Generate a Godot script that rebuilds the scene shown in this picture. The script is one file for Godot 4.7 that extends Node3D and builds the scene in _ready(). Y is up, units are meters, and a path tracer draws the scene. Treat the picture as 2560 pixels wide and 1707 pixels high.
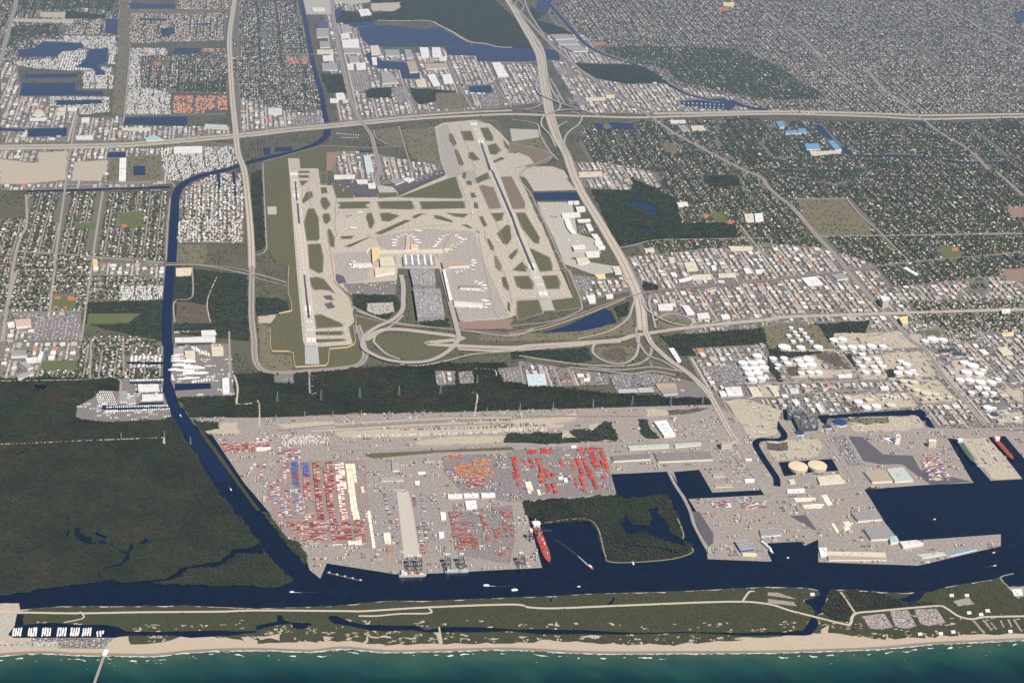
extends Node3D
# A coastal city seen from the air: an airport between a canal city and a container port,
# a barrier island and the sea in front. x is north (right), z is east (towards the camera), metres.

const CAM_POS := Vector3(-1291.50, 3410.00, 6721.82)
const CAM_BASIS := [Vector3(0.985487, 0.060921, 0.158442), Vector3(0.017102, 0.892998, -0.449735), Vector3(-0.168887, 0.445917, 0.878997)]
const FOCAL := 2.31400  # focal length over picture height

const SHEETS = [
["res_north",1,[1274,-6748,6372,-7154,4598,-3575,3478,-3481,1543,-3438,1244,-5261]],
["res_wood",1,[996,-3173,1452,-3316,4452,-3282,3150,-653,2160,-537,2119,-824,1946,-977,898,-998,897,-2828]],
["ind",2,[800,-1000,1649,-1167,1988,-1099,2167,-882,2171,-565,3207,-770,3012,-375,2283,-237,2082,-40,877,-157,728,-288,687,-715]],
["res_forest",3,[2222,-265,3012,-375,2760,134,2016,7]],
["ind",1,[-567,-6601,-234,-6628,-299,-5298,-149,-4725,240,-4971,910,-4551,953,-3727,270,-3474,-635,-3144,-633,-4173]],
["ind",2,[1142,-5379,1424,-5457,1601,-4805,1784,-4155,2332,-3765,2238,-3453,1048,-3427,1043,-4556]],
["ind",2,[776,-2502,1022,-2465,1268,-2310,1258,-2048,915,-1977,769,-2049]],
["res_mid",1,[-3226,-6389,-2138,-6476,-2047,-4747,-2903,-4289,-2961,-4287]],
["res_forest",2,[-3127,-6127,-2596,-6166,-2216,-6195,-2201,-5802,-2477,-5944,-2604,-5870,-2959,-5814,-2988,-6005]],
["res_forest",2,[-2922,-5415,-2600,-5465,-2556,-5142,-2770,-5101,-2883,-4870,-2919,-4786,-2999,-5204]],
["wood",2,[-2568,-5841,-2296,-5732,-2296,-5607,-2581,-5604,-2601,-5838]],
["res_pink",3,[-2598,-5618,-2290,-5638,-2268,-5187,-2558,-5170]],
["ind",2,[-2928,-4492,-2806,-4394,-2695,-3716,-2519,-3699,-2500,-3495,-2326,-3478,-2297,-3281,-2770,-3187]],
["ind",3,[-2775,-3229,-2019,-3309,-2010,-3138,-2290,-3029,-2288,-2768,-2716,-2744]],
["ind",4,[-2310,-3112,-1347,-3129,-1340,-2941,-1813,-2813,-2293,-2748]],
["white",3,[-2556,-5142,-2179,-5163,-2136,-4448,-2192,-4445,-2214,-4834,-2359,-4827,-2386,-4867,-2417,-4972,-2542,-4985]],
["white",4,[-2764,-5039,-2548,-5056,-2542,-4985,-2689,-4983,-2745,-4932]],
["white",3,[-2806,-4394,-2811,-4497,-2552,-4587,-2535,-4736,-2432,-4777,-2358,-4813,-2354,-4557,-2400,-4385,-2613,-4299]],
["white",4,[-2614,-4376,-2146,-4369,-2123,-3874,-2316,-3868,-2355,-4284,-2599,-4300]],
["white",3,[-2519,-3699,-2135,-3721,-2114,-3394,-2294,-3336,-2327,-3489,-2501,-3507]],
["white",2,[-2068,-4855,-1795,-4869,-1790,-4703,-1975,-4534,-1939,-3928,-1741,-3887,-1725,-3359,-2008,-3353,-2025,-3926]],
["res_mid",3,[-1972,-4641,-1361,-4779,-1354,-3803,-1732,-3815,-1924,-3929]],
["res_forest",4,[-1679,-4034,-1361,-4095,-1354,-3827,-1732,-3815,-1743,-3935]],
["red",1,[-1715,-3745,-1361,-3755,-1361,-3456,-1488,-3453,-1523,-3386,-1704,-3381]],
["red",4,[-1543,-4867,-1373,-4876,-1373,-4764,-1542,-4770]],
["res_pink",2,[-2119,-5823,-1353,-5843,-1378,-5075,-1713,-5043,-2066,-4968]],
["res_pink",1,[-1755,-6297,-1318,-6331,-1336,-5958,-1763,-5961]],
["res_mid",1,[-1283,-6264,-1124,-6276,-1177,-2943,-1286,-2983,-1325,-3709,-1337,-5005]],
["res_grey",2,[-1265,-6266,-789,-6232,-774,-5331,-763,-4479,-735,-3494,-927,-3399,-1274,-3711]],
["red",3,[-929,-4661,-769,-4682,-769,-4506,-934,-4499]],
["ind",3,[-1274,-3711,-927,-3399,-729,-3471,-726,-3140,-1175,-3047,-1279,-2983]],
["grass_dry",5,[-2772,-2784,-1684,-2877,-1308,-2801,-1310,-2340,-1719,-2338,-2632,-2055]],
["ind",6,[-2706,-2667,-2489,-2650,-2474,-2443,-2679,-2442]],
["ind",6,[-1965,-2693,-1757,-2715,-1751,-2560,-1957,-2540]],
["ind",6,[-2299,-2671,-2093,-2673,-2062,-2482,-2274,-2444]],
["white",7,[-1757,-2715,-1314,-2759,-1295,-2525,-1749,-2503]],
["white",8,[-1751,-2541,-1569,-2542,-1564,-2264,-1599,-2138,-1736,-2138]],
["white",9,[-1569,-2542,-1315,-2544,-1283,-2375,-1412,-2322,-1564,-2264]],
["ind",9,[-2729,-2747,-1939,-2697,-1747,-2432,-1686,-2107,-1964,-2003,-2626,-2005]],
["res_mid",1,[-2479,-1971,-1693,-1968,-1662,-993,-2535,-1166,-2586,-1583,-2437,-1582]],
["res_dense",1,[-1627,-2002,-1424,-2286,-1271,-2286,-1268,-1231,-1630,-1237]],
["res_mid",1,[-2531,-1137,-1684,-979,-1657,-514,-2033,-513,-2056,-402,-2443,-415]],
["white",2,[-1893,-687,-1673,-682,-1657,-514,-1883,-514]],
["ind",2,[-2042,-987,-1672,-951,-1666,-774,-2030,-823]],
["ind",2,[-2443,-415,-2056,-402,-2030,-75,-2403,-89]],
["res_mid",3,[-2403,-89,-1650,-141,-1639,315,-2019,303,-2355,303]],
["ind",4,[-2403,-89,-2040,-75,-2025,113,-2193,202,-2354,308]],
["white",4,[-1814,78,-1647,85,-1643,204,-1802,197]],
["white",1,[-2344,314,-2204,320,-2199,416,-2332,410]],
["ind",4,[958,-204,2985,-321,2277,1107,866,953,823,378,833,12]],
["res_mid",5,[2196,-386,2850,-393,2665,-6,2284,-19,2131,-151]],
["wood",5,[746,-27,1326,-104,1897,-159,1740,107,1358,233,1039,197,801,187]],
["ind",6,[874,108,1260,76,1218,351,877,336]],
["wood",2,[-498,-6016,-215,-5902,35,-6019,767,-5901,857,-5331,813,-5058,516,-5191,254,-5737,-205,-5708,-487,-5626]],
["wood",3,[-177,-6382,878,-6461,951,-5913,813,-5058,529,-5162,332,-5645,41,-5986,-179,-6242]],
["wood",4,[883,-6426,951,-5913,990,-5494,1000,-4949,958,-4662,748,-4653,641,-5049]],
["wood",3,[1142,-6233,1256,-6035,1130,-5792,1271,-5671,1367,-5422,1170,-5411,1117,-5565,1135,-5925]],
["wood",3,[1226,-4618,1699,-4582,1785,-4448,1838,-4156,1517,-4119,1315,-4242,1237,-4508]],
["res_forest",3,[1470,-5061,1867,-5111,2620,-5089,2835,-4630,2889,-4139,2952,-3831,2592,-3746,2368,-3814,2172,-3985,1895,-4184,1903,-4480,1706,-4610,1548,-4859]],
["wood",2,[-94,-3964,223,-3900,212,-3753,99,-3702,-63,-3603,-93,-3744]],
["wood",2,[-410,-3929,-222,-3984,-245,-3740,-410,-3735]],
["wood",2,[-703,-4272,-539,-4278,-546,-3827,-672,-3848]],
["grass_dry",1,[-226,-3084,-11,-3153,-51,-2342,-140,-2327,-234,-2651]],
["grass_dry",1,[-411,-3081,-251,-3127,-243,-2771,-375,-2770]],
["grass_dry",3,[80,-3871,274,-3877,290,-3542,39,-3513]],
["res_forest",2,[2021,-3372,2242,-3400,2320,-3194,2160,-2883,2132,-2508,1922,-2349,1798,-2669,1904,-3098]],
["grass_dry",2,[1456,-2853,1571,-2812,1518,-2666,1431,-2666]],
["grass_dry",1,[478,-2883,691,-2949,674,-2578,456,-2328,374,-2328]],
["res_forest",2,[2038,-2373,2699,-2375,2626,-2180,2375,-2085,2133,-2218]],
["res_forest",2,[3994,-3413,4291,-3419,4100,-3019,3896,-3016]],
["wood",3,[812,-2014,1058,-1995,1109,-2217,1298,-1869,1237,-1477,1557,-1473,1505,-1232,1174,-1237,1069,-1223,778,-1136,791,-1450]],
["wood",2,[1581,-2255,1808,-2256,1760,-2067,1573,-2049,1550,-2142]],
["grass_dry",2,[2057,-1839,2360,-1846,2368,-1566,2343,-1283,1994,-1272,2013,-1603]],
["grass_green",2,[2690,-1118,2796,-1116,2755,-992,2667,-925,2605,-933]],
["res_forest",3,[2683,-651,2753,-663,2671,-467,2584,-498]],
["wood",3,[814,-684,886,-613,867,-559,791,-561]],
["grass_green",2,[-2185,-1525,-2069,-1523,-2063,-1431,-2171,-1425]],
["grass_green",2,[-1950,-1656,-1821,-1687,-1810,-1451,-1932,-1452]],
["grass_green",2,[-2216,-581,-2096,-577,-2084,-440,-2197,-443]],
["grass_green",5,[-2192,117,-2025,113,-2031,209,-2173,213]],
["grass_dry",1,[-1629,-1222,-1452,-1205,-1483,-947,-1634,-992]],
["grass_green",4,[-1885,-4577,-1763,-4583,-1759,-4464,-1879,-4432]],
["wood",1,[-1621,-922,-1261,-804,-1253,-45,-1610,-160,-1631,-895]],
["wood",4,[-2032,-500,-1668,-514,-1657,-61,-1867,-170,-2025,-269]],
["grass_green",5,[-2018,-377,-1771,-369,-1822,-262,-2018,-245]],
["scrubdry",2,[-1609,-512,-1455,-457,-1437,-249,-1602,-254]],
["wood",1,[-1567,486,-1326,488,-1228,296,-1235,726,-1507,703,-1557,536]],
["dirt",10,[-2481,-2630,-2310,-2651,-2283,-2191,-2451,-2156]],
["dirt",11,[-2701,-2519,-2493,-2447,-2317,-2503,-2287,-2160,-2518,-2107,-2636,-2090]],
["dirt",10,[-2256,-2463,-2069,-2501,-2058,-2320,-2084,-2156,-2250,-2156]],
["dirt",3,[-2794,-5793,-2598,-5807,-2583,-5635,-2778,-5638]],
["dirt",4,[-2974,-5594,-2516,-5608,-2514,-5485,-2962,-5488]],
["grass_dry",10,[-2059,-2539,-1752,-2579,-1737,-2156,-2035,-2156]],
["grass_dry",3,[-2125,-5936,-1327,-5975,-1336,-5844,-2119,-5807]],
["grass_dry",4,[-2207,-6263,-2148,-6268,-2061,-4883,-2007,-3331,-2096,-3329,-2145,-4851]],
["dirt",4,[-188,-6242,61,-6295,54,-6122,-12,-5999,-198,-6003]],
["yard2",4,[-494,-6393,-174,-6417,-185,-6276,-326,-6197,-485,-6237]],
["yard2",2,[-740,-6340,-505,-6357,-524,-5882,-734,-5851]],
["clay",3,[-2200,-580,-2166,-579,-2165,-542,-2191,-542]],
["clay",3,[-2137,-579,-2096,-577,-2094,-527,-2128,-528]],
["clay",3,[-2192,-468,-2169,-467,-2171,-433,-2186,-433]],
["clay",3,[-2145,-460,-2125,-459,-2127,-429,-2137,-432]],
["clay",3,[-1929,-1498,-1900,-1498,-1897,-1444,-1920,-1444]],
["clay",2,[1406,-1617,1439,-1617,1419,-1558,1393,-1558]],
["clay",4,[1507,-1507,1563,-1515,1539,-1457,1500,-1458]],
["grass_green",5,[1461,-1625,1544,-1633,1522,-1490,1432,-1475]],
["clay",3,[2740,-1093,2779,-1093,2759,-1046,2723,-1039]],
["clay",5,[-1879,-4511,-1822,-4514,-1826,-4435,-1872,-4433]],
["clay",3,[1478,-5182,1586,-5193,1571,-5126,1473,-5115]],
["clay",2,[2834,-6317,2929,-6342,2902,-6216,2808,-6192]],
["res_pink",6,[2243,-33,2423,-65,2388,93,2220,101]],
["lake",4,[-2688,-4978,-2416,-4964,-2386,-4867,-2433,-4782,-2537,-4750,-2554,-4614,-2695,-4594,-2815,-4602,-2848,-4762,-2741,-4822]],
["lake",5,[-2350,-4800,-2214,-4848,-2203,-4497,-2269,-4416,-2208,-4290,-2194,-4190,-2253,-4187,-2285,-4338,-2398,-4359,-2355,-4570]],
["lake",1,[-2726,-4194,-2387,-4220,-2380,-4133,-2724,-4108]],
["lake",3,[-2726,-3998,-2384,-4010,-2363,-3843,-2184,-3825,-2179,-3755,-2716,-3720]],
["lake",4,[-2471,-3631,-2179,-3651,-2166,-3560,-2462,-3530]],
["lake",4,[-2591,-3065,-2352,-3090,-2344,-2926,-2574,-2913]],
["lake",5,[-2769,-3073,-2596,-3055,-2592,-3014,-2762,-3021]],
["lake",4,[-2004,-3288,-1616,-3318,-1609,-3188,-1629,-3134,-2011,-3159]],
["lake",5,[-2134,-6100,-1767,-6093,-1772,-5961,-2118,-5953]],
["lake",4,[-2282,-5639,-2190,-5613,-2173,-5192,-2262,-5216]],
["lake",3,[-1869,-5388,-1756,-5425,-1751,-5245,-1836,-5138]],
["lake",5,[-1740,-4872,-1551,-4867,-1565,-4741,-1751,-4719]],
["lake",3,[-2020,-5671,-1821,-5662,-1823,-5590,-2021,-5599]],
["lake",11,[-2075,-2634,-1966,-2645,-1964,-2549,-2072,-2548]],
["lake",11,[-1911,-2400,-1841,-2400,-1834,-2242,-1903,-2241]],
["lake",3,[-1611,-5541,-1478,-5559,-1478,-5503,-1610,-5489]],
["lake",2,[-349,-5509,-111,-5586,182,-5478,306,-5580,381,-5335,487,-5100,494,-5027,273,-5016,-289,-4973,-344,-5234]],
["lake",5,[280,-5001,494,-5027,521,-5102,808,-5028,1164,-4957,1118,-4669,746,-4639,480,-4627,493,-4782,278,-4786]],
["lake",2,[-346,-4771,-301,-4829,-230,-4610,-70,-4590,14,-4325,0,-4194,-126,-4190,-121,-4399,-270,-4420,-327,-4497]],
["lake",2,[333,-4028,494,-4058,492,-3883,320,-3878]],
["lake",1,[-560,-2687,-464,-2688,-471,-2609,-566,-2608]],
["lake",1,[-1066,-2742,-957,-2753,-960,-2674,-1068,-2653]],
["lake",1,[-1140,-2721,-1093,-2742,-1096,-2604,-1136,-2604]],
["lake",3,[-498,-6016,-430,-6122,-489,-5595,-520,-5656]],
["lake",4,[-485,-5658,-222,-5707,-198,-5581,-375,-5508]],
["lake",2,[1089,-3239,1142,-3240,1128,-3107,1063,-3117]],
["lake",2,[1184,-3264,1355,-3244,1336,-3099,1188,-3108]],
["lake",4,[1265,-6454,1390,-6464,1281,-6070,1153,-6028]],
["lake",4,[986,-1801,1084,-1818,1135,-1782,1146,-1662,1114,-1586,1077,-1595,1075,-1697,1008,-1749,974,-1749]],
["lake",4,[971,-1423,1033,-1414,1013,-1334,964,-1343]],
["lake",1,[441,-1961,715,-1969,711,-1846,439,-1839]],
["lake",1,[155,-85,301,-164,536,-357,562,-318,562,-192,502,-145,354,-101]],
["lake",2,[5588,-6363,5725,-6409,5530,-6001,5463,-6032]],
["canal",4,34,0,[-761,-6373,-748,-5332,-743,-4480,-722,-3895,-720,-3449,-716,-3119]],
["canal",10,48,0,[-715,-3140,-736,-2950,-820,-2785,-961,-2644,-1097,-2565,-1224,-2469,-1348,-2356,-1424,-2304,-1550,-2195,-1620,-2080,-1649,-1900,-1647,-1637,-1645,-1327,-1644,-965]],
["canal",5,48,0,[-1649,-937,-1648,-681,-1647,-377,-1637,-60,-1626,8,-1620,269,-1614,403,-1594,534,-1558,672]],
["canal",10,30,0,[-1684,-2054,-1965,-2029,-2267,-2004,-2481,-1988]],
["canal",5,30,0,[1342,-6353,1391,-5361,1437,-5030,1535,-4801,1699,-4582,1780,-4393,1823,-4129,1903,-3901,1998,-3804,2160,-3660]],
["canal",3,55,0,[2188,-3759,2267,-3615,2407,-3546]],
["lake",6,[1792,-3724,2162,-3808,2201,-3637,2124,-3539,1824,-3604]],
["lake",2,[2651,-3246,2699,-3224,2667,-2825,2729,-2740,2721,-2677,2645,-2656,2644,-2933,2628,-3109]],
["canal",3,32,0,[2652,-2676,2789,-2615,3095,-2618,3426,-2496,3735,-2498]],
["canal",11,16,0,[-1412,-2286,-1404,-2019]],
["canal",2,16,0,[-1322,-2304,-1311,-1916]],
["air_grass",11,[-1145,-2464,-893,-2678,-773,-2765,-678,-2760,-754,-2611,-789,-2214,-762,-1794,-720,-603,-750,-26,-759,56,-873,119,-881,261,-1060,253,-1059,100,-1159,74,-1157,-251,-1107,-347,-1048,-357,-1059,-509,-1046,-910,-1101,-939,-1150,-1155,-1148,-2323]],
["air_grass",12,[-753,-2646,-665,-2756,-542,-2748,-599,-2325,-777,-2192]],
["dirt_red",13,[-746,-2646,-561,-2677,-563,-2550,-599,-2325,-770,-2324]],
["grass_dry",12,[-1208,-280,-1153,-182,-1159,82,-1059,109,-1060,261,-1149,268,-1212,223]],
["air_grass",12,[-865,72,-786,41,-752,-3,-739,99,-729,167,-779,225,-875,237]],
["apron",12,[-991,-2361,-814,-2362,-815,-2088,-748,-2079,-732,-1862,-754,-1313,-792,-1075,-806,-739,-786,-618,-753,-526,-747,-448,-746,-237,-777,-178,-771,-27,-767,-13,-784,9,-919,24,-995,16,-1003,-36,-1002,-881]],
["apron",13,[-731,-1879,-375,-1895,-48,-2252,-50,-2518,-13,-3135,56,-3224,292,-3291,382,-3253,412,-3013,447,-2783,407,-2216,406,-1874,409,-1487,404,-1082,397,-849,396,-479,272,-456,101,-455,75,-296,43,-266,-17,-237,-211,-219,-218,-458,-233,-471,-242,-863,-472,-869,-514,-545,-740,-551,-789,-658,-803,-793,-792,-1075,-754,-1313]],
["apron2",14,[-551,-1310,-262,-1407,3,-1364,1,-886,33,-272,-226,-225,-227,-471,-230,-863,-222,-1079,-459,-1069,-545,-1159]],
["apron2",14,[-803,-1076,-592,-1101,-596,-900,-650,-721,-770,-697,-797,-793,-799,-946]],
["apron2",14,[-1,-3114,68,-3202,76,-2924,59,-2252,-40,-2215,-43,-2518]],
["apron2",14,[69,-2327,143,-2328,135,-2124,79,-2106,74,-2215]],
["shoulder",13,[-940,-2320,-865,-2320,-867,-2282,-938,-2278]],
["air_grass",14,[-931,-2315,-875,-2315,-876,-2287,-929,-2283]],
["shoulder",13,[-942,-2248,-873,-2248,-874,-2199,-944,-2199]],
["air_grass",14,[-934,-2241,-882,-2241,-883,-2205,-935,-2205]],
["shoulder",13,[-940,-2160,-878,-2158,-926,-2060]],
["air_grass",14,[-934,-2151,-886,-2151,-924,-2071]],
["shoulder",13,[-904,-1977,-867,-1985,-864,-1897,-932,-1785,-936,-1836]],
["air_grass",14,[-903,-1966,-871,-1974,-875,-1897,-929,-1795,-930,-1846]],
["shoulder",13,[-906,-1715,-871,-1723,-850,-1576,-861,-1274,-875,-1244,-934,-1245,-941,-1509]],
["air_grass",14,[-906,-1704,-871,-1712,-854,-1565,-862,-1285,-876,-1255,-931,-1255,-933,-1502]],
["shoulder",13,[-930,-1206,-859,-1213,-850,-1026,-867,-825,-891,-812,-937,-883]],
["air_grass",14,[-928,-1196,-861,-1202,-858,-1019,-868,-836,-891,-823,-933,-893]],
["shoulder",13,[-942,-765,-901,-779,-865,-751,-807,-531,-847,-597,-884,-610,-924,-606,-941,-661]],
["air_grass",14,[-937,-756,-900,-768,-868,-740,-813,-540,-853,-607,-885,-621,-918,-615,-930,-662]],
["shoulder",13,[-940,-325,-904,-332,-805,-224,-799,-184,-936,-168]],
["air_grass",14,[-933,-317,-901,-322,-816,-227,-807,-191,-929,-177]],
["shoulder",13,[-950,-139,-806,-142,-801,-113,-814,-92,-951,-99]],
["air_grass",14,[-939,-136,-816,-138,-812,-114,-824,-97,-941,-101]],
["shoulder",13,[-951,-57,-800,-58,-801,-31,-953,-17]],
["air_grass",14,[-940,-54,-811,-55,-812,-32,-942,-20]],
["shoulder",13,[-819,-2046,-782,-2055,-778,-1956,-819,-1938]],
["air_grass",14,[-815,-2035,-785,-2044,-783,-1965,-816,-1948]],
["shoulder",13,[-822,-1882,-792,-1899,-769,-1772,-804,-1684,-823,-1717,-834,-1819]],
["air_grass",14,[-820,-1871,-794,-1888,-778,-1778,-804,-1695,-821,-1728,-826,-1812]],
["shoulder",13,[-822,-1640,-790,-1648,-779,-1542,-809,-1482,-826,-1490,-834,-1589]],
["air_grass",14,[-820,-1630,-792,-1637,-788,-1549,-809,-1493,-824,-1501,-826,-1581]],
["shoulder",14,[-816,-1410,-796,-1418,-775,-1288,-788,-1153,-804,-1153,-818,-1228]],
["air_grass",15,[-815,-1399,-796,-1407,-785,-1283,-789,-1163,-804,-1164,-815,-1239]],
["shoulder",14,[-749,-2107,-705,-2135,-619,-1914,-639,-1869,-736,-1869]],
["air_grass",15,[-744,-2097,-704,-2124,-627,-1922,-643,-1879,-731,-1879]],
["shoulder",13,[-807,-2298,-763,-2298,-774,-2095,-810,-2095]],
["air_grass",14,[-805,-2287,-766,-2288,-776,-2106,-808,-2106]],
["shoulder",14,[-739,-1816,-544,-1825,-538,-1797,-564,-1779,-565,-1730,-539,-1713,-726,-1705,-739,-1724,-722,-1760]],
["air_grass",15,[-729,-1811,-553,-1818,-549,-1793,-575,-1776,-575,-1735,-548,-1718,-717,-1711,-728,-1727,-711,-1761]],
["shoulder",14,[-506,-1823,-297,-1833,-289,-1720,-310,-1692,-500,-1705]],
["air_grass",15,[-496,-1818,-305,-1826,-300,-1724,-318,-1699,-490,-1709]],
["shoulder",14,[-262,-1821,12,-1829,7,-1709,-259,-1694]],
["air_grass",15,[-252,-1817,2,-1824,-3,-1713,-249,-1699]],
["shoulder",14,[-379,-1882,-26,-2207,11,-2225,11,-1884,-7,-1857]],
["air_grass",15,[-369,-1886,-29,-2197,7,-2215,5,-1893,-12,-1867]],
["shoulder",16,[-496,-1942,-366,-1971,-371,-1890,-493,-1871]],
["air_grass",17,[-486,-1938,-375,-1964,-381,-1895,-485,-1878]],
["shoulder",14,[-506,-1643,-454,-1653,-386,-1604,-459,-1510,-502,-1520]],
["air_grass",15,[-499,-1635,-455,-1643,-397,-1601,-460,-1521,-496,-1529]],
["shoulder",14,[-574,-1646,-546,-1654,-539,-1506,-566,-1408,-579,-1416,-588,-1589]],
["air_grass",15,[-573,-1635,-548,-1643,-546,-1514,-566,-1419,-577,-1427,-584,-1579]],
["shoulder",14,[-752,-1310,-667,-1318,-689,-1266,-747,-1269]],
["air_grass",15,[-742,-1306,-676,-1312,-697,-1274,-738,-1275]],
["shoulder",14,[-742,-1163,-600,-1289,-574,-1303,-705,-1153]],
["air_grass",15,[-733,-1170,-607,-1281,-582,-1295,-699,-1162]],
["shoulder",15,[-559,-1342,-365,-1545,-327,-1535,-525,-1324]],
["air_grass",16,[-551,-1349,-372,-1536,-336,-1528,-519,-1333]],
["shoulder",14,[-327,-1589,-281,-1636,-228,-1629,-262,-1613,-313,-1550]],
["air_grass",15,[-317,-1592,-282,-1625,-238,-1624,-271,-1608,-308,-1560]],
["shoulder",14,[-197,-1616,-156,-1601,-91,-1519,-103,-1492,-201,-1559]],
["air_grass",15,[-190,-1607,-154,-1591,-100,-1525,-109,-1501,-190,-1558]],
["shoulder",14,[-127,-1645,11,-1625,-25,-1564,-81,-1582]],
["air_grass",15,[-117,-1639,0,-1622,-31,-1573,-73,-1590]],
["shoulder",14,[-61,-1467,-21,-1471,6,-1412,-12,-1401]],
["air_grass",15,[-52,-1460,-21,-1460,-2,-1420,-15,-1412]],
["shoulder",15,[59,-2152,96,-2161,94,-2077,59,-2078]],
["air_grass",16,[64,-2142,92,-2151,90,-2087,63,-2087]],
["shoulder",14,[60,-1955,87,-1964,95,-1883,57,-1865]],
["air_grass",15,[64,-1945,84,-1954,89,-1892,61,-1875]],
["shoulder",14,[63,-1817,85,-1799,78,-1702,51,-1711]],
["air_grass",15,[64,-1806,81,-1789,77,-1713,55,-1721]],
["shoulder",14,[135,-1638,218,-1646,191,-1528,152,-1503]],
["air_grass",15,[141,-1629,212,-1637,187,-1538,155,-1514]],
["shoulder",14,[60,-1583,85,-1599,93,-1448,67,-1424]],
["air_grass",15,[63,-1572,84,-1588,90,-1458,68,-1435]],
["shoulder",14,[124,-1336,205,-1468,222,-1451,202,-1258,165,-1173,140,-1182]],
["air_grass",15,[134,-1331,203,-1457,219,-1441,198,-1268,166,-1184,143,-1192]],
["shoulder",14,[60,-1266,74,-1266,86,-1138,70,-1077,57,-1108]],
["air_grass",15,[61,-1255,73,-1255,81,-1148,69,-1088,59,-1118]],
["shoulder",14,[63,-755,86,-755,88,-624,73,-570,51,-625]],
["air_grass",15,[64,-744,85,-744,85,-634,73,-581,56,-635]],
["shoulder",15,[48,-448,60,-434,43,-311,31,-350]],
["air_grass",16,[48,-437,57,-424,43,-322,36,-360]],
["shoulder",15,[63,-2301,88,-2300,62,-2167,45,-2206]],
["air_grass",16,[64,-2290,84,-2290,62,-2178,50,-2215]],
["shoulder",15,[121,-2196,217,-2300,223,-2196,122,-2105]],
["air_grass",16,[132,-2197,212,-2290,212,-2197,127,-2115]],
["shoulder",14,[137,-1005,166,-1067,214,-1126,203,-1063,154,-966]],
["air_grass",15,[145,-1013,170,-1057,210,-1116,194,-1056,157,-976]],
["shoulder",14,[128,-2062,154,-2089,218,-2044,214,-1710,138,-1693]],
["air_dry",15,[131,-2051,155,-2078,214,-2033,212,-1720,139,-1704]],
["shoulder",14,[64,-1026,80,-1025,91,-889,70,-810,48,-861]],
["air_dry",15,[64,-1015,79,-1015,85,-899,70,-821,52,-871]],
["shoulder",14,[287,-2226,357,-2227,368,-1794,350,-1700,271,-1692]],
["air_dry",15,[289,-2216,356,-2216,365,-1804,349,-1711,274,-1703]],
["shoulder",15,[64,-3014,88,-3015,93,-2805,64,-2763,49,-2869]],
["air_grass",16,[65,-3003,86,-3004,91,-2816,65,-2774,56,-2877]],
["shoulder",14,[145,-3058,220,-3070,216,-2869,145,-2868]],
["air_grass",15,[150,-3047,216,-3059,213,-2879,149,-2879]],
["shoulder",14,[286,-3125,343,-3137,353,-2935,334,-2860,288,-2870]],
["air_grass",15,[289,-3114,342,-3126,347,-2944,333,-2870,291,-2880]],
["shoulder",14,[286,-2787,349,-2829,366,-2693,315,-2605,278,-2615]],
["air_grass",15,[290,-2777,346,-2819,356,-2696,316,-2616,282,-2625]],
["shoulder",15,[60,-2704,83,-2705,91,-2446,76,-2398,54,-2427]],
["air_grass",16,[61,-2693,82,-2694,89,-2457,76,-2409,56,-2438]],
["shoulder",14,[146,-2655,176,-2665,204,-2517,161,-2495,128,-2548]],
["air_grass",15,[149,-2644,175,-2654,198,-2526,161,-2506,137,-2555]],
["shoulder",14,[274,-2491,348,-2576,369,-2541,280,-2459]],
["air_grass",15,[284,-2497,343,-2566,359,-2537,286,-2468]],
["shoulder",14,[409,-2914,433,-2707,421,-2645,390,-2757]],
["air_grass",15,[409,-2903,430,-2717,420,-2656,401,-2758]],
["shoulder",14,[282,-3277,418,-3281,421,-2998,402,-3062,365,-3214]],
["air_grass",15,[289,-3268,415,-3271,418,-3009,399,-3073,368,-3203]],
["shoulder",14,[284,-1647,340,-1646,364,-1271,342,-1178,316,-1194,279,-1413]],
["air_grass",15,[285,-1636,340,-1635,360,-1281,341,-1189,316,-1205,289,-1408]],
["shoulder",14,[130,-828,206,-950,227,-868,208,-807]],
["air_grass",15,[140,-833,205,-939,216,-867,205,-818]],
["shoulder",14,[276,-1125,286,-1125,373,-1001,366,-883,351,-818,281,-805]],
["air_grass",15,[279,-1114,288,-1114,364,-994,360,-893,349,-829,284,-816]],
["shoulder",14,[127,-760,213,-765,226,-656,207,-587,144,-589,122,-627]],
["air_grass",15,[132,-750,209,-755,216,-658,202,-598,148,-599,131,-633]],
["shoulder",14,[280,-763,366,-768,371,-666,347,-590,274,-586]],
["air_grass",15,[285,-753,362,-758,360,-668,344,-600,280,-595]],
["shoulder",14,[406,-2227,428,-2227,420,-1924,408,-1915]],
["air_grass",15,[407,-2216,427,-2216,420,-1935,408,-1926]],
["shoulder",15,[402,-1911,425,-1928,422,-1759,405,-1750]],
["air_grass",16,[404,-1900,423,-1917,421,-1770,406,-1761]],
["shoulder",17,[402,-1755,422,-1764,425,-1607,403,-1607]],
["air_grass",18,[403,-1744,421,-1753,423,-1618,404,-1618]],
["shoulder",18,[400,-1604,424,-1604,424,-1492,404,-1492]],
["air_grass",19,[403,-1593,422,-1593,422,-1503,406,-1503]],
["shoulder",14,[409,-1482,430,-1481,423,-1269,404,-1277]],
["air_grass",15,[410,-1471,429,-1470,422,-1280,405,-1288]],
["shoulder",14,[407,-1260,424,-1260,425,-1078,401,-1079]],
["air_grass",15,[407,-1249,423,-1249,424,-1089,403,-1090]],
["shoulder",15,[406,-1078,424,-1078,428,-945,403,-946]],
["air_grass",16,[408,-1067,423,-1067,426,-956,405,-957]],
["shoulder",16,[404,-938,424,-945,423,-837,400,-838]],
["air_grass",17,[406,-928,422,-935,421,-848,403,-849]],
["shoulder",1,[434,-945,469,-937,469,-837,434,-830]],
["air_grass",2,[437,-934,466,-926,465,-847,437,-841]],
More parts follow.
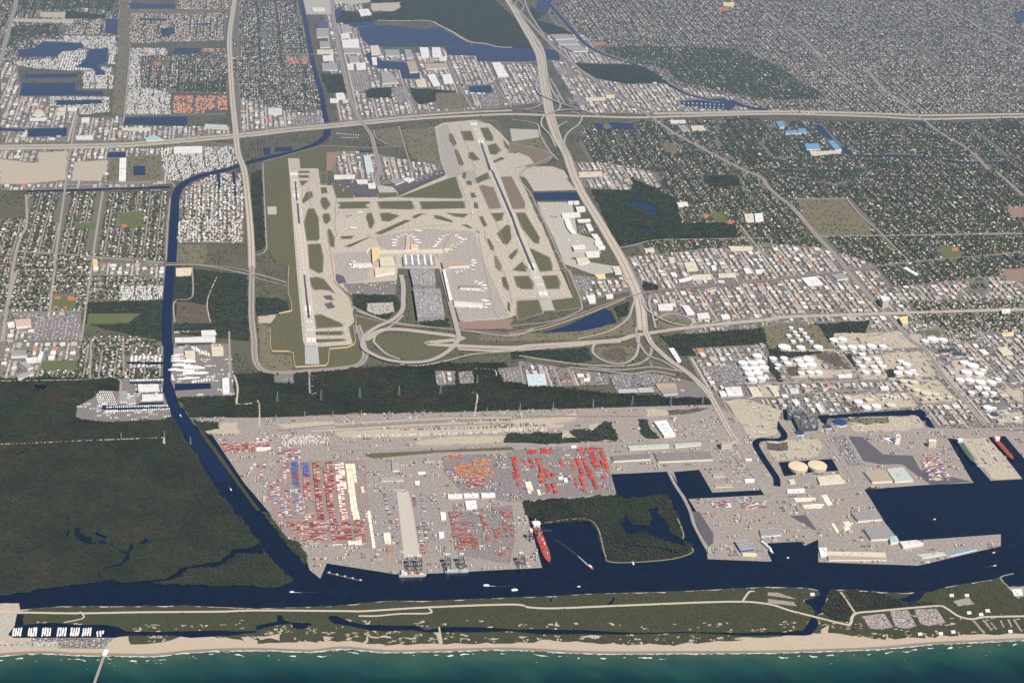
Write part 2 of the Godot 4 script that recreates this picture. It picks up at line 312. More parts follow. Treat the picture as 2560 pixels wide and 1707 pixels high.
["shoulder",14,[96,-459,215,-468,217,-327,208,-298,65,-225,66,-290]],
["air_grass",15,[100,-448,209,-458,206,-330,199,-304,71,-234,75,-296]],
["shoulder",14,[271,-450,394,-449,414,-518,408,-817,435,-830,433,-403,415,-351,265,-318]],
["air_grass",15,[280,-456,392,-459,403,-518,407,-806,433,-820,428,-413,412,-361,270,-328]],
["shoulder",16,[442,-832,578,-812,583,-771,442,-758]],
["air_grass",17,[452,-826,568,-809,572,-774,451,-763]],
["shoulder",14,[413,-2334,527,-2335,517,-2266,416,-2255]],
["air_grass",15,[422,-2328,518,-2329,508,-2272,425,-2262]],
["concrete",15,[437,-2253,683,-2254,714,-1996,451,-1979]],
["concrete",17,[440,-1804,616,-1803,642,-1734,587,-1325,671,-1245,666,-1047,581,-990,496,-991,431,-934,439,-1233,433,-1618]],
["concrete",18,[436,-993,707,-870,721,-799,569,-760,477,-861,432,-905]],
["ind",18,[440,-763,746,-700,712,-550,436,-425,427,-639]],
["concrete",2,[487,-3118,674,-3099,655,-2948,460,-2862]],
["apron",14,[403,-2596,469,-2657,526,-2577,534,-2459,409,-2372,381,-2459]],
["apron",16,[374,-2328,455,-2401,642,-2402,704,-2329,705,-2194,434,-2193]],
["shoulder",17,[439,-2851,491,-2811,652,-2684,678,-2576,639,-2491,442,-2333,535,-2448,526,-2566,461,-2664,399,-2639]],
["air_dry",18,[442,-2841,493,-2800,643,-2679,667,-2578,632,-2499,445,-2344,534,-2459,526,-2577,469,-2657,410,-2636]],
["asphalt_d",18,[-765,-2178,-704,-2124,-574,-2124,-529,-2035,-489,-1982,-495,-1912,-542,-1878,-614,-1939,-708,-2053]],
["asphalt_d",17,[-392,-2124,-253,-2142,-77,-2346,-62,-2252,-355,-1964,-407,-2035]],
["concrete",18,[-486,-2088,-392,-2052,-368,-1964,-478,-1956]],
["ind",19,[-731,-2325,-671,-2651,-448,-2633,-225,-2478,-53,-2441,-80,-2327,-253,-2142,-488,-2070,-712,-2196]],
["dirt",15,[-919,-608,-836,-606,-807,-540,-767,-487,-743,-436,-751,-237,-796,-288,-915,-454]],
["asphalt",14,[-776,-684,-652,-694,-492,-717,-514,-545,-740,-551]],
["dirt",15,[-602,-900,-481,-897,-489,-758,-651,-715,-642,-748]],
["asphalt_d",15,[-802,-814,-764,-779,-753,-697,-798,-685]],
["wood",15,[-735,-551,-510,-532,-501,-390,-583,-268,-677,-308,-734,-410]],
["concrete",16,[-671,-446,-534,-455,-539,-341,-634,-307,-673,-358]],
["wood",1,[-439,-251,-280,-270,-287,-173,-400,-165]],
["dirt_red",15,[-238,-220,40,-247,22,-137,-232,-135]],
["wood",12,[-1215,-526,-1118,-523,-1060,-471,-1059,-358,-1218,-326]],
["dirt",13,[-1218,-314,-1123,-323,-1152,-239,-1209,-241]],
["air_grass",1,[-710,-81,-281,-89,-261,6,-312,73,-519,166,-642,106,-665,14]],
["shoulder",13,[-734,-320,-588,-223,-645,-170,-728,-95,-751,-121]],
["air_grass",14,[-730,-310,-598,-220,-655,-174,-724,-105,-743,-129]],
["grass_dry",2,[-145,-107,176,-84,363,-89,573,-192,687,-366,634,-67,301,4,-158,-13]],
["wood",3,[582,-356,684,-431,635,-265,584,-241]],
["grass_dry",1,[405,76,580,71,596,119,548,208,487,240,421,226,383,156]],
["scrubdry",2,[417,123,523,81,548,163,490,229,418,192]],
["grass_dry",5,[780,-210,872,-257,927,-205,939,-167,878,-107,750,-112]],
["wood",1,[-19,117,360,86,355,212,275,242,76,178,-30,184]],
["shoulder",1,[631,226,789,358,738,347,622,301]],
["air_grass",2,[638,235,779,352,730,339,633,302]],
["concrete",13,[-992,-2537,-922,-2537,-922,-2367,-991,-2361]],
["padgrey",13,[-997,16,-936,18,-938,202,-1003,199]],
["concrete",16,[214,-452,277,-456,274,-334,212,-329]],
["concrete",12,[-1134,-1747,-1081,-1747,-1084,-1627,-1134,-1628]],
["wood",12,[-1213,-2286,-1154,-2323,-1158,-1797,-1162,-1170,-1206,-1112,-1236,-1475]],
["asphalt_d",16,[-884,-542,-840,-548,-830,-483,-870,-497]],  # dark sheet painted for the shaded underpass opening by the runway
["asphalt_d",16,[-881,-446,-844,-470,-829,-400,-865,-389]],  # second underpass bay, its shade laid down as a dark sheet
["asphalt_d",16,[-740,-435,-723,-416,-732,-397,-742,-404]],  # tunnel mouth at the retaining wall, painted as a dark patch
["asphalt_d",16,[-743,-360,-725,-341,-738,-316,-745,-329]],  # next tunnel mouth along the wall, also a painted dark patch
["mangrove",13,[-1787,303,-1663,298,-1228,275,-1060,261,-881,258,-704,244,-552,240,-371,215,-63,228,-68,423,377,548,601,580,825,611,792,692,500,677,474,766,-112,697,-478,708,-908,724,-1166,758,-1507,703,-1556,536]],
["dirt_red",14,[-1221,727,-1047,688,-810,676,-428,691,-304,707,-433,729,-815,739,-1050,764,-1190,776]],
["asphalt",14,[-1150,300,-1061,293,-1059,383,-1152,378]],
["ind",14,[-410,290,-314,294,-332,437,-418,438]],
["ind",14,[-305,305,-233,297,-240,425,-311,427]],
["ind",14,[-117,280,-6,263,-17,420,-103,421]],
["ind",15,[8,208,154,270,403,358,380,464,102,473,-11,446]],
["ind",16,[403,358,619,356,702,404,849,486,830,612,611,601,588,548,402,550]],
["asphalt",17,[606,453,806,452,823,506,817,601,613,591]],
["dirt",1,[-2317,614,-2225,619,-2218,722,-2305,712]],
["waterway",14,[-1597,436,-1545,673,-1433,829,2461,1078,1757,2435,-327,2271,-2332,2161,-2401,1720,-1706,1769]],
["sea",1,[-3374,2102,2383,2562,2291,3206,-3428,2685]],
["mangrove",15,[-2534,271,-1831,294,-1607,435,-1541,823,-1394,1279,-1294,1506,-1215,1719,-1147,1865,-1117,1909,-1173,1945,-1422,1913,-1654,1883,-1778,1860,-1973,1886,-2148,1925,-2295,1927]],
["port",15,[-1522,674,-1433,792,-1291,1220,-1193,1451,-1070,1744,-1058,1844,-1021,1902,-992,1806,-819,1867,-725,1901,-189,1892,-184,1517,-179,1437,203,1412,213,1243,476,1241,512,1594,460,1881,702,1915,943,1779,890,1932,1280,1983,1672,1876,1710,1794,1256,1816,1268,1445,1770,1407,2257,1472,2480,1040,911,799,825,674,136,680,-1212,690]],
["scrub",16,[-1566,536,-1507,674,-1463,835,-1390,1035,-1316,1235,-1246,1424,-1229,1433,-1308,1219,-1373,1028,-1441,846,-1488,704]],
["wood",16,[-1225,1437,-1204,1438,-1145,1587,-1094,1658,-1061,1748,-1063,1790,-1076,1804,-1117,1715,-1166,1594]],
["waterway",16,[214,1247,466,1236,451,1402,223,1417,209,1395,207,1260]],
["waterway",16,[490,1242,604,1231,609,1353,611,1412,829,1405,835,1443,488,1454,481,1396]],
["waterway",16,30,0,[1067,786,1064,875,1068,958,1042,1000,998,1005,945,999,912,1040,910,1141,915,1249,917,1320,900,1379]],
["waterway",16,[1280,797,1451,786,1438,820,1486,818,1747,821,1759,932,1786,943,1799,773,1731,769,1451,786]],
["waterway",17,[1280,797,1449,791,1436,825,1320,829,1285,887,1275,857]],
["waterway",16,[1806,1032,1839,1039,1845,1072,1843,1241,1849,1394,1996,1389,2023,1395,1939,1671,1273,1602,1265,1436,1273,1428,1537,1410,1764,1406,1766,1380]],
["waterway",17,[1998,1033,2084,1028,2082,1273,2028,1405,1996,1389,2000,1295]],
["waterway",16,[968,1190,1168,1179,1213,1177,1210,1253,1207,1276,1099,1278,955,1305]],
["waterway",16,[731,1791,870,1789,878,1936,866,1971,691,1959,709,1916,710,1857]],
["waterway",16,[469,1546,471,1833,461,1884,453,1913,285,1901,401,1436,414,1494,474,1440]],
["mangrove",17,[-186,1432,207,1408,245,1439,420,1417,419,1475,421,1572,413,1697,397,1750,418,1789,418,1826,406,1848,312,1878,163,1889,73,1875,67,1824,67,1588,-139,1598,-187,1516]],
["waterway",18,[212,1546,220,1625,288,1638,310,1584,312,1520,356,1507,349,1555,371,1628,360,1689,396,1738,399,1791,360,1773,290,1723,251,1682,186,1697,175,1630]],
["mangrove",19,[348,1539,419,1543,414,1685,402,1738,364,1689,369,1635]],
["asphalt_d",17,[1356,988,1417,1001,1456,1154,1585,1171,1572,1288,1763,1397,1570,1412,1531,1304,1512,1240,1410,1234,1347,1203]],
["asphalt",18,[1273,993,1346,988,1347,1203,1319,1237,1266,1234]],
["asphalt_d",16,[881,1606,951,1602,959,1714,950,1713]],
["asphalt_d",16,[482,1547,518,1550,532,1708,513,1776,486,1797,483,1743]],
["port_dark",17,[-165,1025,233,1030,223,1208,209,1395,-229,1425,-357,1393,-380,1233]],
["port_dark",16,[-497,1484,-234,1453,-249,1656,-307,1858,-497,1787,-499,1639]],
["port_dark",18,[-471,1053,-169,1052,-220,1369,-419,1356,-478,1184]],
["port_red",17,[-1138,1059,-793,1070,-806,1467,-805,1719,-1127,1645,-1196,1466,-1165,1227]],
["portgrey",18,[-795,1333,-690,1331,-691,1474,-700,1784,-797,1763,-801,1569]],
["portgrey",16,[-617,1344,-532,1341,-523,1485,-541,1803,-635,1796,-633,1581]],
["port_pale",19,[-690,1471,-635,1475,-641,1777,-701,1795]],
["port_pale",20,[-685,1323,-637,1326,-635,1478,-691,1474]],
["dirt",16,[-1138,750,-909,734,-903,791,-1121,798]],
["dirt",16,[-905,828,-129,803,28,821,18,849,-140,869,-593,892,-890,885]],
["dirt",16,[-573,930,-453,899,-358,895,-179,905,-171,943,-320,962,-554,967]],
["dirt",17,[-123,765,65,755,180,721,182,761,102,815,92,844,-138,860]],
["wood",17,[-171,887,78,891,120,874,222,851,310,807,314,922,318,969,252,966,-17,988,-183,960]],
["wood",16,[447,794,484,786,473,873,496,923,494,970,433,957,429,871]],
["air_grass",18,[-795,1035,-766,1018,-161,998,-151,1026,-468,1026,-756,1059]],
["wood",17,[-1497,713,-1396,718,-1387,775,-1441,800,-1478,770]],
["dirt",18,[-1450,799,-1382,775,-1387,728,-1318,722,-1307,825,-1441,818]],
["dirt",18,[80,881,109,883,133,931,72,947]],
["dirt",18,[228,822,264,814,210,888,183,877]],
["dirt",16,[500,698,593,712,590,762,489,767]],
["scrubdry",17,[598,713,804,703,781,732,693,757,590,762]],
["dirt",17,[885,635,996,630,1125,749,1025,951,905,983,897,857]],
["dirt",18,[1015,754,1064,796,1044,952,967,977,910,983]],
["dirt",17,[974,1015,1066,1010,1212,1009,1207,1065,1156,1155,957,1180,951,1088]],
["dirt",18,[1436,825,1748,831,1748,921,1656,956,1400,952,1399,883]],
["grass_dry",19,[1320,829,1605,834,1586,883,1475,887,1351,861,1293,878]],
["dirt",18,[1867,1045,1998,1033,1993,1385,1858,1385]],
["dirt",6,[1325,77,1582,86,1586,170,1297,164]],
["dirt",6,[1363,219,1465,212,1464,360,1637,367,1611,422,1277,462,1272,329]],
["dirt",7,[1621,229,1797,225,1797,386,1730,472,1626,456,1638,276]],
["dirt",6,[1647,-33,2019,-19,1981,150,1602,158]],
["dirt",8,[1838,192,2023,187,2004,451,1792,452,1803,225]],
["dirt",5,[1784,474,1990,483,2001,689,1823,701]],
["dirt",5,[1472,611,1797,605,1785,741,1513,758]],
["dirt",5,[2147,286,2225,289,2238,427,2259,529,2086,465]],
["dirt",5,[2158,822,2273,807,2226,917,2131,902]],
["dirt",5,[2034,188,2079,189,2051,649,2027,680,2018,418]],
["dirt",5,[2262,594,2387,578,2312,736,2275,638]],
["dirt",5,[1095,497,1189,502,1161,607,1069,613]],
["scrubdry",7,[1273,324,1342,315,1327,410,1275,418]],
["scrubdry",7,[1479,189,1589,193,1594,365,1527,306,1468,235]],
["scrubdry",6,[1448,662,1483,726,1508,758,1458,766,1445,714]],
["scrubdry",18,[969,1033,1065,1029,1039,1093,951,1088]],
["wood",8,[1610,229,1652,207,1616,455,1601,466]],
["wood",9,[1760,378,1817,375,1792,452,1752,456]],
["wood",7,[1230,202,1227,316,1220,470,1201,480,1187,337]],
["dirt_red",2,[3369,-1711,3477,-1710,3393,-1535,3316,-1535]],
["dirt_red",3,[2902,-777,3038,-789,2955,-615,2879,-631]],
["grass_green",5,[2126,-38,2213,-47,2210,15,2129,12]],
["grass_dry",7,[1307,-117,1433,-150,1602,-119,1590,63,1638,151,1251,135]],
["dirt",7,[1830,-11,1999,-42,2101,23,2052,143,1778,156]],
["beach",15,[-2253,1972,-2080,1973,-2072,2012,-2021,2009,-1933,2003,-1692,2021,-1504,2032,-1256,2067,-987,2075,-790,2057,-633,2069,-333,2071,-171,2074,-48,2069,281,2080,641,2076,785,2093,827,2110,826,2138,783,2162,756,2167,746,2187,764,2208,760,2268,795,2251,842,2167,883,2111,970,2121,1074,2143,1151,2155,1196,2152,1260,2156,1338,2127,1553,2093,1577,2080,1574,2145,1844,2143,1678,2471,1340,2466,1131,2465,921,2475,719,2471,520,2463,188,2440,-119,2415,-382,2374,-628,2362,-816,2352,-964,2321,-1076,2328,-1260,2305,-1461,2298,-1606,2309,-1750,2295,-1858,2283,-1984,2264,-2107,2266,-2212,2268]],
["scrub",16,[-2068,2015,-2020,2011,-1932,2005,-1692,2023,-1504,2034,-1256,2069,-987,2077,-790,2059,-633,2071,-333,2073,-172,2076,-48,2071,281,2082,641,2078,785,2095,826,2112,826,2138,783,2162,756,2167,746,2187,764,2208,760,2268,795,2251,842,2167,882,2113,969,2123,1073,2145,1150,2157,1195,2154,1259,2159,1337,2129,1552,2095,1576,2083,1573,2147,1843,2145,1692,2442,1317,2423,1066,2422,900,2421,796,2369,547,2378,402,2388,201,2391,-108,2363,-246,2330,-376,2341,-623,2319,-813,2313,-961,2282,-1148,2271,-1259,2271,-1315,2245,-1500,2194,-1572,2237,-1681,2240,-1698,2196,-2054,2107]],
["beach",17,[-1529,2210,-1444,2204,-1392,2221,-1403,2250,-1352,2272,-1498,2267,-1536,2234]],
["beach",17,[-1314,2221,-1277,2236,-1259,2256,-1263,2286,-1344,2279,-1296,2253]],
["beach",17,[-1259,2225,-1214,2235,-1184,2219,-1181,2256,-1207,2248,-1259,2237]],
["beach",17,[-1027,2243,-986,2253,-1013,2269,-999,2295,-1021,2281]],
["beach",17,[-961,2285,-902,2296,-888,2310,-966,2303]],
["beach",17,[-952,2262,-922,2264,-946,2281]],
["beach",17,[-868,2256,-793,2268,-798,2277,-869,2265]],
["beach",17,[-759,2271,-715,2284,-723,2289]],
["beach",17,[-642,2255,-620,2257,-619,2319,-627,2318,-631,2275]],
["beach",17,[-551,2297,-509,2300,-545,2306,-551,2324]],
["beach",17,[-475,2300,-410,2308,-476,2309]],
["beach",18,[-898,2300,-879,2249,-867,2193,-864,2194,-876,2255,-887,2307]],
["beach",17,[-1200,2272,-1141,2280,-1149,2295,-1200,2285]],
["beach",17,[-119,2322,-90,2314,-53,2327,-78,2334]],
["beach",17,[-247,2336,-145,2351,-69,2366,-246,2352]],
["beach",17,[257,2361,265,2361,261,2405,255,2404]],
["beach",17,[407,2370,547,2378,541,2396,481,2394]],
["beach",17,[-347,2303,-317,2309,-341,2316]],
["beach",17,[-286,2311,-266,2329,-281,2327]],
["beach",17,[77,2362,85,2363,81,2381,73,2381]],
["beach",17,[-209,2232,-192,2227,-196,2249,-215,2244]],
["beach",18,[545,2384,707,2387,791,2381,907,2403,946,2431,812,2437,531,2427]],
["beach",19,[762,2347,795,2323,774,2360,787,2393,745,2396]],
["beach",17,[968,2427,996,2397,987,2422,998,2436]],
["beach",17,[1104,2431,1190,2425,1271,2432,1266,2444]],
["beach",18,[1260,2399,1255,2431,1245,2433]],
["waterway",18,[-2080,2036,-2058,2038,-2051,2101,-1953,2096,-1871,2115,-1779,2122,-1730,2138,-1703,2165,-1611,2176,-1389,2184,-1329,2195,-1258,2197,-1258,2207,-1352,2218,-1481,2220,-1536,2203,-1702,2190,-1738,2199,-2075,2172,-2096,2153,-2080,2105]],
["waterway",19,[-1184,2112,-1166,2119,-1159,2145,-1133,2160,-1076,2165,-1061,2175,-1100,2203,-1126,2195,-1137,2166,-1182,2169,-1258,2194,-1258,2169,-1185,2150]],
["waterway",19,[-1001,2129,-975,2134,-931,2169,-879,2193,-696,2213,-668,2241,-612,2226,-496,2235,-363,2258,-365,2271,-489,2267,-577,2260,-662,2254,-721,2236,-806,2236,-862,2228,-936,2194,-985,2178,-1006,2151]],
["waterway",20,[-364,2261,-286,2264,-92,2286,4,2303,100,2317,247,2322,455,2345,555,2350,550,2368,450,2360,277,2331,20,2320,-136,2305,-260,2298,-365,2271]],
["waterway",17,[-193,2082,-187,2082,-192,2109,-198,2108]],
["waterway",17,[40,2093,45,2107,28,2139,7,2141,33,2112]],
["waterway",21,[556,2346,615,2354,691,2347,729,2298,746,2273,758,2284,759,2320,738,2345,711,2375,685,2379,551,2365]],
["waterway",17,[1067,2149,1109,2187,1145,2183,1196,2152,1239,2155,1198,2200,1161,2218,1130,2209,1089,2171]],
["mangrove",17,[799,2251,846,2167,884,2118,914,2131,925,2241,881,2317,820,2299]],
["mangrove",18,[931,2132,1068,2146,1086,2178,1127,2215,1193,2214,1246,2231,1135,2250,928,2258]],
["dirt",16,[-2254,1963,-2081,1976,-2079,2014,-2249,2001]],
["concrete",19,[-2244,2036,-2087,2042,-2084,2098,-2098,2165,-2224,2179]],
["asphalt",19,[-2014,2177,-1741,2202,-1755,2222,-2016,2195]],
["concrete",20,[-2224,2182,-1914,2206,-1919,2236,-2219,2212]],
["asphalt",21,[-1925,2209,-1758,2222,-1767,2257,-1922,2242]],
["port",17,[936,2282,1028,2272,1030,2355,983,2367,941,2357]],
["port",19,[1054,2261,1127,2259,1120,2355,1078,2371,1038,2355]],
["port",17,[1151,2258,1239,2258,1239,2345,1167,2359,1140,2344]],
["port",17,[631,2110,671,2116,725,2158,720,2161,624,2130]],
["port",17,[618,2150,711,2177,714,2204,610,2176]],
["port",17,[1322,2217,1394,2201,1397,2243,1328,2251]],
["port",17,[1574,2145,1660,2151,1637,2199,1582,2222,1575,2180]],
["port",17,[1345,2340,1354,2340,1364,2413,1353,2422]],
["port",17,[1383,2343,1395,2344,1398,2403,1389,2406]],
["port",17,[1406,2358,1414,2358,1418,2398,1410,2401]],
["port",17,[1449,2348,1458,2348,1449,2394,1443,2394]],
["port",17,[1481,2344,1490,2344,1481,2390,1474,2393]],
["port",17,[1502,2345,1512,2343,1506,2418,1499,2421]],
["creek",16,[-1925,1505,-1905,1506,-1905,1551,-1864,1576,-1860,1627,-1884,1618,-1919,1579,-1925,1557]],
["creek",16,[-1865,1554,-1846,1540,-1808,1569,-1807,1587,-1828,1578,-1853,1562]],
["creek",17,[-1827,1586,-1807,1594,-1801,1624,-1820,1633,-1860,1627,-1859,1613,-1833,1614]],
["creek",18,[-1801,1613,-1777,1618,-1755,1663,-1714,1687,-1713,1702,-1742,1685,-1763,1663,-1781,1629]],
["creek",19,[-1723,1694,-1712,1688,-1716,1730,-1737,1770,-1798,1787,-1812,1806,-1818,1833,-1825,1833,-1817,1796,-1784,1767,-1749,1755]],
["creek",20,[-1717,1630,-1707,1623,-1705,1659,-1714,1691,-1720,1687]],
["creek",16,[-1708,1619,-1670,1618,-1663,1593,-1644,1605,-1657,1634,-1685,1632]],
["creek",16,[-1966,1427,-1958,1427,-1947,1570,-1953,1570]],
["creek",17,[-1851,1532,-1828,1508,-1826,1515,-1846,1540]],
["waterway",16,[-1719,1874,-1585,1864,-1551,1839,-1525,1799,-1431,1771,-1391,1770,-1351,1720,-1339,1692,-1270,1682,-1229,1649,-1223,1736,-1311,1716,-1331,1743,-1367,1783,-1406,1808,-1485,1802,-1527,1854,-1561,1879,-1699,1896]],
["waterway",16,[-2197,346,-2131,359,-2150,399,-2186,407]],
["creek",16,8,0,[-2210,962,-2176,921,-2134,870]],
["creek",18,[73,1794,137,1799,187,1768,263,1778,317,1807,390,1827,387,1838,305,1818,256,1788,193,1780,139,1806,72,1801]],
["canal",17,48,0,[-1647,-377,-1637,-60,-1626,8,-1620,269,-1614,403,-1594,534,-1563,652]],
["canal",18,62,0,[-1578,594,-1538,720,-1485,880,-1412,1077,-1368,1207]],
["marina",19,[-1830,306,-1639,315,-1640,422,-1623,513,-1601,612,-1594,670,-1626,687,-1852,699,-1994,663,-1998,554,-1935,478,-1908,410,-1828,424]],
["marina",18,[-1606,-36,-1345,-26,-1330,302,-1326,488,-1576,496,-1588,425,-1610,321,-1606,141]],
["canal",20,[-1893,554,-1880,550,-1611,573,-1608,602,-1858,599,-1891,583]],
["canal",20,[-1757,427,-1625,428,-1625,448,-1752,445]],
["canal",19,[-1589,364,-1432,366,-1429,417,-1588,430]],
["canal",18,[-1810,143,-1644,150,-1644,177,-1804,165]],
["canal",21,[-1755,556,-1631,552,-1631,533,-1729,533]],
["canal",19,[-1602,-59,-1426,-64,-1430,-18,-1590,-13]],
["canal",20,[-1790,339,-1647,342,-1647,359,-1784,357]],
["joint",16,3.5,0,[19,-1302,-9,-858,-35,-300,38,-235]],
["joint",17,3.5,0,[64,-1364,52,-1240,76,-1029,86,-716,66,-411]],
["joint",16,3.5,0,[-609,-1327,-539,-1234,-528,-1159]],
["joint",15,3.5,0,[-757,-1653,-583,-1673,-385,-1658]],
["joint",16,3.5,0,[-734,-1896,-767,-1469,-763,-1314]],
["joint",15,3.5,0,[-886,-2071,-890,-1712]],
["joint",14,3.5,0,[-888,-1240,-878,-1210]],
["joint",16,3.5,0,[12,-2252,23,-2034,29,-1739]],
["joint",17,3.5,0,[141,-2124,138,-1738,145,-1490,154,-1147]],
["joint",17,3.5,0,[-485,-1371,-345,-1432,-108,-1461]],
["joint",15,3.5,0,[-877,-169,-884,-41]],
["joint",17,3.5,0,[72,-3176,73,-2734,69,-2327]],
["joint",16,3.5,0,[159,-3178,152,-2796,143,-2327]],
["joint",18,3.5,0,[166,-812,464,-826]],
["joint",18,3.5,0,[76,-475,396,-479]],
["joint",20,3.5,0,[436,-2328,428,-1926,428,-1487,435,-1052,401,-505]],
["road",5,26,0,[-3011,-6202,-2978,-5625,-2958,-5119,-2933,-4597,-2930,-4388]],
["road",5,10,0,[-2056,-4856,-2032,-4047,-2015,-3353,-2019,-3180]],
["road",12,12,0,[-2314,-3324,-2310,-3029,-2299,-2748,-2294,-2320]],
["road",6,10,0,[-2007,-3331,-1487,-3364,-1361,-3389]],
["highway",13,44,0,[-2746,-2682,-2709,-2690,-2071,-2731,-1812,-2783,-1415,-2889,-1177,-2960,-968,-3040,-699,-3119,-467,-3192,-96,-3301,282,-3376,548,-3409,772,-3396,1072,-3379,1373,-3358,1690,-3388,2378,-3455,2777,-3447,3170,-3415,3496,-3370,3905,-3399,4431,-3447]],
["highway",14,38,0,[-2753,-2733,-2715,-2740,-2074,-2780,-1814,-2833,-1415,-2940,-1176,-3010,-966,-3093,-696,-3171,-462,-3249,-89,-3364,292,-3449,561,-3490]],
["highway",14,46,0,[1548,-3443,1865,-3462,2395,-3510,2797,-3507,3195,-3480,3529,-3451,3937,-3472,4461,-3508]],
["rail",15,14,0,[-1313,-3003,-965,-3125,-694,-3205,-459,-3287,-84,-3407,298,-3496,569,-3537,784,-3461,1086,-3444,1395,-3451]],
["highway",16,38,0,[-1296,-6332,-1341,-5239,-1338,-4561,-1325,-3709,-1309,-3151,-1294,-2641,-1258,-2323,-1241,-1797,-1232,-1321,-1232,-886]],
["road",17,30,0,[-1231,-914,-1241,-364,-1233,-45,-1234,68,-1226,179,-1198,250,-1130,280,-981,265,-881,253,-769,225,-728,161,-718,89,-722,-25,-724,-105,-733,-200]],
["road",20,26,0,[-503,-6392,-530,-5345,-533,-4383,-530,-3732,-516,-3499,-491,-3253,-447,-2996,-442,-2789,-443,-2454,-444,-2326,-469,-2215,-483,-2052]],
["road",20,8,0,[-249,-3148,-247,-2873,-248,-2650,-247,-2326]],
["road",21,8,0,[-418,-3081,-417,-2933,-359,-2790]],
["road",21,9,0,[-665,-2756,-433,-2729,-237,-2761]],
["road",5,10,0,[-950,-4743,-766,-4751,-587,-4788]],
["road",4,9,0,[267,-4632,267,-4308,274,-3877,290,-3542]],
["road",2,9,0,[-122,-3988,-116,-3744,-110,-3440]],
["road",16,9,0,[530,-4136,551,-3763,570,-3549]],
["sandline",6,16,0,[-194,-5725,-11,-5720,236,-5736,310,-5612,392,-5428,486,-5160,607,-5106,705,-5023,806,-5013]],
["road",22,7,0,[-1145,-2469,-893,-2674,-774,-2761,-665,-2756]],
["road",17,8,0,[-1145,-2454,-1147,-2178,-1150,-1319,-1150,-1155,-1172,-1083,-1207,-1055]],
["highway",19,56,0,[995,-6542,1002,-6120,997,-5590,993,-5156,984,-4833,951,-4551,911,-4280,862,-3894,819,-3531,787,-3233,771,-2908,774,-2619,752,-2329,740,-1960,751,-1565,758,-1244,763,-986,756,-741,747,-549,726,-364,673,-90]],
["highway",20,30,0,[1017,-5985,1032,-5434,1040,-5129,1022,-4835,963,-4415,893,-3895,846,-3532,809,-3189,785,-2866,780,-2579]],
["road",21,26,0,[1010,-6400,1052,-5920,1095,-5438,1144,-4986,1221,-4507,1304,-4111,1393,-3786,1501,-3407,1597,-3027,1684,-2792,1839,-2407,1947,-2195,1936,-2048,1983,-1655,1987,-1272,2000,-991,1992,-725,1996,-500,2011,-285,2019,-92,2026,79,2056,177,2035,430,2033,691,2033,836,2031,936]],
["road",22,16,0,[1152,-6518,1118,-6093,1115,-5759,1123,-5346]],
["road",23,12,0,[1092,-6442,1104,-6231,1038,-6054,1040,-6296,1092,-6442]],
["road",21,12,0,[1025,-4665,1084,-4668,1146,-4684]],
["road",20,16,0,[575,-4604,739,-4597,961,-4634]],
["ramp",21,12,9,[895,-4306,829,-4070,810,-3868,858,-3747,948,-3605,1038,-3513,1163,-3377]],
["ramp",22,12,5,[947,-4281,920,-3871,922,-3628,892,-3510,845,-3462]],
["ramp",20,12,0,[649,-3516,741,-3565,814,-3673]],
["ramp",23,13,8,[1023,-3513,928,-3499,815,-3427,744,-3322,708,-3166,715,-3078,732,-2971,729,-2761]],
["ramp",21,12,5,[969,-3477,1012,-3420,1016,-3328,966,-3192,869,-3037,807,-2866,767,-2619]],
["ramp",21,11,0,[803,-3080,827,-3168,906,-3269]],
["ramp",23,11,0,[962,-4229,961,-3922,957,-3653]],
["ramp",24,11,0,[530,-3296,634,-3253,690,-3187,670,-2991,672,-2720,698,-2519]],
["road",15,24,0,[3534,-4602,3488,-4294,3462,-4000,3478,-3694,3496,-3332,3511,-3056,3567,-2727,3539,-2338]],
["road",2,16,0,[3219,-6132,3291,-5466,3257,-4880,3271,-4368,3273,-4020]],
["road",2,16,0,[4885,-6801,5018,-6252,5041,-5730,5130,-5182]],
["road",16,11,0,[3281,-4396,3695,-4328,4152,-4359,4728,-4338]],
["road",22,14,0,[1970,-1260,2350,-1267,2756,-1274,3273,-1283]],
["road",3,10,0,[1992,-1852,2377,-1853]],
["road",23,10,0,[2380,-1864,2368,-1566,2387,-1364,2390,-1266,2406,-907]],
["road",2,14,0,[3588,-2379,3576,-2122,3565,-1895]],
["rail",22,14,0,[-2,-90,15,-93,190,-162,444,-322,711,-496,966,-577,1502,-666,1973,-776,2397,-885,2748,-946,3216,-1022]],
["road",25,9,0,[26,-162,237,-210,385,-311,426,-400,440,-763,425,-934,428,-1487,425,-1908,416,-2272,667,-2578,664,-2638,582,-2739,453,-2820]],
["sandline",23,7,0,[-5,-66,12,-72,185,-132,437,-290,667,-458]],
["highway",22,34,0,[-708,-34,-621,-137,-541,-146,-438,-118,-234,-39,-420,9,-245,45,-12,71,98,53,372,28,540,5,633,-41,961,-123,1353,-190,1478,-218,1957,-237,2385,-253,2850,-265]],
["highway",23,22,0,[-275,73,-147,95,-16,100,92,87,311,61,396,41,535,28]],
["road",24,16,0,[-727,-359,-586,-238,-431,-178,-223,-122,9,-54,130,-134]],
["ramp",25,24,6,[-463,-785,-465,-649,-481,-492,-500,-352,-559,-243,-646,-161,-700,-80,-719,-25,-723,55,-689,118,-623,182,-524,214,-420,196,-333,116,-273,15,-255,-40,-252,-111,-250,-208,-248,-395,-244,-657,-242,-863]],
["ramp",26,12,0,[-499,-302,-563,-194,-639,-113,-667,-32,-660,12,-617,116,-561,168]],
["ramp",16,11,6,[-475,-897,-471,-1011,-448,-1061,-335,-1074,-254,-1058,-232,-992]],
["road",26,14,0,[-566,223,-476,238,-343,194,-205,132,-18,111]],
["road",2,14,0,[12,152,126,196,274,247,427,273,534,270,614,222,663,133,697,-19]],
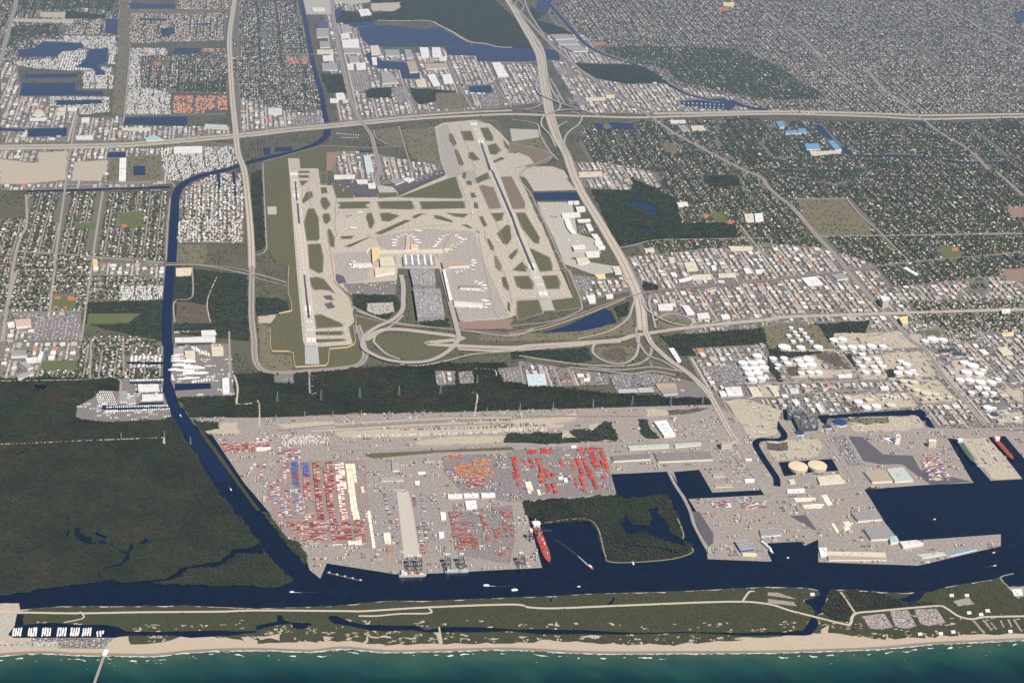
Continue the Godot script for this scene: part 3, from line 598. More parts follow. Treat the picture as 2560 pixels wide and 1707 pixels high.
["ramp",24,13,0,[643,-45,599,119,552,214,483,260,419,237,378,167,379,98,412,41,483,15]],
["highway",23,30,0,[687,-126,683,28,693,99,730,233,779,352,812,468,830,591,831,734,828,921,839,1036]],
["road",24,22,0,[839,1036,829,1218,832,1349,835,1443]],
["road",25,14,0,[648,-127,618,26,623,49,636,178,699,249,756,362]],
["ramp",23,11,0,[749,-535,690,-379,635,-240,562,-143,475,-73,325,-7]],
["ramp",23,11,5,[760,-482,749,-338,781,-235,846,-158,909,-137]],
["ramp",24,11,3,[809,-493,778,-389,764,-261,745,-112]],
["ramp",25,12,0,[760,-198,827,-259,876,-272,935,-236,954,-179,929,-130,877,-101,750,-63]],
["road",17,14,0,[225,284,414,331,512,363,618,340,718,383]],
["road",26,14,0,[318,288,469,322,627,301,758,351]],
["road",16,10,0,[154,270,154,465]],
["road",16,9,0,[1,219,-16,446]],
["road",18,9,0,[220,284,222,457]],
["road",20,12,0,[781,-1121,862,-1150,970,-1209,1071,-1231,1173,-1234,1521,-1240,1684,-1245]],
["road",20,9,0,[723,-700,793,-719]],
["road",21,12,0,[1577,-1408,1578,-1215,1597,-969]],
["road",2,14,0,[-2533,-1151,-2299,-1112,-2019,-1050,-1684,-979]],
["rail",18,12,0,[-1683,-965,-1639,-965,-1572,-949,-1405,-918,-1260,-859,-1211,-769,-1059,-665]],
["road",19,12,0,[-1671,-937,-1538,-941,-1404,-897,-1260,-818,-1210,-817,-1058,-705]],
["road",26,14,0,[-745,-410,-661,-308,-586,-238]],
["rail",27,10,0,[-741,-310,-639,-246,-537,-193,-380,-158,12,-78]],
["road",3,12,0,[-2060,-1987,-2057,-1641,-2053,-1333,-2049,-1085]],
["road",12,12,0,[-2287,-2302,-2273,-2004,-2253,-1487,-2239,-1117,-2217,-709,-2204,-407]],
["road",5,14,0,[-2479,-1937,-2431,-1520,-2442,-1265,-2437,-982,-2425,-780,-2408,-462,-2388,-89]],
["road",6,16,0,[-2414,-873,-2410,-612,-2406,-401,-2383,-89]],
["road",6,10,0,[-2044,-1085,-2042,-770,-2035,-401,-2030,-75]],
["road",11,9,0,[-1679,-1884,-1680,-1388,-1673,-993]],
["road",13,9,0,[-2214,-407,-2056,-402]],
["road",18,8,0,[-1538,-907,-1531,-548,-1614,-500,-1607,-255]],
["sandline",3,5,0,[-1409,-794,-1436,-649,-1456,-495,-1449,-358,-1437,-261]],
["road",13,12,0,[-2638,-2108,-2092,-2090,-1724,-2142,-1659,-2054]],
["road",19,9,0,[-1349,-153,-1345,281]],
["road",20,9,0,[-2345,304,-2018,308,-1839,306,-1826,523]],
["road",21,9,0,[-1983,-73,-1963,295]],
["road",19,8,0,[-1837,-68,-1816,291]],
["sandline",19,9,0,[-1326,292,-1312,417,-1317,548,-1303,568,-1251,561]],
["sandline",17,6,0,[-2278,858,-2148,856,-1974,848,-1798,844,-1621,840]],
["sandline",18,9,0,[-1621,836,-1616,895]],
["sandline",16,7,0,[-272,507,-245,529,-265,639,-287,727]],
["sandline",15,5,0,[-220,276,-134,291,-134,356,-185,353]],
["road",18,8,0,[-986,265,-993,473,-966,480]],
["sandline",16,6,0,[-1222,774,-1219,592,-1227,532]],
["rail",18,12,0,[-1144,806,-901,772,-481,732,-118,736,27,743,223,753,469,766]],
["sandline",19,9,0,[-901,768,-482,739,-120,744]],
["sandline",18,9,0,[-1006,818,-904,814,-487,789,-125,779,22,772]],
["rail",20,10,0,[-893,792,-485,767,-122,760]],
["road",19,16,0,[64,813,215,792,464,785,618,773,725,749,802,713]],
["road",24,20,0,[-923,974,-603,987,-157,976,28,1004,268,999,512,994,762,980,833,988]],
["road",19,16,0,[-838,1067,-808,1034,-748,1073,-564,1057,-166,1034]],
["road",18,10,0,[217,1234,467,1232,696,1210]],
["road",19,14,0,[469,1240,471,1344,481,1446,481,1550,472,1650,477,1811]],
["road",19,9,0,[895,982,897,857,877,737,880,635,904,625,1002,609,1099,619,1171,607,1319,593,1483,579,1646,576]],
["road",9,14,0,[1095,497,1217,481,1465,482,1633,467,1730,472]],
["road",10,14,0,[1599,39,1614,218,1616,455]],
["road",19,16,0,[1230,972,1652,965,1987,964,2203,965]],
["road",25,16,0,[1240,1001,1237,1067,1250,1224,1248,1366,1218,1407,1129,1427,835,1460]],
["road",26,14,0,[1248,992,1290,975,1343,997,1339,1184,1347,1230,1416,1243,1503,1248]],
["road",22,14,0,[2022,690,2036,805,2048,897,2091,919]],
["road",6,12,0,[1810,573,1812,701,1897,705,1997,710]],
["rail",11,12,0,[1206,448,1423,447,1608,461]],
["road",16,14,0,[828,1570,863,1660,926,1743,994,1809]],
["road",26,12,0,[839,1418,865,1453,822,1500]],
["sandline",22,11,0,[-2247,2014,-2137,2022,-1877,2049,-1653,2060,-1389,2077,-1256,2080,-950,2107,-873,2113,-637,2108,-340,2114,-283,2135,-185,2149,58,2151,469,2158,608,2183,677,2228,748,2267,853,2324,878,2323,916,2267,1004,2257,1240,2244,1277,2261,1303,2310,1348,2333,1413,2324,1658,2337]],
["sandline",23,8,0,[520,2156,560,2104,582,2102]],
["sandline",23,9,0,[-898,2140,-836,2145,-750,2139,-645,2143,-642,2114]],
["sandline",23,7,0,[910,2130,915,2199,918,2260]],
["sandline",20,6,0,[-620,2225,-621,2319]],
["sandline",23,6,0,[-1866,2040,-1852,2079,-1917,2099]],
["jetty",19,5,0,[-125,1589,65,1585,69,1816,74,1871,165,1883,313,1873,388,1849,420,1822,416,1796]],
["jetty",20,5,0,[416,1591,412,1700,399,1742]],
["sandline",19,4,0,[-983,318,-959,319]],
["sandline",19,4,0,[-982,350,-960,351]],
["sandline",19,4,0,[-985,412,-963,415]],
["jetty",15,3,0,[-996,1865,-874,1926]],
["jetty",18,6,0,[1578,2145,1575,2084,1639,2063]]]
# name, label, category, height, roof, wall, outline of the roof
const BUILDINGS = [
["warehouse","dark blue roofed warehouse beside the canal near the top edge","warehouse",9,"navy","wallw",[-663.4,-5614.6,-577.6,-5620,-583.8,-5432.2,-668.5,-5427.2]],
["warehouse","grey roofed warehouse just below the dark blue roofed one by the canal","warehouse",9,"grey","wallw",[-677.8,-5408.2,-580.4,-5417,-592.4,-5204.3,-684.7,-5184.3]],
["warehouse","square grey roofed warehouse third down the canal bank","warehouse",9,"grey","wallw",[-669.9,-5067.3,-595.7,-5071.2,-595.7,-4926.5,-673.9,-4908.3]],
["warehouse","long cream warehouse on the canal bank above the small bridge","warehouse",8,"cream","wallw",[-701,-4853.5,-579.3,-4859.5,-580.2,-4774.9,-701.8,-4755.2]],
["warehouse","white warehouse just below the small canal bridge","warehouse",8,"white","wallw",[-664.5,-4701.4,-588,-4710.5,-590.7,-4594.9,-667.1,-4578]],
["warehouse","wide grey warehouse, lowest of the row along the canal","warehouse",9,"grey","wallw",[-682.7,-4506.5,-572,-4511.2,-573.8,-4351.7,-683.2,-4347.3]],
["warehouse","grey warehouse at the left tip of the large lake","warehouse",9,"grey","wallw",[-484.6,-5531.3,-414.9,-5551.3,-403.1,-5350.8,-482.2,-5300.6]],
["warehouse","small white warehouse below the left tip of the large lake","warehouse",8,"white","wallw",[-496.5,-5273.1,-428.1,-5292.1,-431.1,-5186.9,-498,-5183.2]],
["warehouse","wide white roofed warehouse by the left shore of the large lake","warehouse",9,"white","wallw",[-497.8,-5120.5,-367.6,-5142.3,-378.4,-4937.4,-502,-4925.5]],
["warehouse","long low grey warehouse under the wide white one","warehouse",8,"grey","wallw",[-501,-4877.5,-369,-4898.3,-373.3,-4784.8,-503.3,-4778.6]],
["warehouse","grey warehouse right of the road, above two small white ones","warehouse",9,"grey","wallw",[-476.7,-4692.9,-399,-4710.3,-403.1,-4545.5,-475.8,-4528.8]],
["warehouse","left of two small white sheds beside the industrial park road","warehouse",8,"white","wallw",[-501.2,-4504.1,-453.6,-4506.1,-458.9,-4372.7,-502.2,-4370.9]],
["warehouse","right of two small white sheds beside the industrial park road","warehouse",8,"white","wallw",[-432.7,-4520.5,-363.9,-4537,-367.3,-4389.6,-435.3,-4373.6]],
["warehouse","cream warehouse on the lower shore of the large lake, leftmost there","warehouse",9,"cream","wallw",[-293.6,-4970.5,-230.3,-4988.2,-227.9,-4774.2,-299.5,-4742.8]],
["warehouse","wide grey warehouse on the lower shore of the large lake","warehouse",9,"grey","wallw",[-190.6,-4875.1,-83.2,-4880.4,-89.9,-4724.6,-196.1,-4719.7]],
["warehouse","narrow grey warehouse on the lakeshore right of the wide grey one","warehouse",9,"grey","wallw",[-41.8,-4882.4,8,-4884.9,8.1,-4687.3,-46.4,-4671]],
["warehouse","small white shed on a spit between lake and winding inlet","warehouse",7,"white","wallw",[-304.6,-4679.8,-268.1,-4681.4,-278.9,-4503.4,-310.9,-4502]],
["warehouse","tan roofed warehouse on the peninsula in the winding inlet","warehouse",9,"tan","wallw",[-56.1,-4574.2,10.2,-4590.8,7.2,-4335.2,-57.8,-4319.5]],
["warehouse","large grey roofed warehouse left of the winding inlet","warehouse",10,"grey","wallw",[-268.9,-4295,-200.7,-4310.7,-160.9,-4067.8,-279.3,-4038.5]],
["warehouse","left of two bright white warehouses on the lakeshore","warehouse",10,"white","wallw",[80.3,-4942.6,147.3,-4946,128.2,-4703.4,69.2,-4686.8]],
["warehouse","right of two bright white warehouses on the lakeshore","warehouse",10,"white","wallw",[176.6,-4947.4,239.6,-4950.6,220.5,-4721.6,152.9,-4704.5]],
["warehouse","small white annex below the right lakeshore warehouse","warehouse",8,"white","wallw",[202.5,-4707.9,262,-4724.6,250.6,-4632.2,192.6,-4624.1]],
["warehouse","long tan roofed warehouse below the bright white pair","warehouse",9,"tan","wallw",[71.8,-4525.2,235.9,-4545.8,225,-4423.7,70.4,-4404]],
["warehouse","white warehouse, left of a pair above the dry field","warehouse",10,"white","wallw",[61.8,-4255.4,118.9,-4270.7,127.9,-4014.6,75.8,-4000.3]],
["warehouse","white warehouse, right of a pair above the dry field","warehouse",10,"white","wallw",[169,-4259.5,234.4,-4275.1,229.8,-4081.3,161.4,-4066.3]],
["warehouse","pale cream warehouse left of the white pair above the dry field","warehouse",8,"cream","wallw",[-38.2,-4129.2,35.2,-4157.4,32.5,-3992.7,-37.3,-3990.4]],
["warehouse","very large white warehouse under the right end of the lake","warehouse",12,"white","wallw",[580.9,-4564.5,645.1,-4581,657.6,-4245.3,574.9,-4229.1]],
["building","white industrial building left of the boulevard above the freeway","building",8,"white","wallw",[-621.8,-3812.4,-568.5,-3826.1,-561.4,-3706.6,-622.3,-3681.3]],
["building","small white building left of two by the canal above the freeway","building",7,"white","wallw",[-669.5,-3694.8,-610.2,-3696.5,-614.6,-3625.8,-670.3,-3617.3]],
["building","small cream building beside the boulevard above the freeway","building",7,"cream","wallw",[-585.3,-3680.6,-544.5,-3681.8,-548.1,-3627.6,-585.3,-3621.9]],
["building","pale blue roofed building left of the canal above the freeway","building",8,"paleblue","wallw",[-1089.3,-3484,-999.5,-3486.2,-1003.2,-3362.4,-1092.1,-3360.4]],
["building","white building at the canal near the top edge","building",8,"white","wallw",[-682,-6040.2,-584.8,-6047,-580.5,-5963.9,-677.1,-5957.2]],
["building","white striped building above the large lake","building",10,"white","wallw",[-308.9,-6008.6,-222.9,-6031.3,-209.5,-5866,-301.4,-5810.8]],
["hangar","long pale blue roofed hangar above the south apron","hangar",14,"paleblue","wallw",[-525.4,-2560.5,-484.8,-2560.8,-483.4,-2288.3,-529.5,-2288.1]],
["hangar","long white hangar above the dark west apron","hangar",9,"white","wallw",[-726.5,-2230.9,-602.5,-2231.1,-606,-2181.8,-729.7,-2176.2]],
["hangar","white hangar on the right rim of the dark west apron","hangar",9,"white","wallw",[-601.7,-2151,-533.2,-2154.6,-534.2,-2100.6,-595.9,-2097]],
["hangar","small white hangar nearest the taxiway on the dark west apron","hangar",9,"white","wallw",[-537.1,-2088.1,-493.7,-2097,-492.8,-2029.3,-535.9,-2020.5]],
["hangar","grey roofed hangar beside the narrow dark apron strip","hangar",10,"grey","wallw",[-399,-2124.9,-354.7,-2179.4,-314.1,-2125,-371.4,-2071]],
["hangar","bright white hangar beside the narrow dark apron strip","hangar",10,"white","wallw",[-321.2,-2152.1,-288,-2188.7,-248.1,-2161.3,-289.7,-2106.9]],
["terminal_building","long narrow cream terminal along the top of the terminal loop","terminal",16,"cream","wallw",[-558.6,-1078.1,-209.3,-1089.4,-211.6,-1045.2,-561.6,-1041.6]],
["terminal_building","ochre concourse block at the left end of the terminal","terminal",18,"ochre","wallw",[-591.1,-1110.9,-549.4,-1117.5,-560.5,-986.4,-602.1,-901.6]],
["terminal_building","cream terminal block left of the upper parking garage","terminal",16,"cream","wallw",[-558.4,-976.5,-490.5,-989.5,-483.4,-878.1,-563.7,-879.9]],
["terminal_building","tan terminal block right of the upper parking garage","terminal",16,"tan","wallw",[-233.2,-929.6,-212.2,-929.1,-203.3,-826.8,-233.9,-827.5]],
["terminal_building","long slanting white terminal right of the rental garage","terminal",18,"white","wallw",[-241.1,-816.2,-228.4,-815.9,-236.6,-439.8,-252.1,-440.3]],
["terminal_building","tan concourse reaching right from the terminal, uppermost of three","terminal",12,"tan","wallw",[-208.9,-935.3,-118,-921.9,-91.6,-878.5,-204.3,-864]],
["terminal_building","grey concourse reaching right from the terminal, middle of three","terminal",12,"grey","wallw",[-179.2,-631.6,-67.5,-616.6,-71.3,-589.8,-177.7,-599.4]],
["terminal_building","white concourse reaching right from the terminal, lowest of three","terminal",12,"white","wallw",[-229.5,-436.8,-86.2,-406.8,-89.9,-381.3,-232.4,-392.1]],
["terminal_building","pinkish concourse pier in the left ring of parked airliners","terminal",12,"pink","wallw",[-384,-1294.9,-370.8,-1294.7,-384.1,-1104.8,-408.9,-1105.2]],
["terminal_building","ochre block beside the left ring of parked airliners","terminal",10,"ochre","wallw",[-373.1,-1165.8,-336.4,-1174.2,-337.4,-1120.4,-375.3,-1115.2]],
["terminal_building","tan concourse pier in the right ring of parked airliners","terminal",12,"tan","wallw",[-142.2,-1291.3,-124,-1291.1,-134.4,-1199.4,-171.2,-1106.9,-200.1,-1104.4]],
["terminal_building","white concourse pier reaching left over the south apron","terminal",11,"white","wallw",[-709.6,-919.7,-607.2,-923.2,-603.9,-892,-705.9,-891.4]],
["terminal_building","cream unfinished terminal block below the left concourse","terminal",12,"cream","wallw",[-596.9,-858.7,-490.8,-859.1,-493.4,-800.6,-599.2,-761.8]],
["parking_garage","upper parking garage with white sunshade rows inside the terminal loop","garage",15,"deck","concretew",[-433.1,-1009.4,-263.4,-1006.1,-270.2,-872.8,-440.4,-876.6]],
["parking_garage","middle grey parking garage inside the terminal loop","garage",18,"deck","concretew",[-415.5,-838.4,-284.1,-828.4,-299.9,-619.1,-416.7,-622.2]],
["parking_garage","largest parking garage with cars parked on its roof, lowest of three","garage",22,"deck","concretew",[-421.5,-576.4,-283.8,-566,-299.5,-244.1,-435.7,-232.6]],
["building","pale yellow roofed building right of the expressway, above the park","building",8,"cream","wallw",[784.5,-2285.5,935.7,-2297.4,928,-2229.2,777.8,-2217.6]],
["hangar","small white hangar below the dark pond, left of a pair","hangar",8,"white","wallw",[625.1,-1800.1,655.7,-1805.2,648.2,-1760.4,620.1,-1757.1]],
["hangar","small white hangar below the dark pond, right of a pair","hangar",8,"white","wallw",[658.6,-1803.4,689.3,-1808.5,685.9,-1765.3,654.7,-1760.3]],
["hangar","white hangar beside the expressway, under the small pair","hangar",11,"white","wallw",[652.4,-1706.7,706.2,-1714.8,700.7,-1655.5,648.7,-1639.1]],
["hangar","long white hangar on the north apron near the blue airliner","hangar",12,"white","wallw",[548.2,-1604,654.5,-1619.8,654.1,-1569.8,545.2,-1554.3]],
["hangar","bent white hangar along the north apron","hangar",12,"white","wallw",[548.5,-1521.4,577.8,-1524.4,574.1,-1391.6,575.7,-1288.6,549.2,-1312.6,539.5,-1392]],
["hangar","thin white building between bent hangar and expressway","hangar",9,"white","wallw",[624.4,-1516.4,702.9,-1523.8,696.1,-1491.1,621.8,-1487]],
["hangar","white hangar beside the expressway opposite the bent one","hangar",9,"white","wallw",[658.1,-1446,688.4,-1453.7,689.1,-1365.3,659.1,-1357.7]],
["hangar","first of three stepped white hangars along the expressway","hangar",10,"white","wallw",[659.6,-1300,694.1,-1299.5,699.5,-1221.3,669.9,-1214.1]],
["hangar","second of three stepped white hangars along the expressway","hangar",10,"white","wallw",[657.3,-1198.8,698.6,-1202.8,699,-1152.1,655.4,-1145.2]],
["hangar","third of three stepped white hangars along the expressway","hangar",10,"white","wallw",[662.1,-1132.9,703.1,-1136.7,699.9,-1098.8,659.6,-1092]],
["hangar","tall white boxy hangar standing alone on the north apron","hangar",18,"white","wallw",[517.5,-1121.4,586.9,-1130.8,584.8,-1074.9,515.7,-1065.7]],
["hangar","white hangar below the three stepped ones","hangar",11,"white","wallw",[576.4,-1046.2,651.7,-1055.3,645.3,-995.9,573.5,-986.9]],
["hangar","cream white hangar with a slanted front, near the runway end","hangar",11,"cream","wallw",[508.7,-966.2,570.5,-972.3,575,-921,522.7,-885.9,503.3,-893.5]],
["building","cream building touching the expressway, below the hangars","building",10,"cream","wallw",[684.7,-855.8,723.7,-854.9,719.5,-769.4,682.3,-763.2]],
["building","pale yellow roofed building above the runway end car lots","building",9,"yellow","wallw",[565.9,-747.1,622.1,-759.8,617.5,-710.9,574.8,-705]],
["building","white building at the runway corner above the railway","building",8,"white","wallw",[466.7,-492.9,513.9,-498.1,501.8,-413,466.4,-407.5]],
["building","small white building beside the railway near the runway end","building",8,"white","wallw",[572.7,-503.1,611,-506,605.1,-466.3,569.6,-462.1]],
["warehouse","white roofed warehouse beside the loop ramp","warehouse",9,"white","wallw",[819.2,-371.2,897,-381.9,886.2,-317.3,810.6,-313.3]],
["warehouse","bright white slanted warehouse above the loop ramp","warehouse",9,"white","wallw",[944.1,-351.8,977.4,-357.2,986.1,-260.2,944.6,-255.2]],
["warehouse","large cream square warehouse in the district right of the expressway","warehouse",9,"cream","wallw",[1095,-892.6,1160,-905.9,1151,-804.3,1088.5,-798.6]],
["warehouse","small cream shed left of the large cream square warehouse","warehouse",7,"cream","wallw",[1026.5,-972.2,1060.3,-971.5,1051.3,-912.7,1019.6,-908.9]],
["warehouse","small white shed above the long white railway warehouse","warehouse",7,"white","wallw",[987.3,-769.7,1016.1,-776.1,1015.4,-726.5,986.7,-720.2]],
["warehouse","long cream warehouse with rounded end by the railway","warehouse",9,"cream","wallw",[1094.9,-731.5,1201.1,-743.1,1195.2,-689.5,1086.7,-678.2]],
["warehouse","low white warehouse attached left of the long cream one","warehouse",8,"white","wallw",[1007.3,-672.7,1091.5,-718.2,1085.5,-684.7,1007.9,-651.8]],
["warehouse","small white shed between the cream warehouses","warehouse",7,"white","wallw",[1239.4,-857.5,1264.7,-859.8,1255.7,-806.4,1231.4,-806.9]],
["warehouse","white shed, left of a pair by the railway in the industrial district","warehouse",7,"white","wallw",[1409.6,-817.3,1441.1,-819.5,1443.4,-766.1,1407.7,-759.7]],
["warehouse","white shed, right of a pair by the railway in the industrial district","warehouse",7,"white","wallw",[1470.5,-794.2,1505.1,-796.3,1499.2,-757.6,1464.3,-754.1]],
["warehouse","long pale shed along the railway right of the cream warehouse","warehouse",8,"cream","wallw",[1247.9,-747,1346,-759,1339.6,-716.4,1241,-711.7]],
["school_building","cream school block, left half, right of the park","school",9,"cream","wallw",[1647.9,-1593,1702.9,-1597.6,1674.7,-1483.5,1622.7,-1475.8]],
["school_building","white school block, right half, right of the park","school",9,"white","wallw",[1712.9,-1597.5,1760.8,-1600.5,1734.9,-1491.2,1683.6,-1480.1]],
["building","white building standing in trees right of the park pond","building",8,"white","wallw",[1284.4,-1778.9,1350.4,-1787.2,1341,-1726.4,1278.7,-1718.2]],
["building","cream building below the curved park road","building",8,"cream","wallw",[919.6,-1091.9,975.9,-1106.1,969.2,-1053.2,918,-1046.7]],
["warehouse","tan roofed shed on the lower side of the railway","warehouse",8,"tan","wallw",[1113.6,-545.9,1185.8,-580.8,1182.9,-549.4,1123.8,-529.3]],
["warehouse","white warehouse above the highway, left of two","warehouse",8,"white","wallw",[997.4,-259.4,1057.9,-270.2,1054.2,-215.6,990.1,-211.4]],
["warehouse","white warehouse above the highway, right of two","warehouse",8,"white","wallw",[1116.4,-242.7,1161.1,-247.7,1157.6,-205.8,1115.9,-200.9]],
["warehouse","long cream warehouse facing the wood","warehouse",9,"cream","wallw",[1410.5,-1119.1,1550.7,-1109,1542.2,-1070.7,1412.1,-1070]],
["warehouse","bent white warehouse beside the railway on the right","warehouse",8,"white","wallw",[2320.6,-801.8,2350.2,-804.1,2383.1,-719.9,2358.4,-706]],
["warehouse","grey warehouse where the diagonal avenue meets the railway","warehouse",8,"grey","wallw",[1879.1,-717.6,1951.7,-737.4,1962.5,-672.6,1890.3,-653.1]],
["warehouse","white warehouse left of the grey one by the railway","warehouse",8,"white","wallw",[1695.6,-679.3,1782.4,-698.4,1791.2,-599.4,1701.6,-587.8]],
["apartment_tower","tall white apartment tower beside the diagonal avenue","tower",42,"white","wallw",[2017.9,-368.9,2049.8,-373.4,2050.3,-317,2012.5,-304.9]],
["apartment_block","white mid-rise block near the right edge above the tank farm","building",18,"white","wallw",[2649.8,-240.2,2698.3,-245.3,2680,-199.6,2631.8,-194.6]],
["apartment_block","cream mid-rise block beside the diagonal avenue below the highway","building",18,"yellow","wallw",[2046.2,-161.9,2098.2,-173.1,2068.2,-91.1,2036.7,-85.8]],
["building","yellow roofed building at the right edge above the tanks","building",8,"yellow","wallw",[2529.7,18.1,2602.8,8.3,2588.4,38.9,2527.1,42.9]],
["boat_shed","blue roofed boat shed, uppermost of the blue roofs by the river","shed",10,"blue","wallw",[2377.2,-3269,2428.5,-3281.5,2411,-3167,2364.4,-3143.6]],
["boat_shed","narrow blue roofed boat shed left in the river yard","shed",10,"blue","wallw",[2381.7,-3076.6,2469,-3082.5,2455,-3028.9,2367.4,-3021]],
["boat_shed","small square blue roofed boat shed in the river yard","shed",10,"blue","wallw",[2487.9,-3123.2,2542.9,-3128.6,2524.3,-3038.9,2462,-3033.5]],
["boat_shed","largest blue roofed boat shed in the river yard","shed",11,"blue","wallw",[2432.4,-2812.7,2527.9,-2824.6,2510.1,-2718.2,2408,-2706.7]],
["boat_shed","slanting blue roofed boat shed at the water's edge","shed",11,"blue","wallw",[2616,-2879.5,2656.2,-2884.4,2658.6,-2719.7,2605.3,-2698.1]],
["building","long cream building under the blue boat sheds","building",7,"cream","wallw",[2426,-2680.2,2650.3,-2694.9,2629.1,-2657,2407.3,-2603.3]],
["warehouse","first of three big grey roofed warehouses right of the expressway fork","warehouse",10,"grey","wallw",[1161.1,-5344.1,1305.4,-5383.3,1352.5,-5262.2,1187,-5222.7]],
["warehouse","second of three big grey roofed warehouses right of the expressway fork","warehouse",10,"grey","wallw",[1181.3,-5192,1337.5,-5230.8,1357.4,-5110.8,1187.7,-5087.1]],
["warehouse","third of three big grey roofed warehouses right of the expressway fork","warehouse",10,"grey","wallw",[1199.5,-5057.9,1353.1,-5089.6,1387.9,-4919.9,1263.6,-4899.3]],
["building","white low building under the freeway beside the diagonal road","building",8,"white","wallw",[1623.2,-3282.8,1734.6,-3296.5,1727.3,-3239.4,1619.3,-3237.3]],
["building","grey building right of the diagonal road below the freeway","building",8,"grey","wallw",[1650.9,-3181.6,1705.8,-3187.1,1709.5,-3071.4,1652.4,-3070.5]],
["building","cream building right of the grey one below the freeway","building",8,"cream","wallw",[1740.1,-3172,1827.9,-3184.8,1827,-3084.4,1731.5,-3082.8]],
["building","small yellow roofed building on the diagonal road","building",9,"yellow","wallw",[1290.7,-3829.9,1355.8,-3836.8,1348.8,-3787.2,1284,-3780.4]],
["building","long cream building left of the diagonal road","building",9,"cream","wallw",[1126.8,-3763.6,1276,-3780.2,1268.3,-3726.1,1124.7,-3714.8]],
["building","bright yellow roofed building near the top edge","building",9,"yellow","wallw",[2913.6,-6462.5,3017,-6477.4,2986.5,-6373.5,2891,-6366.7]],
["warehouse","long white warehouse beside the expressway end","warehouse",9,"white","wallw",[751.9,121.5,777.7,116.6,780.6,252.3,760.1,262.8]],
["building","pale blue grey roofed building below the highway, alone in a lot","building",9,"paleblue","wallw",[8.7,357.4,96.4,355.8,88.5,462.4,1.8,463.7]],
["carport","left striped carport roof beside the mangrove","carport",5,"stripe","wallw",[412.4,514.2,500.2,513,500.6,550.8,407.6,551.6]],
["carport","right striped carport roof beside the mangrove","carport",5,"stripe","wallw",[505.8,504.8,577.7,502.9,576,548.1,504.4,550]],
["building","tan building with an orange front beside the mangrove","building",8,"tan","orangew",[599.7,475.4,693.9,474.4,691.8,519,599.4,519]],
["building","grey roofed building below the tan and orange one","building",8,"grey","wallw",[602.2,528.6,689.6,527.4,679.8,575.2,612,582.4]],
["warehouse","very large bright white warehouse above the long port sheds","warehouse",13,"white","wallw",[504.1,831.9,563,825.2,571.3,953.8,518.4,963.2]],
["warehouse","long pale green shed along the port road, left piece","warehouse",8,"palegreen","wallw",[339.1,1028.8,524,1020.6,519.4,1048.1,342.3,1056.6]],
["warehouse","pale green shed along the port road, right piece","warehouse",8,"palegreen","wallw",[549,1022,667.2,1014.5,666.5,1035,546.7,1049.6]],
["warehouse","long grey port shed with a white front, left of two","warehouse",10,"deckd","wallw",[249.4,1108.3,416.3,1099.7,413,1142.9,250.8,1151.4]],
["warehouse","longest grey port shed with a white front, right of two","warehouse",10,"deckd","wallw",[440.6,1096.6,684.4,1093,683.8,1161.2,441.4,1166.9]],
["office_building","tan topped white office block among trees in the port","office",28,"tan","wallw",[744.5,1048.3,795.5,1041.7,795.1,1069.7,744.4,1076.2]],
["warehouse","upper of two stacked white warehouses beside the port expressway","warehouse",8,"white","wallw",[917.9,527.4,995.7,522.5,991.3,563.7,915.3,567.5]],
["warehouse","lower of two stacked white warehouses beside the port expressway","warehouse",8,"white","wallw",[913.2,574.8,988.5,567.8,985.6,600.2,913.1,602]],
["warehouse","small white shed at the left of the stacked warehouses","warehouse",8,"white","wallw",[880.1,562.7,906.3,558.6,908.5,601.8,878.3,605.6]],
["warehouse","cream warehouse right of the stacked white ones","warehouse",8,"cream","wallw",[1032.2,527.3,1073.9,526.1,1074.9,604.5,1028,610.6]],
["gatehouse","small white booth building on the port road","building",6,"white","wallw",[825.3,1161.8,855.3,1159,852.8,1175.1,826.8,1176.3]],
["building","white round ended building beside the port road","building",7,"white","wallw",[775,1324.2,818.8,1322.5,811.2,1347.1,770.2,1348.1]],
["building","grey building among trees by the dark basin","building",7,"grey","wallw",[649.9,1273.2,698.1,1263.8,698.9,1294.5,648.3,1295.8]],
["building","tan low building at the head of the dark basin","building",6,"tan","wallw",[635.8,1357.1,710.3,1353.1,708.6,1375.3,632.5,1377.4]],
["building","small white building in the lots above the mangrove","building",7,"white","wallw",[273,405.2,302.4,401.2,296.6,428.8,269.1,429.7]],
["building","red brown roofed rows in the lots above the mangrove","building",6,"red","wallw",[166.6,409.3,211,406,207.3,425.1,166.7,427.5]],
["gatehouse","small white gate building on the port road left of the sheds","building",6,"white","wallw",[93.3,1009,117.3,1008.5,114.8,1025.8,92.5,1025.5]],
["terminal_building","tan roofed half of the cruise terminal at the harbour basin","terminal",12,"tan","wallw",[1311.1,1303.1,1410.2,1291.2,1407.8,1382.8,1316.4,1386]],
["terminal_building","pale green roofed half of the cruise terminal at the harbour basin","terminal",12,"palegreen","wallw",[1417.4,1288.1,1494.3,1278.3,1500.3,1383.2,1416.6,1387.7]],
["warehouse","large cream warehouse below the two moated tanks","warehouse",10,"cream","wallw",[1091.9,1330.8,1191.7,1314.9,1197.9,1375.5,1085.1,1385.1]],
["warehouse","white shed at the power station","warehouse",8,"white","wallw",[1199.5,656.4,1226,652.5,1227.4,700.2,1204.6,704.2]],
["warehouse","white shed in the middle of the tank farm","warehouse",8,"white","wallw",[1671.5,551.5,1709.8,547.9,1708.7,575.9,1666.6,578.2]],
["warehouse","long white shed beside the tank farm railway","warehouse",7,"white","wallw",[1505.6,427.3,1578.4,419.4,1570.7,447.9,1503.1,449.3]],
["warehouse","cream narrow shed in the lower tank farm","warehouse",8,"cream","wallw",[1743,624.6,1762,614.8,1767.7,658.6,1748.2,672.4]],
["warehouse","white warehouse above the right tank farm","warehouse",8,"white","wallw",[2325.2,199.3,2359.1,192.3,2363.5,237.7,2331.9,242.3]],
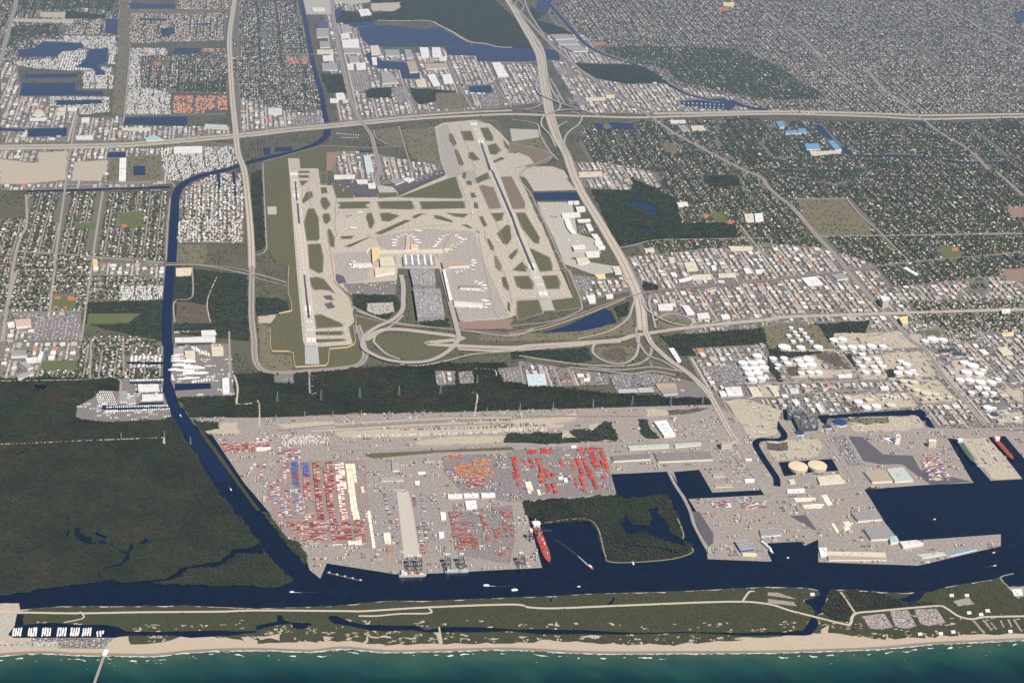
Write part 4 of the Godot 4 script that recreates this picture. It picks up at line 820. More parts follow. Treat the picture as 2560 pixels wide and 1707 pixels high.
["warehouse","cream warehouse near the right edge above the tanks","warehouse",8,"cream","wallw",[2432.9,179.6,2486,169.7,2491.5,242.8,2431.9,251.1]],
["warehouse","cream warehouse beside the port expressway, left of the tank farm","warehouse",9,"cream","wallw",[1129.7,528.4,1166.1,519.3,1157.4,609.2,1131.9,613.2]],
["power_station","dark grey boiler house of the power station","power station",26,"dgrey","dgrey",[1142.4,756,1237.4,750.6,1220.6,815.5,1120,840.3]],
["power_station","dark grey turbine hall of the power station","power station",20,"dgrey","dgrey",[1147.2,838,1261.6,833.9,1232.2,934,1139.3,938.8]],
["building","pale blue roofed building above the power station","building",8,"paleblue","wallw",[1223.1,552.2,1268.3,549,1260.3,585.8,1218.9,589.2]],
["grain_silo","tall white grain silos above the dark yard","silo",45,"white","wallw",[1538.4,1037.3,1554.1,1036.2,1567.1,1086.7,1545.5,1090.2]],
["grain_silo","cream silo tower right of the tall white silos","silo",34,"cream","wallw",[1686.1,1086.6,1723,1083.9,1716.2,1106.3,1684,1110.2]],
["building","white low building on the point below the curved canal","building",7,"white","wallw",[931.3,1415.3,1007.5,1411.5,999.7,1441.6,925.5,1440.3]],
["building","cream building beside the curved canal","building",7,"cream","wallw",[963,1339.9,987,1337,985.6,1367.2,960.4,1370]],
["warehouse","white shed left of the tall silos","warehouse",8,"white","wallw",[1534.5,1064.2,1502.3,1029.1,1525.9,1020.8,1548.6,1041.2]],
["warehouse","grey roofed shed with a bright blue side at the quay corner","warehouse",12,"grey","bluew",[597.2,1782.1,653.2,1774.6,657.9,1839.1,601.8,1848.6]],
["building","low yellow and white building in front of the blue sided shed","building",7,"yellow","wallw",[607.3,1854.3,659.2,1861.7,659.2,1880.2,604.1,1872.6]],
["warehouse","grey roofed shed on the quay left of the inlet","warehouse",9,"grey","wallw",[723.1,1703.9,800.1,1698.9,798.7,1745.4,715.1,1751.3]],
["terminal_building","ribbed grey roofed cruise terminal with a pale front","terminal",12,"deck","wallw",[1140.6,1610.3,1252.5,1601.2,1250.2,1665.9,1147.1,1673.5]],
["terminal_building","large grey roofed cruise terminal beside the harbour basin","terminal",12,"deck","wallw",[1151.1,1730.8,1252.9,1706.8,1260.2,1803.7,1151.8,1807.9]],
["terminal_building","pale teal glass fronted block at the basin corner","terminal",14,"teal","wallw",[1231.3,1801.6,1261.6,1792.1,1258.7,1829.7,1221.4,1838.6]],
["terminal_building","brightest white building at the root of the spit","terminal",14,"white","wallw",[1261.8,1834.5,1334.3,1828,1353.2,1852.3,1260.9,1871.1]],
["warehouse","pale green roofed shed on the spit","warehouse",8,"palegreen","wallw",[1294.8,1918.9,1407.2,1908,1418.4,1922.3,1312.8,1941.1]],
["warehouse","thin blue roofed shed along the outer spit","warehouse",8,"blue","wallw",[1420.2,1922.4,1551.7,1891.5,1561.5,1898.3,1434.1,1932.4]],
["warehouse","long tan front of the outer quay shed","warehouse",9,"tan","wallw",[937.9,1902.7,1166,1932.2,1165.9,1944,933.6,1927.6]],
["warehouse","long cream roofed outer quay shed","warehouse",7,"cream","wallw",[945.1,1870.5,1176.6,1894.2,1168.9,1925.7,940.5,1896.3]],
["building","white block at the left end of the outer quay shed","building",7,"white","wallw",[921.9,1844.8,953.7,1843.2,938.9,1898.4,910.3,1903.8]],
["building","white buildings at the right edge beyond the jetty","building",6,"white","wallw",[1579.1,2169,1620,2167.1,1610.4,2201.5,1573,2205.7]],
["port_shed","left of three white sheds across the container yard","shed",8,"white","wallw",[-482.8,1366.5,-425.5,1368.4,-426.7,1394.5,-483.9,1393.3]],
["port_shed","middle of three white sheds across the container yard","shed",8,"white","wallw",[-418.4,1364.7,-358.7,1366.8,-360.2,1393,-419.7,1391.7]],
["port_shed","right of three white sheds across the container yard","shed",8,"white","wallw",[-347.3,1365.1,-291.8,1366.9,-293.7,1397.2,-348.6,1396.2]],
["port_shed","square white shed on the dark stained container yard","shed",9,"white","wallw",[-419.3,1420.9,-375.9,1419.6,-379.5,1476.5,-422.5,1477.8]],
["port_shed","long grey roofed shed in the middle of the container yard","shed",7,"grey","wallw",[-741.4,1219.9,-648.8,1221.2,-650,1246.5,-741.3,1245.2]],
["port_shed","grey gate house at the top of the container yard","shed",9,"grey","wallw",[-686.5,1106,-656.4,1103.4,-658.2,1169.3,-688,1170.9]],
["port_shed","low white shed below the gate road","shed",6,"white","wallw",[-585.9,1184.9,-553.6,1182.6,-554.2,1200.5,-585.4,1201.3]],
["port_shed","upright cream shed right of the cream container row","shed",6,"cream","wallw",[-828.2,1284.1,-816.5,1280.7,-813.2,1323,-826.9,1325.4]],
["port_shed","small square white shed in the container yard","shed",6,"white","wallw",[-604.5,1255.2,-585.3,1254.7,-586.5,1279,-604.8,1279.5]],
["port_shed","long white shed at the upper left of the container yard","shed",7,"white","wallw",[-1237.4,952.8,-1178.4,950.7,-1177.6,971.3,-1237.8,975.1]],
["port_shed","white square shed behind the ship cranes","shed",7,"white","wallw",[-550.8,1632.1,-531.5,1633.4,-534.8,1671.6,-553.5,1672.6]],
["port_shed","upright white shed above the square one behind the cranes","shed",7,"white","wallw",[-528,1494.2,-508.2,1495.5,-512.4,1547,-530.1,1547.4]],
["port_shed","left white shed between the red container stacks","shed",7,"white","wallw",[-10,1259.6,5.8,1256.3,8.3,1274.5,-8.8,1277.7]],
["port_shed","right white shed between the red container stacks","shed",7,"white","wallw",[11.1,1269.5,26.4,1268.7,24.7,1296.8,9.8,1300.1]],
["boat_shed","upper white dry-stack boat shed by the canal","shed",12,"white","wallw",[-1748.3,385.8,-1659.6,384.8,-1656.3,434.7,-1743.5,435.7]],
["boat_shed","lower white dry-stack boat shed by the canal","shed",12,"white","wallw",[-1725.2,477.6,-1637.4,476.8,-1634.6,515.7,-1723.4,516.4]],
["boat_shed","grey roofed shed in the marina left of the canal","shed",9,"grey","wallw",[-1825.3,437.3,-1792.3,435.9,-1787.2,529.5,-1819.8,531.8]],
["boat_shed","small grey shed in the marina left of the canal","shed",9,"grey","wallw",[-1784.4,504,-1754,500.5,-1749.4,545,-1782.1,547.4]],
["boat_shed","grey roofed shipyard shed right of the canal","shed",11,"grey","wallw",[-1602.6,32.8,-1559.1,28.9,-1557.7,85.6,-1601,88.3]],
["boat_shed","cream shipyard shed right of the canal","shed",12,"cream","wallw",[-1552.2,64.5,-1507.3,58.5,-1503.5,132.6,-1545.7,135.2]],
["boat_shed","cream shipyard shed farther right from the canal","shed",12,"cream","wallw",[-1431,24.6,-1378,21.1,-1375.3,99.3,-1427.9,101.6]],
["boat_shed","long upright white shed at the shipyard edge","shed",12,"white","wallw",[-1380.1,340.6,-1350.6,336.7,-1348.4,474.4,-1377.3,478.1]],
["boat_shed","longest white shed along the shipyard basin","shed",12,"white","wallw",[-1600.7,-75.9,-1413.7,-80.5,-1413.5,-39.2,-1599.7,-40.5]],
["boat_shed","white shed behind the longest shipyard shed","shed",11,"white","wallw",[-1481,-148.8,-1416.8,-152.3,-1408.9,-110.1,-1477.9,-106.8]],
["park_pavilion","uppermost small white pavilion in the island park","pavilion",5,"white","wallw",[1383.2,2183.1,1399.6,2181.6,1395.7,2196.5,1379.2,2198.1]],
["park_pavilion","left small white pavilion in the island park","pavilion",5,"white","wallw",[1323.8,2178.7,1340.2,2177.1,1336.4,2192.1,1320,2193.6]],
["park_pavilion","rightmost large small white pavilion in the island park","pavilion",5,"white","wallw",[1422,2282.1,1438.3,2280.7,1434.2,2295.2,1418,2296.7]],
["park_pavilion","lower small white pavilion in the island park","pavilion",5,"white","wallw",[1345.1,2289.7,1361.2,2288.3,1357.4,2302.8,1341.3,2304.2]],
["park_pavilion","lower right small white pavilion in the island park","pavilion",5,"white","wallw",[1386.6,2303,1402.8,2301.6,1398.9,2316,1382.8,2317.5]],
["park_pavilion","far right small white pavilion in the island park","pavilion",5,"white","wallw",[1453.3,2410.8,1469.3,2409.4,1465.3,2423.4,1449.3,2424.8]],
["park_pavilion","dune side small white pavilion in the island park","pavilion",5,"white","wallw",[1185.7,2402.7,1201.4,2401.3,1198.1,2415.3,1182.4,2416.6]],
["park_pavilion","left dune side small white pavilion in the island park","pavilion",5,"white","wallw",[1107.2,2399.7,1122.9,2398.4,1119.7,2412.3,1104.1,2413.6]],
["park_pavilion","middle dune side small white pavilion in the island park","pavilion",5,"white","wallw",[1236.6,2397,1252.4,2395.6,1248.9,2409.6,1233.1,2410.9]],
["park_pavilion","boat ramp small white pavilion in the island park","pavilion",5,"white","wallw",[788.8,2131.8,804.7,2130.2,802.1,2145.2,786.2,2146.7]],
["arena","pink and white arena beside the big parking lot","building",14,"pink","wallw",[-2350.8,-290.5,-2280.5,-300,-2270.4,-227.9,-2337.7,-218.6]],
["building","white annex left of the pink arena","building",9,"white","wallw",[-2383.9,-272.4,-2354.2,-277.3,-2346.8,-234.9,-2376.4,-230.1]],
["warehouse","long upright white warehouse among dry grass","warehouse",11,"white","wallw",[-1995.8,-2505.7,-1958.1,-2515.4,-1940.8,-2145,-1979.2,-2136.2]],
["warehouse","wide bright white warehouse under the freeway","warehouse",10,"white","wallw",[-1683.1,-2713.5,-1511.1,-2725.2,-1509.6,-2617.5,-1680.1,-2612.1]],
["building","white square building above the freeway, left","building",8,"white","wallw",[-2277.4,-3254,-2230.8,-3265.8,-2225.1,-3189,-2273.7,-3181.7]],
["building","white store above the freeway","building",8,"white","wallw",[-2285.1,-2910.7,-2182.1,-2922.3,-2178.9,-2859.9,-2279.5,-2858.5]],
["building","cream building below the white mobile homes","building",8,"cream","wallw",[-2571.4,-3410.1,-2546.1,-3415.1,-2508.7,-3311.5,-2587.3,-3303.3]],
["building","cream square building below the long pond, upper","building",8,"cream","wallw",[-2441,-3457.4,-2394,-3469.6,-2390.4,-3412.2,-2438.4,-3406.7]],
["building","cream square building below the long pond, lower","building",8,"cream","wallw",[-2441.8,-3369.4,-2389.4,-3377.2,-2388.6,-3329.3,-2439.6,-3323.8]],
["building","white building right of the cream squares","building",8,"white","wallw",[-2381.4,-3458.8,-2322,-3471.4,-2320.4,-3409.5,-2377.1,-3408.2]],
["building","long thin cream building under the blue lake","building",7,"cream","wallw",[-2017.7,-3071.6,-1837.2,-3070.6,-1835.5,-3031,-2011.8,-3028.1]],
["building","pale green roofed building left of the wide highway","building",8,"palegreen","wallw",[-1497.1,-3151.9,-1360.6,-3133.1,-1357.1,-3057.1,-1503.2,-3086.1]],
["building","thin white building left above the freeway","building",7,"white","wallw",[-2595.2,-3250.3,-2490,-3256.8,-2491.9,-3207.8,-2593.8,-3205.8]],
["building","teal roofed hall above the freeway","building",9,"teal","wallw",[-1868.4,-2867.3,-1811.4,-2935.1,-1748.2,-2848.8,-1853.5,-2831.4]],
["apartment_block","white apartment wing beside the green field","building",14,"white","wallw",[-2257.5,110.9,-2211.8,102,-2207.5,134.4,-2252.6,138.9]],
["apartment_block","white apartment wing at right angles beside the green field","building",14,"white","wallw",[-2200.9,43.7,-2186,48.7,-2189.5,133,-2206.5,130.1]],
["apartment_block","upper grey slanting building left of the green field","building",12,"grey","wallw",[-2282,148.8,-2257.9,139.1,-2217.8,191.8,-2238.5,209.8]],
["apartment_block","lower grey slanting building left of the green field","building",12,"grey","wallw",[-2279.6,274.7,-2214.3,225.6,-2208.6,252.9,-2270,305.9]],
["apartment_block","grey apartment building above the slanting pair","building",12,"grey","wallw",[-2333.2,33.4,-2267.3,30.6,-2255.6,81.1,-2325.5,83.7]],
["building","ochre upright building on the main street","building",7,"ochre","wallw",[-2046,-1010.3,-2021.5,-1012.6,-2014.8,-918.3,-2036.6,-918.8]],
["building","cream lot building right of the canal bridge","building",7,"cream","wallw",[-1618.7,-888.8,-1540,-891.2,-1541,-802.5,-1616.2,-797.6]]]
# x, z, radius, height, colour
const TANKS = [
[1076.5,293.2,19.9,15,"white"],[1124.8,295.2,19.9,15,"white"],[1168.8,222.8,20.1,15,"white"],[1077.9,351.6,19.7,15,"white"],[1121.2,351.3,20.3,15,"white"],[1167.9,287.9,17.8,15,"white"],[1165.6,344.2,19.3,15,"white"],[1074.7,406.9,19.6,15,"white"],[1118.8,397.8,19.1,15,"white"],[1072.5,461.5,19.5,15,"white"],[1119.5,452.7,17.4,15,"white"],[1336.3,132.3,26.5,13,"white"],[1417.2,141.3,18.8,13,"white"],[1507.5,140.1,20,13,"white"],[1363.1,278.6,18.5,13,"white"],[1413.9,266.9,22.9,13,"white"],[1364.3,327.5,19.5,13,"white"],[1410.6,320.4,20.6,13,"white"],[1331.2,406.6,13.9,13,"white"],[1379.3,400.9,15.6,13,"white"],[1420.3,400.5,15.6,13,"white"],[1240.1,250.6,15.7,13,"white"],[1295.2,250.6,15.8,13,"white"],[1297.7,302,15.7,13,"white"],[1243.7,316.7,12.9,13,"white"],[1226.3,354.2,9.1,13,"white"],[1633.7,149.8,17.3,13,"white"],[1682.8,147,19,13,"white"],[1730.3,148.8,17.4,13,"white"],[1785.1,139.1,19.1,13,"white"],[1843.2,143.7,16.3,13,"white"],[1704.5,225.5,13.9,13,"white"],[1709.7,279.1,14.9,13,"white"],[1761.9,274.4,13.3,13,"white"],[1760.1,315.7,13.2,13,"white"],[1761.8,354.5,14.8,13,"white"],[1715.6,359.4,14.8,13,"white"],[1658.1,350.1,14.7,13,"white"],[1654.7,410.7,14.6,13,"white"],[1710.6,408.7,14.7,13,"white"],[1652.5,305.5,10.4,13,"white"],[1872.3,307.8,13.8,13,"white"],[1890.1,340.6,17.1,13,"white"],[1839.7,376,14.8,13,"white"],[1894.6,405.5,13.1,13,"white"],[1812.2,424.3,18.5,13,"white"],[1863.9,426.6,16.9,13,"white"],[1894.9,445.8,9.3,13,"white"],[1806.8,507.1,16.7,13,"cream"],[1853.6,520.2,16.7,13,"cream"],[1811.7,556.4,11.3,13,"cream"],[1836.7,595.4,17.1,13,"cream"],[1871.7,629.2,21.3,13,"cream"],[1912.1,642.8,14.4,13,"cream"],[1835.7,683.6,9,13,"cream"],[1875.3,685.5,9,13,"cream"],[1915.9,685.4,9,13,"cream"],[1965.3,677.2,10.1,13,"cream"],[1567.7,678.1,16.2,13,"cream"],[1473.8,658.9,14.1,13,"cream"],[1655,734.3,19.3,13,"cream"],[1596.5,651.1,8.9,13,"cream"],[1510.5,696.2,17.7,13,"white"],[1530.4,748.8,18.1,13,"white"],[1580.5,742,18.2,13,"white"],[1641.1,674.3,5.8,13,"white"],[1672.3,642,6.9,13,"white"],[1689.3,653.4,6.9,13,"white"],[1701.3,666.7,6.8,13,"white"],[1722,655,5.8,13,"white"],[2191.8,333.8,19.5,13,"white"],[2221.9,368.4,24.5,13,"white"],[2159.2,433.8,22.1,13,"white"],[2217.6,447.7,19.9,13,"white"],[2251.4,416.4,14.4,13,"white"],[2092.4,510.1,18,13,"white"],[2140.4,514.5,19.6,13,"white"],[2186.7,535.3,21.8,13,"white"],[2240.8,538.9,19.7,13,"white"],[2150.4,591.6,14.6,13,"white"],[2188.6,598.8,14.6,13,"white"],[2095.2,635.4,13.4,13,"white"],[2157.6,649.1,14.5,13,"white"],[2200.3,645.7,14,13,"white"],[2110.7,782.7,19,13,"white"],[2141,787.3,9,13,"white"],[2286.5,512.2,14.3,13,"white"],[2205.4,885.9,9.9,13,"white"],[2138.3,206.9,18.7,12,"dark"],[2191.3,197.1,16.4,12,"dark"],[2195.3,241.1,20.3,12,"dark"],[2113.1,848.9,16.2,12,"dark"],[2189.5,702,14.4,12,"dark"],[2181.7,776.7,23.3,10,"greyt"],[2355.5,521.9,18.2,10,"greyt"],[1354.7,880.3,25.3,12,"bluet"],[1285.6,913.1,14.6,12,"bluet"],[1137,961.5,16.9,12,"bluet"],[1035.2,1246.6,34.8,14,"sand"],[1123.1,1242.8,34,14,"sand"],[2136.8,73.3,24.1,12,"white"],[2187.2,85,18.9,12,"white"],[2087.6,91,16,12,"white"],[1616.6,63.5,18.6,12,"white"],[1664.1,58,18.6,12,"white"],[1440.2,-81.3,10.2,12,"white"],[1484.3,-58.7,10.2,12,"white"],[1443.9,-31.8,10.2,12,"white"],[1489.8,-15.4,10.2,12,"white"],[1399.8,6.9,11.2,12,"white"],[1444.7,8.6,10.7,12,"white"],[1488.4,30.9,10.7,12,"white"],[1445.6,57,10.6,12,"white"],[1401.8,69.8,11.2,12,"white"],[1493.1,75.7,10.1,12,"white"]]
# x, z, heading, tail, place
const PARKED_AIRLINERS = [
[-433.3,-1280.7,-136,"blue","in the left ring of parked airliners"],[-451.9,-1242.9,-101,"white","in the left ring of parked airliners"],[-459.6,-1205.3,-71,"red","in the left ring of parked airliners"],[-465,-1166.4,-51,"orange","in the left ring of parked airliners"],[-410.1,-1303.4,-161,"white","in the left ring of parked airliners"],[-388.4,-1321.6,-178,"blue","in the left ring of parked airliners"],[-360.1,-1302.7,160,"white","in the left ring of parked airliners"],[-343.1,-1279.4,139,"red","in the left ring of parked airliners"],[-333.9,-1241.1,102,"orange","in the left ring of parked airliners"],[-329.6,-1203.1,64,"white","in the left ring of parked airliners"],[-201.5,-1249.6,-93,"red","in the right ring of parked airliners"],[-213.3,-1211.8,-64,"white","in the right ring of parked airliners"],[-231.2,-1177.3,-52,"blue","in the right ring of parked airliners"],[-243.4,-1149,-46,"white","in the right ring of parked airliners"],[-178.8,-1287.6,-138,"orange","in the right ring of parked airliners"],[-155.1,-1307.3,-167,"red","in the right ring of parked airliners"],[-105.6,-1298.9,145,"white","in the right ring of parked airliners"],[-89.7,-1270.9,115,"blue","in the right ring of parked airliners"],[-74.9,-1244.6,89,"white","in the right ring of parked airliners"],[-90.8,-1206.7,52,"orange","in the right ring of parked airliners"],[-114,-1176.8,21,"red","in the right ring of parked airliners"],[-133.8,-1139.6,4,"white","in the right ring of parked airliners"],[-160,-1098.4,-7,"blue","in the right ring of parked airliners"],[-187.1,-1072.3,-14,"white","in the right ring of parked airliners"],[-56.9,-957.3,129,"orange","beside the uppermost right hand concourse"],[-55.6,-924.2,106,"red","beside the uppermost right hand concourse"],[-69.1,-890.2,73,"blue","beside the uppermost right hand concourse"],[-99.4,-861.1,24,"orange","beside the uppermost right hand concourse"],[-121.4,-840.5,-1,"orange","beside the uppermost right hand concourse"],[-140.2,-817.1,-12,"red","beside the uppermost right hand concourse"],[-165.2,-803.7,-23,"blue","beside the uppermost right hand concourse"],[-75.8,-833.8,31,"orange","beside the uppermost right hand concourse"],[-81.5,-684.4,145,"blue","beside the middle right hand concourse"],[-63.2,-663.6,123,"white","beside the middle right hand concourse"],[-44.3,-636,98,"red","beside the middle right hand concourse"],[-43.8,-599.7,72,"blue","beside the middle right hand concourse"],[-63.5,-569.5,47,"white","beside the middle right hand concourse"],[-87.8,-570.2,32,"red","beside the middle right hand concourse"],[-113.4,-577.6,11,"blue","beside the middle right hand concourse"],[-137,-583.6,-18,"white","beside the middle right hand concourse"],[-72.4,-460.7,123,"blue","beside the lowest right hand concourse"],[-56.4,-447.3,111,"red","beside the lowest right hand concourse"],[-60.4,-408.7,85,"white","beside the lowest right hand concourse"],[-73.9,-373.3,57,"blue","beside the lowest right hand concourse"],[-101.5,-366.6,38,"red","beside the lowest right hand concourse"],[-128.1,-375,17,"white","beside the lowest right hand concourse"],[-155.3,-378.4,-22,"blue","beside the lowest right hand concourse"],[-695.8,-952.2,-123,"white","beside the south concourse pier"],[-715.3,-918.6,-88,"blue","beside the south concourse pier"],[-706.4,-881.9,-57,"orange","beside the south concourse pier"],[-641.5,-870.6,5,"white","beside the south concourse pier"],[-669.9,-874,-27,"blue","beside the south concourse pier"],[-614.3,-1095,169,"orange","beside the south concourse pier"],[-618.3,-1074.6,169,"white","beside the south concourse pier"],[-604.4,-1124.3,168,"blue","beside the south concourse pier"]]
const OTHER_AIRLINERS = [
[-681.3,-1594.1,-67,"blue","blue airliner crossing the taxiway above the open apron"],
[-613.4,-1639,-59,"white","white airliner on the taxiway right of the blue one"],
[-666.5,-1410.9,-95,"white","white airliner alone on the open apron"],
[-309.6,-1367,-94,"white","white airliner taxiing above the left ring of parked airliners"],
[25.8,-1354.6,-165,"blue","blue airliner taxiing right of the terminals"],
[30.1,-1631.6,175,"white","white airliner at the crossing of taxiways near the runway"],
[111.8,-1221.7,-5,"white","white airliner on the narrow taxiway beside the main runway"],
[-961.6,-1799.1,179,"white","white airliner rolling on the left runway"],
[496.8,-1566.1,-112,"blue","blue airliner parked on the north apron"]]
const SMALL_PLANES = [-681.1,-2023.7,-687.5,-1993.9,-700.2,-2076.8,-656.9,-2050.1,-626.3,-2121.4,-577.2,-2085.6,-437,-2023.2,-392.3,-2017.8,-404.7,-1987.9,-232.7,-2148.4,-203.4,-2175.7,-167.3,-2203.2,-136.6,-2240.1,-100,-2268,-71.5,-2283,466.6,-1698.9,583.2,-1698,491.8,-1418.9,452,-1340,518.4,-1229.8,564.8,-1213.7,456.1,-1034.3]
const CRANES = [[-684.5,1877.4,0],[-652,1878.3,0],[-544.7,1876.9,0],[-492.2,1877.1,0],[-265.8,1886.3,0],[-178.6,1709.6,90]]
const PYLONS = [[-1139.7,556.6,55],[-948.3,548,55],[-776.6,541.2,55],[-598.9,524.5,55],[-411.2,518.1,55],[-1026.4,694.2,30],[-904.3,700.4,30],[-780.9,697.1,30],[-659.6,710.1,30],[-546.6,709.1,30],[-506.9,706.2,30],[-425.9,722,30],[-339.6,726.5,30],[-1151,716.5,30],[-79.2,706.4,50],[71.5,704.1,50],[258.1,683.5,50],[443,666.5,50],[621.4,670.2,50],[771.8,668.5,50],[-231.9,730,45],[-230.4,425.8,45],[-1618.1,845.1,34],[-1509.4,900.7,34],[-1793.7,849,34]]
# palette, tallest stack, outline
const CONTAINER_ROWS = [
["mix",1,[-1134,1080,-1112,1081,-1117,1233,-1134,1232]],
["mix",1,[-1092,1260,-1066,1261,-1069,1446,-1090,1445]],
["mix",1,[-1191,1221,-1147,1223,-1144,1394,-1181,1376]],
["bluered",3,[-1098,1073,-1069,1075,-1072,1253,-1096,1251]],
["bluered",3,[-1050,1085,-1023,1082,-1024,1197,-1052,1196]],
["red",3,[-1053,1195,-1025,1197,-1029,1370,-1056,1368]],
["red",3,[-1007,1078,-980,1080,-987,1452,-1012,1450]],
["red",3,[-962,1081,-933,1083,-940,1455,-970,1453]],
["redwhite",2,[-918,1088,-884,1090,-895,1458,-923,1456]],
["cream",2,[-872,1104,-843,1105,-848,1461,-878,1459]],
["red",2,[-1010,1454,-982,1455,-986,1514,-1011,1512]],
["red",2,[-963,1457,-936,1458,-939,1517,-965,1515]],
["red",2,[-1131,1523,-980,1529,-982,1564,-1115,1559]],
["red",2,[-1106,1574,-983,1583,-985,1613,-1094,1607]],
["red",2,[-1087,1621,-985,1625,-987,1655,-1077,1651]],
["red",2,[-963,1530,-829,1537,-829,1570,-961,1564]],
["red",2,[-964,1580,-828,1589,-830,1615,-964,1609]],
["red",2,[-964,1621,-831,1628,-832,1660,-964,1654]],
["redwhite",2,[-917,1460,-893,1461,-895,1516,-918,1514]],
["cream",2,[-872,1463,-847,1464,-848,1519,-874,1517]],
["cream",2,[-815,1466,-798,1467,-801,1718,-816,1720]],
["cream",2,[-762,1624,-737,1626,-744,1700,-766,1698]],
["cream",2,[-905,1670,-855,1670,-855,1692,-905,1692]],
["orange",2,[-761,1706,-742,1707,-747,1787,-760,1786]],
["orange",2,[-617,1723,-606,1724,-611,1782,-621,1781]],
["red",2,[-1386,906,-1179,909,-1176,972,-1373,970]],
["red",2,[-390,1235,-312,1232,-319,1307,-395,1311]],
["mix",2,[-1237,869,-1178,863,-1170,900,-1238,915]],
["mix",2,[-1148,938,-1049,970,-1053,1050,-1142,1044]],
["creammix",1,[-1132,852,-934,858,-938,931,-1130,930]],
["orange",2,[-454,1057,-388,1052,-393,1088,-453,1093]],
["orange",2,[-348,1099,-269,1095,-272,1147,-346,1152]],
["orange",2,[-426,1130,-349,1134,-362,1229,-433,1224]],
["orange",2,[-353,1165,-266,1165,-272,1234,-362,1229]],
["bright",4,[-175,1087,-159,1088,-170,1257,-194,1264]],
["bright",4,[-96,1033,-66,1039,-74,1070,-105,1059]],
["bright",4,[-46,1031,14,1030,8,1061,-44,1063]],
["bright",4,[-72,1102,-56,1103,-74,1306,-90,1305]],
["bright",4,[120,1031,137,1032,134,1091,116,1090]],
["bright",4,[158,1070,182,1067,177,1191,156,1190]],
["bright",4,[207,1059,224,1060,213,1229,195,1227]],
["bright",4,[120,1117,131,1118,134,1284,123,1284]],
["bright",4,[96,1116,106,1116,93,1341,79,1340]],
["bright",4,[130,1206,143,1207,141,1361,127,1364]],
["bright",4,[-32,1214,-25,1214,-36,1383,-47,1383]],
["bright",4,[93,1204,102,1204,90,1374,77,1374]],
["bright",4,[-54,1195,-47,1196,-59,1373,-72,1373]],
["bright",4,[-102,1095,-92,1096,-100,1193,-107,1192]],
["bright",4,[146,1033,227,1033,226,1051,145,1051]],
["cream",1,[-148,1284,-130,1285,-136,1377,-154,1376]],
["cream",1,[-107,1337,-98,1338,-102,1387,-115,1387]],
["mix",1,[585,1488,666,1477,657,1526,582,1529]],
["mix",1,[707,1496,817,1487,804,1543,702,1545]],
["brick",3,[-493,1487,-446,1494,-456,1537,-495,1534]],
["brick",3,[-470,1674,-402,1678,-421,1752,-501,1753]],
["brick",3,[-500,1645,-408,1655,-410,1674,-503,1668]],
["brick",3,[-371,1519,-358,1520,-360,1711,-373,1710]],
["brick",3,[-353,1778,-303,1778,-307,1803,-345,1804]],
["brick",3,[-294,1500,-238,1480,-249,1550,-271,1549]],
["cream",1,[946,1478,1030,1479,1022,1504,940,1503]],
["cream",1,[966,1529,1050,1530,1040,1559,959,1558]],
["cream",1,[1068,1465,1090,1462,1085,1537,1063,1540]],
["cream",1,[1037,1675,1050,1676,1044,1738,1033,1738]],
["cream",1,[1095,1655,1122,1680,1080,1733,1072,1717]],
["mix",2,[1610,1194,1693,1189,1678,1387,1576,1372]],
["mixlow",1,[-628,819,-131,811,-134,835,-630,842]],
["creammix",1,[-824,864,-543,865,-138,856,-142,880,-546,888,-821,887]],
["mixlow",1,[-130,807,15,809,16,834,-134,830]],
["creammix",1,[-137,849,18,848,15,881,-141,878]],
["mixlow",1,[-731,1472,-726,1472,-730,1619,-735,1618]],
["mixlow",1,[-708,1520,-701,1521,-705,1620,-711,1620]],
["mixlow",1,[-622,1479,-616,1479,-626,1781,-632,1781]],
["mixlow",1,[-602,1527,-596,1528,-603,1709,-608,1709]],
["mixlow",1,[-804,1754,-792,1755,-794,1791,-805,1790]],
["mixlow",1,[-742,1323,-733,1323,-731,1468,-740,1468]],
["mixlow",1,[-664,1286,-657,1287,-656,1344,-663,1344]],
["mixlow",1,[-626,1346,-619,1347,-622,1475,-628,1475]],
["mixlow",1,[-595,1348,-586,1349,-587,1478,-596,1477]],
["mixlow",1,[-543,1352,-529,1352,-524,1418,-541,1417]],
["mix",1,[-1228,1134,-1215,1135,-1212,1194,-1225,1194]],
["mix",1,[-1200,1253,-1161,1256,-1160,1369,-1194,1351]],
["mix",1,[-1151,1370,-1117,1364,-1115,1436,-1145,1434]],
["mix",1,[-1267,1081,-1200,1067,-1199,1102,-1263,1111]],
["mix",1,[-1162,1444,-1107,1439,-1104,1479,-1151,1483]],
["mix",1,[-1061,1458,-1027,1456,-1027,1507,-1059,1509]],
["mix",1,[-963,1666,-930,1665,-929,1687,-962,1688]],
["mix",1,[-847,1670,-833,1671,-834,1701,-847,1701]],
["brick",2,[-362,1543,-353,1544,-358,1636,-366,1635]],
["brick",2,[-333,1615,-312,1616,-319,1692,-336,1690]],
["brick",2,[-292,1571,-279,1572,-284,1656,-294,1656]],
["brick",2,[-263,1581,-254,1581,-261,1673,-271,1672]],
["brick",2,[-494,1565,-408,1567,-411,1590,-495,1588]],
["brick",2,[-499,1604,-414,1608,-416,1624,-499,1623]],
["bright",2,[-188,1282,-179,1282,-178,1316,-189,1315]],
["bright",2,[20,1120,27,1121,28,1200,22,1200]],
["bright",2,[70,1132,77,1132,71,1220,65,1220]],
["bright",2,[55,1254,62,1254,58,1331,51,1330]],
["bright",2,[-131,1103,-123,1103,-127,1165,-136,1164]],
["bright",2,[178,1244,192,1240,198,1279,184,1280]]]
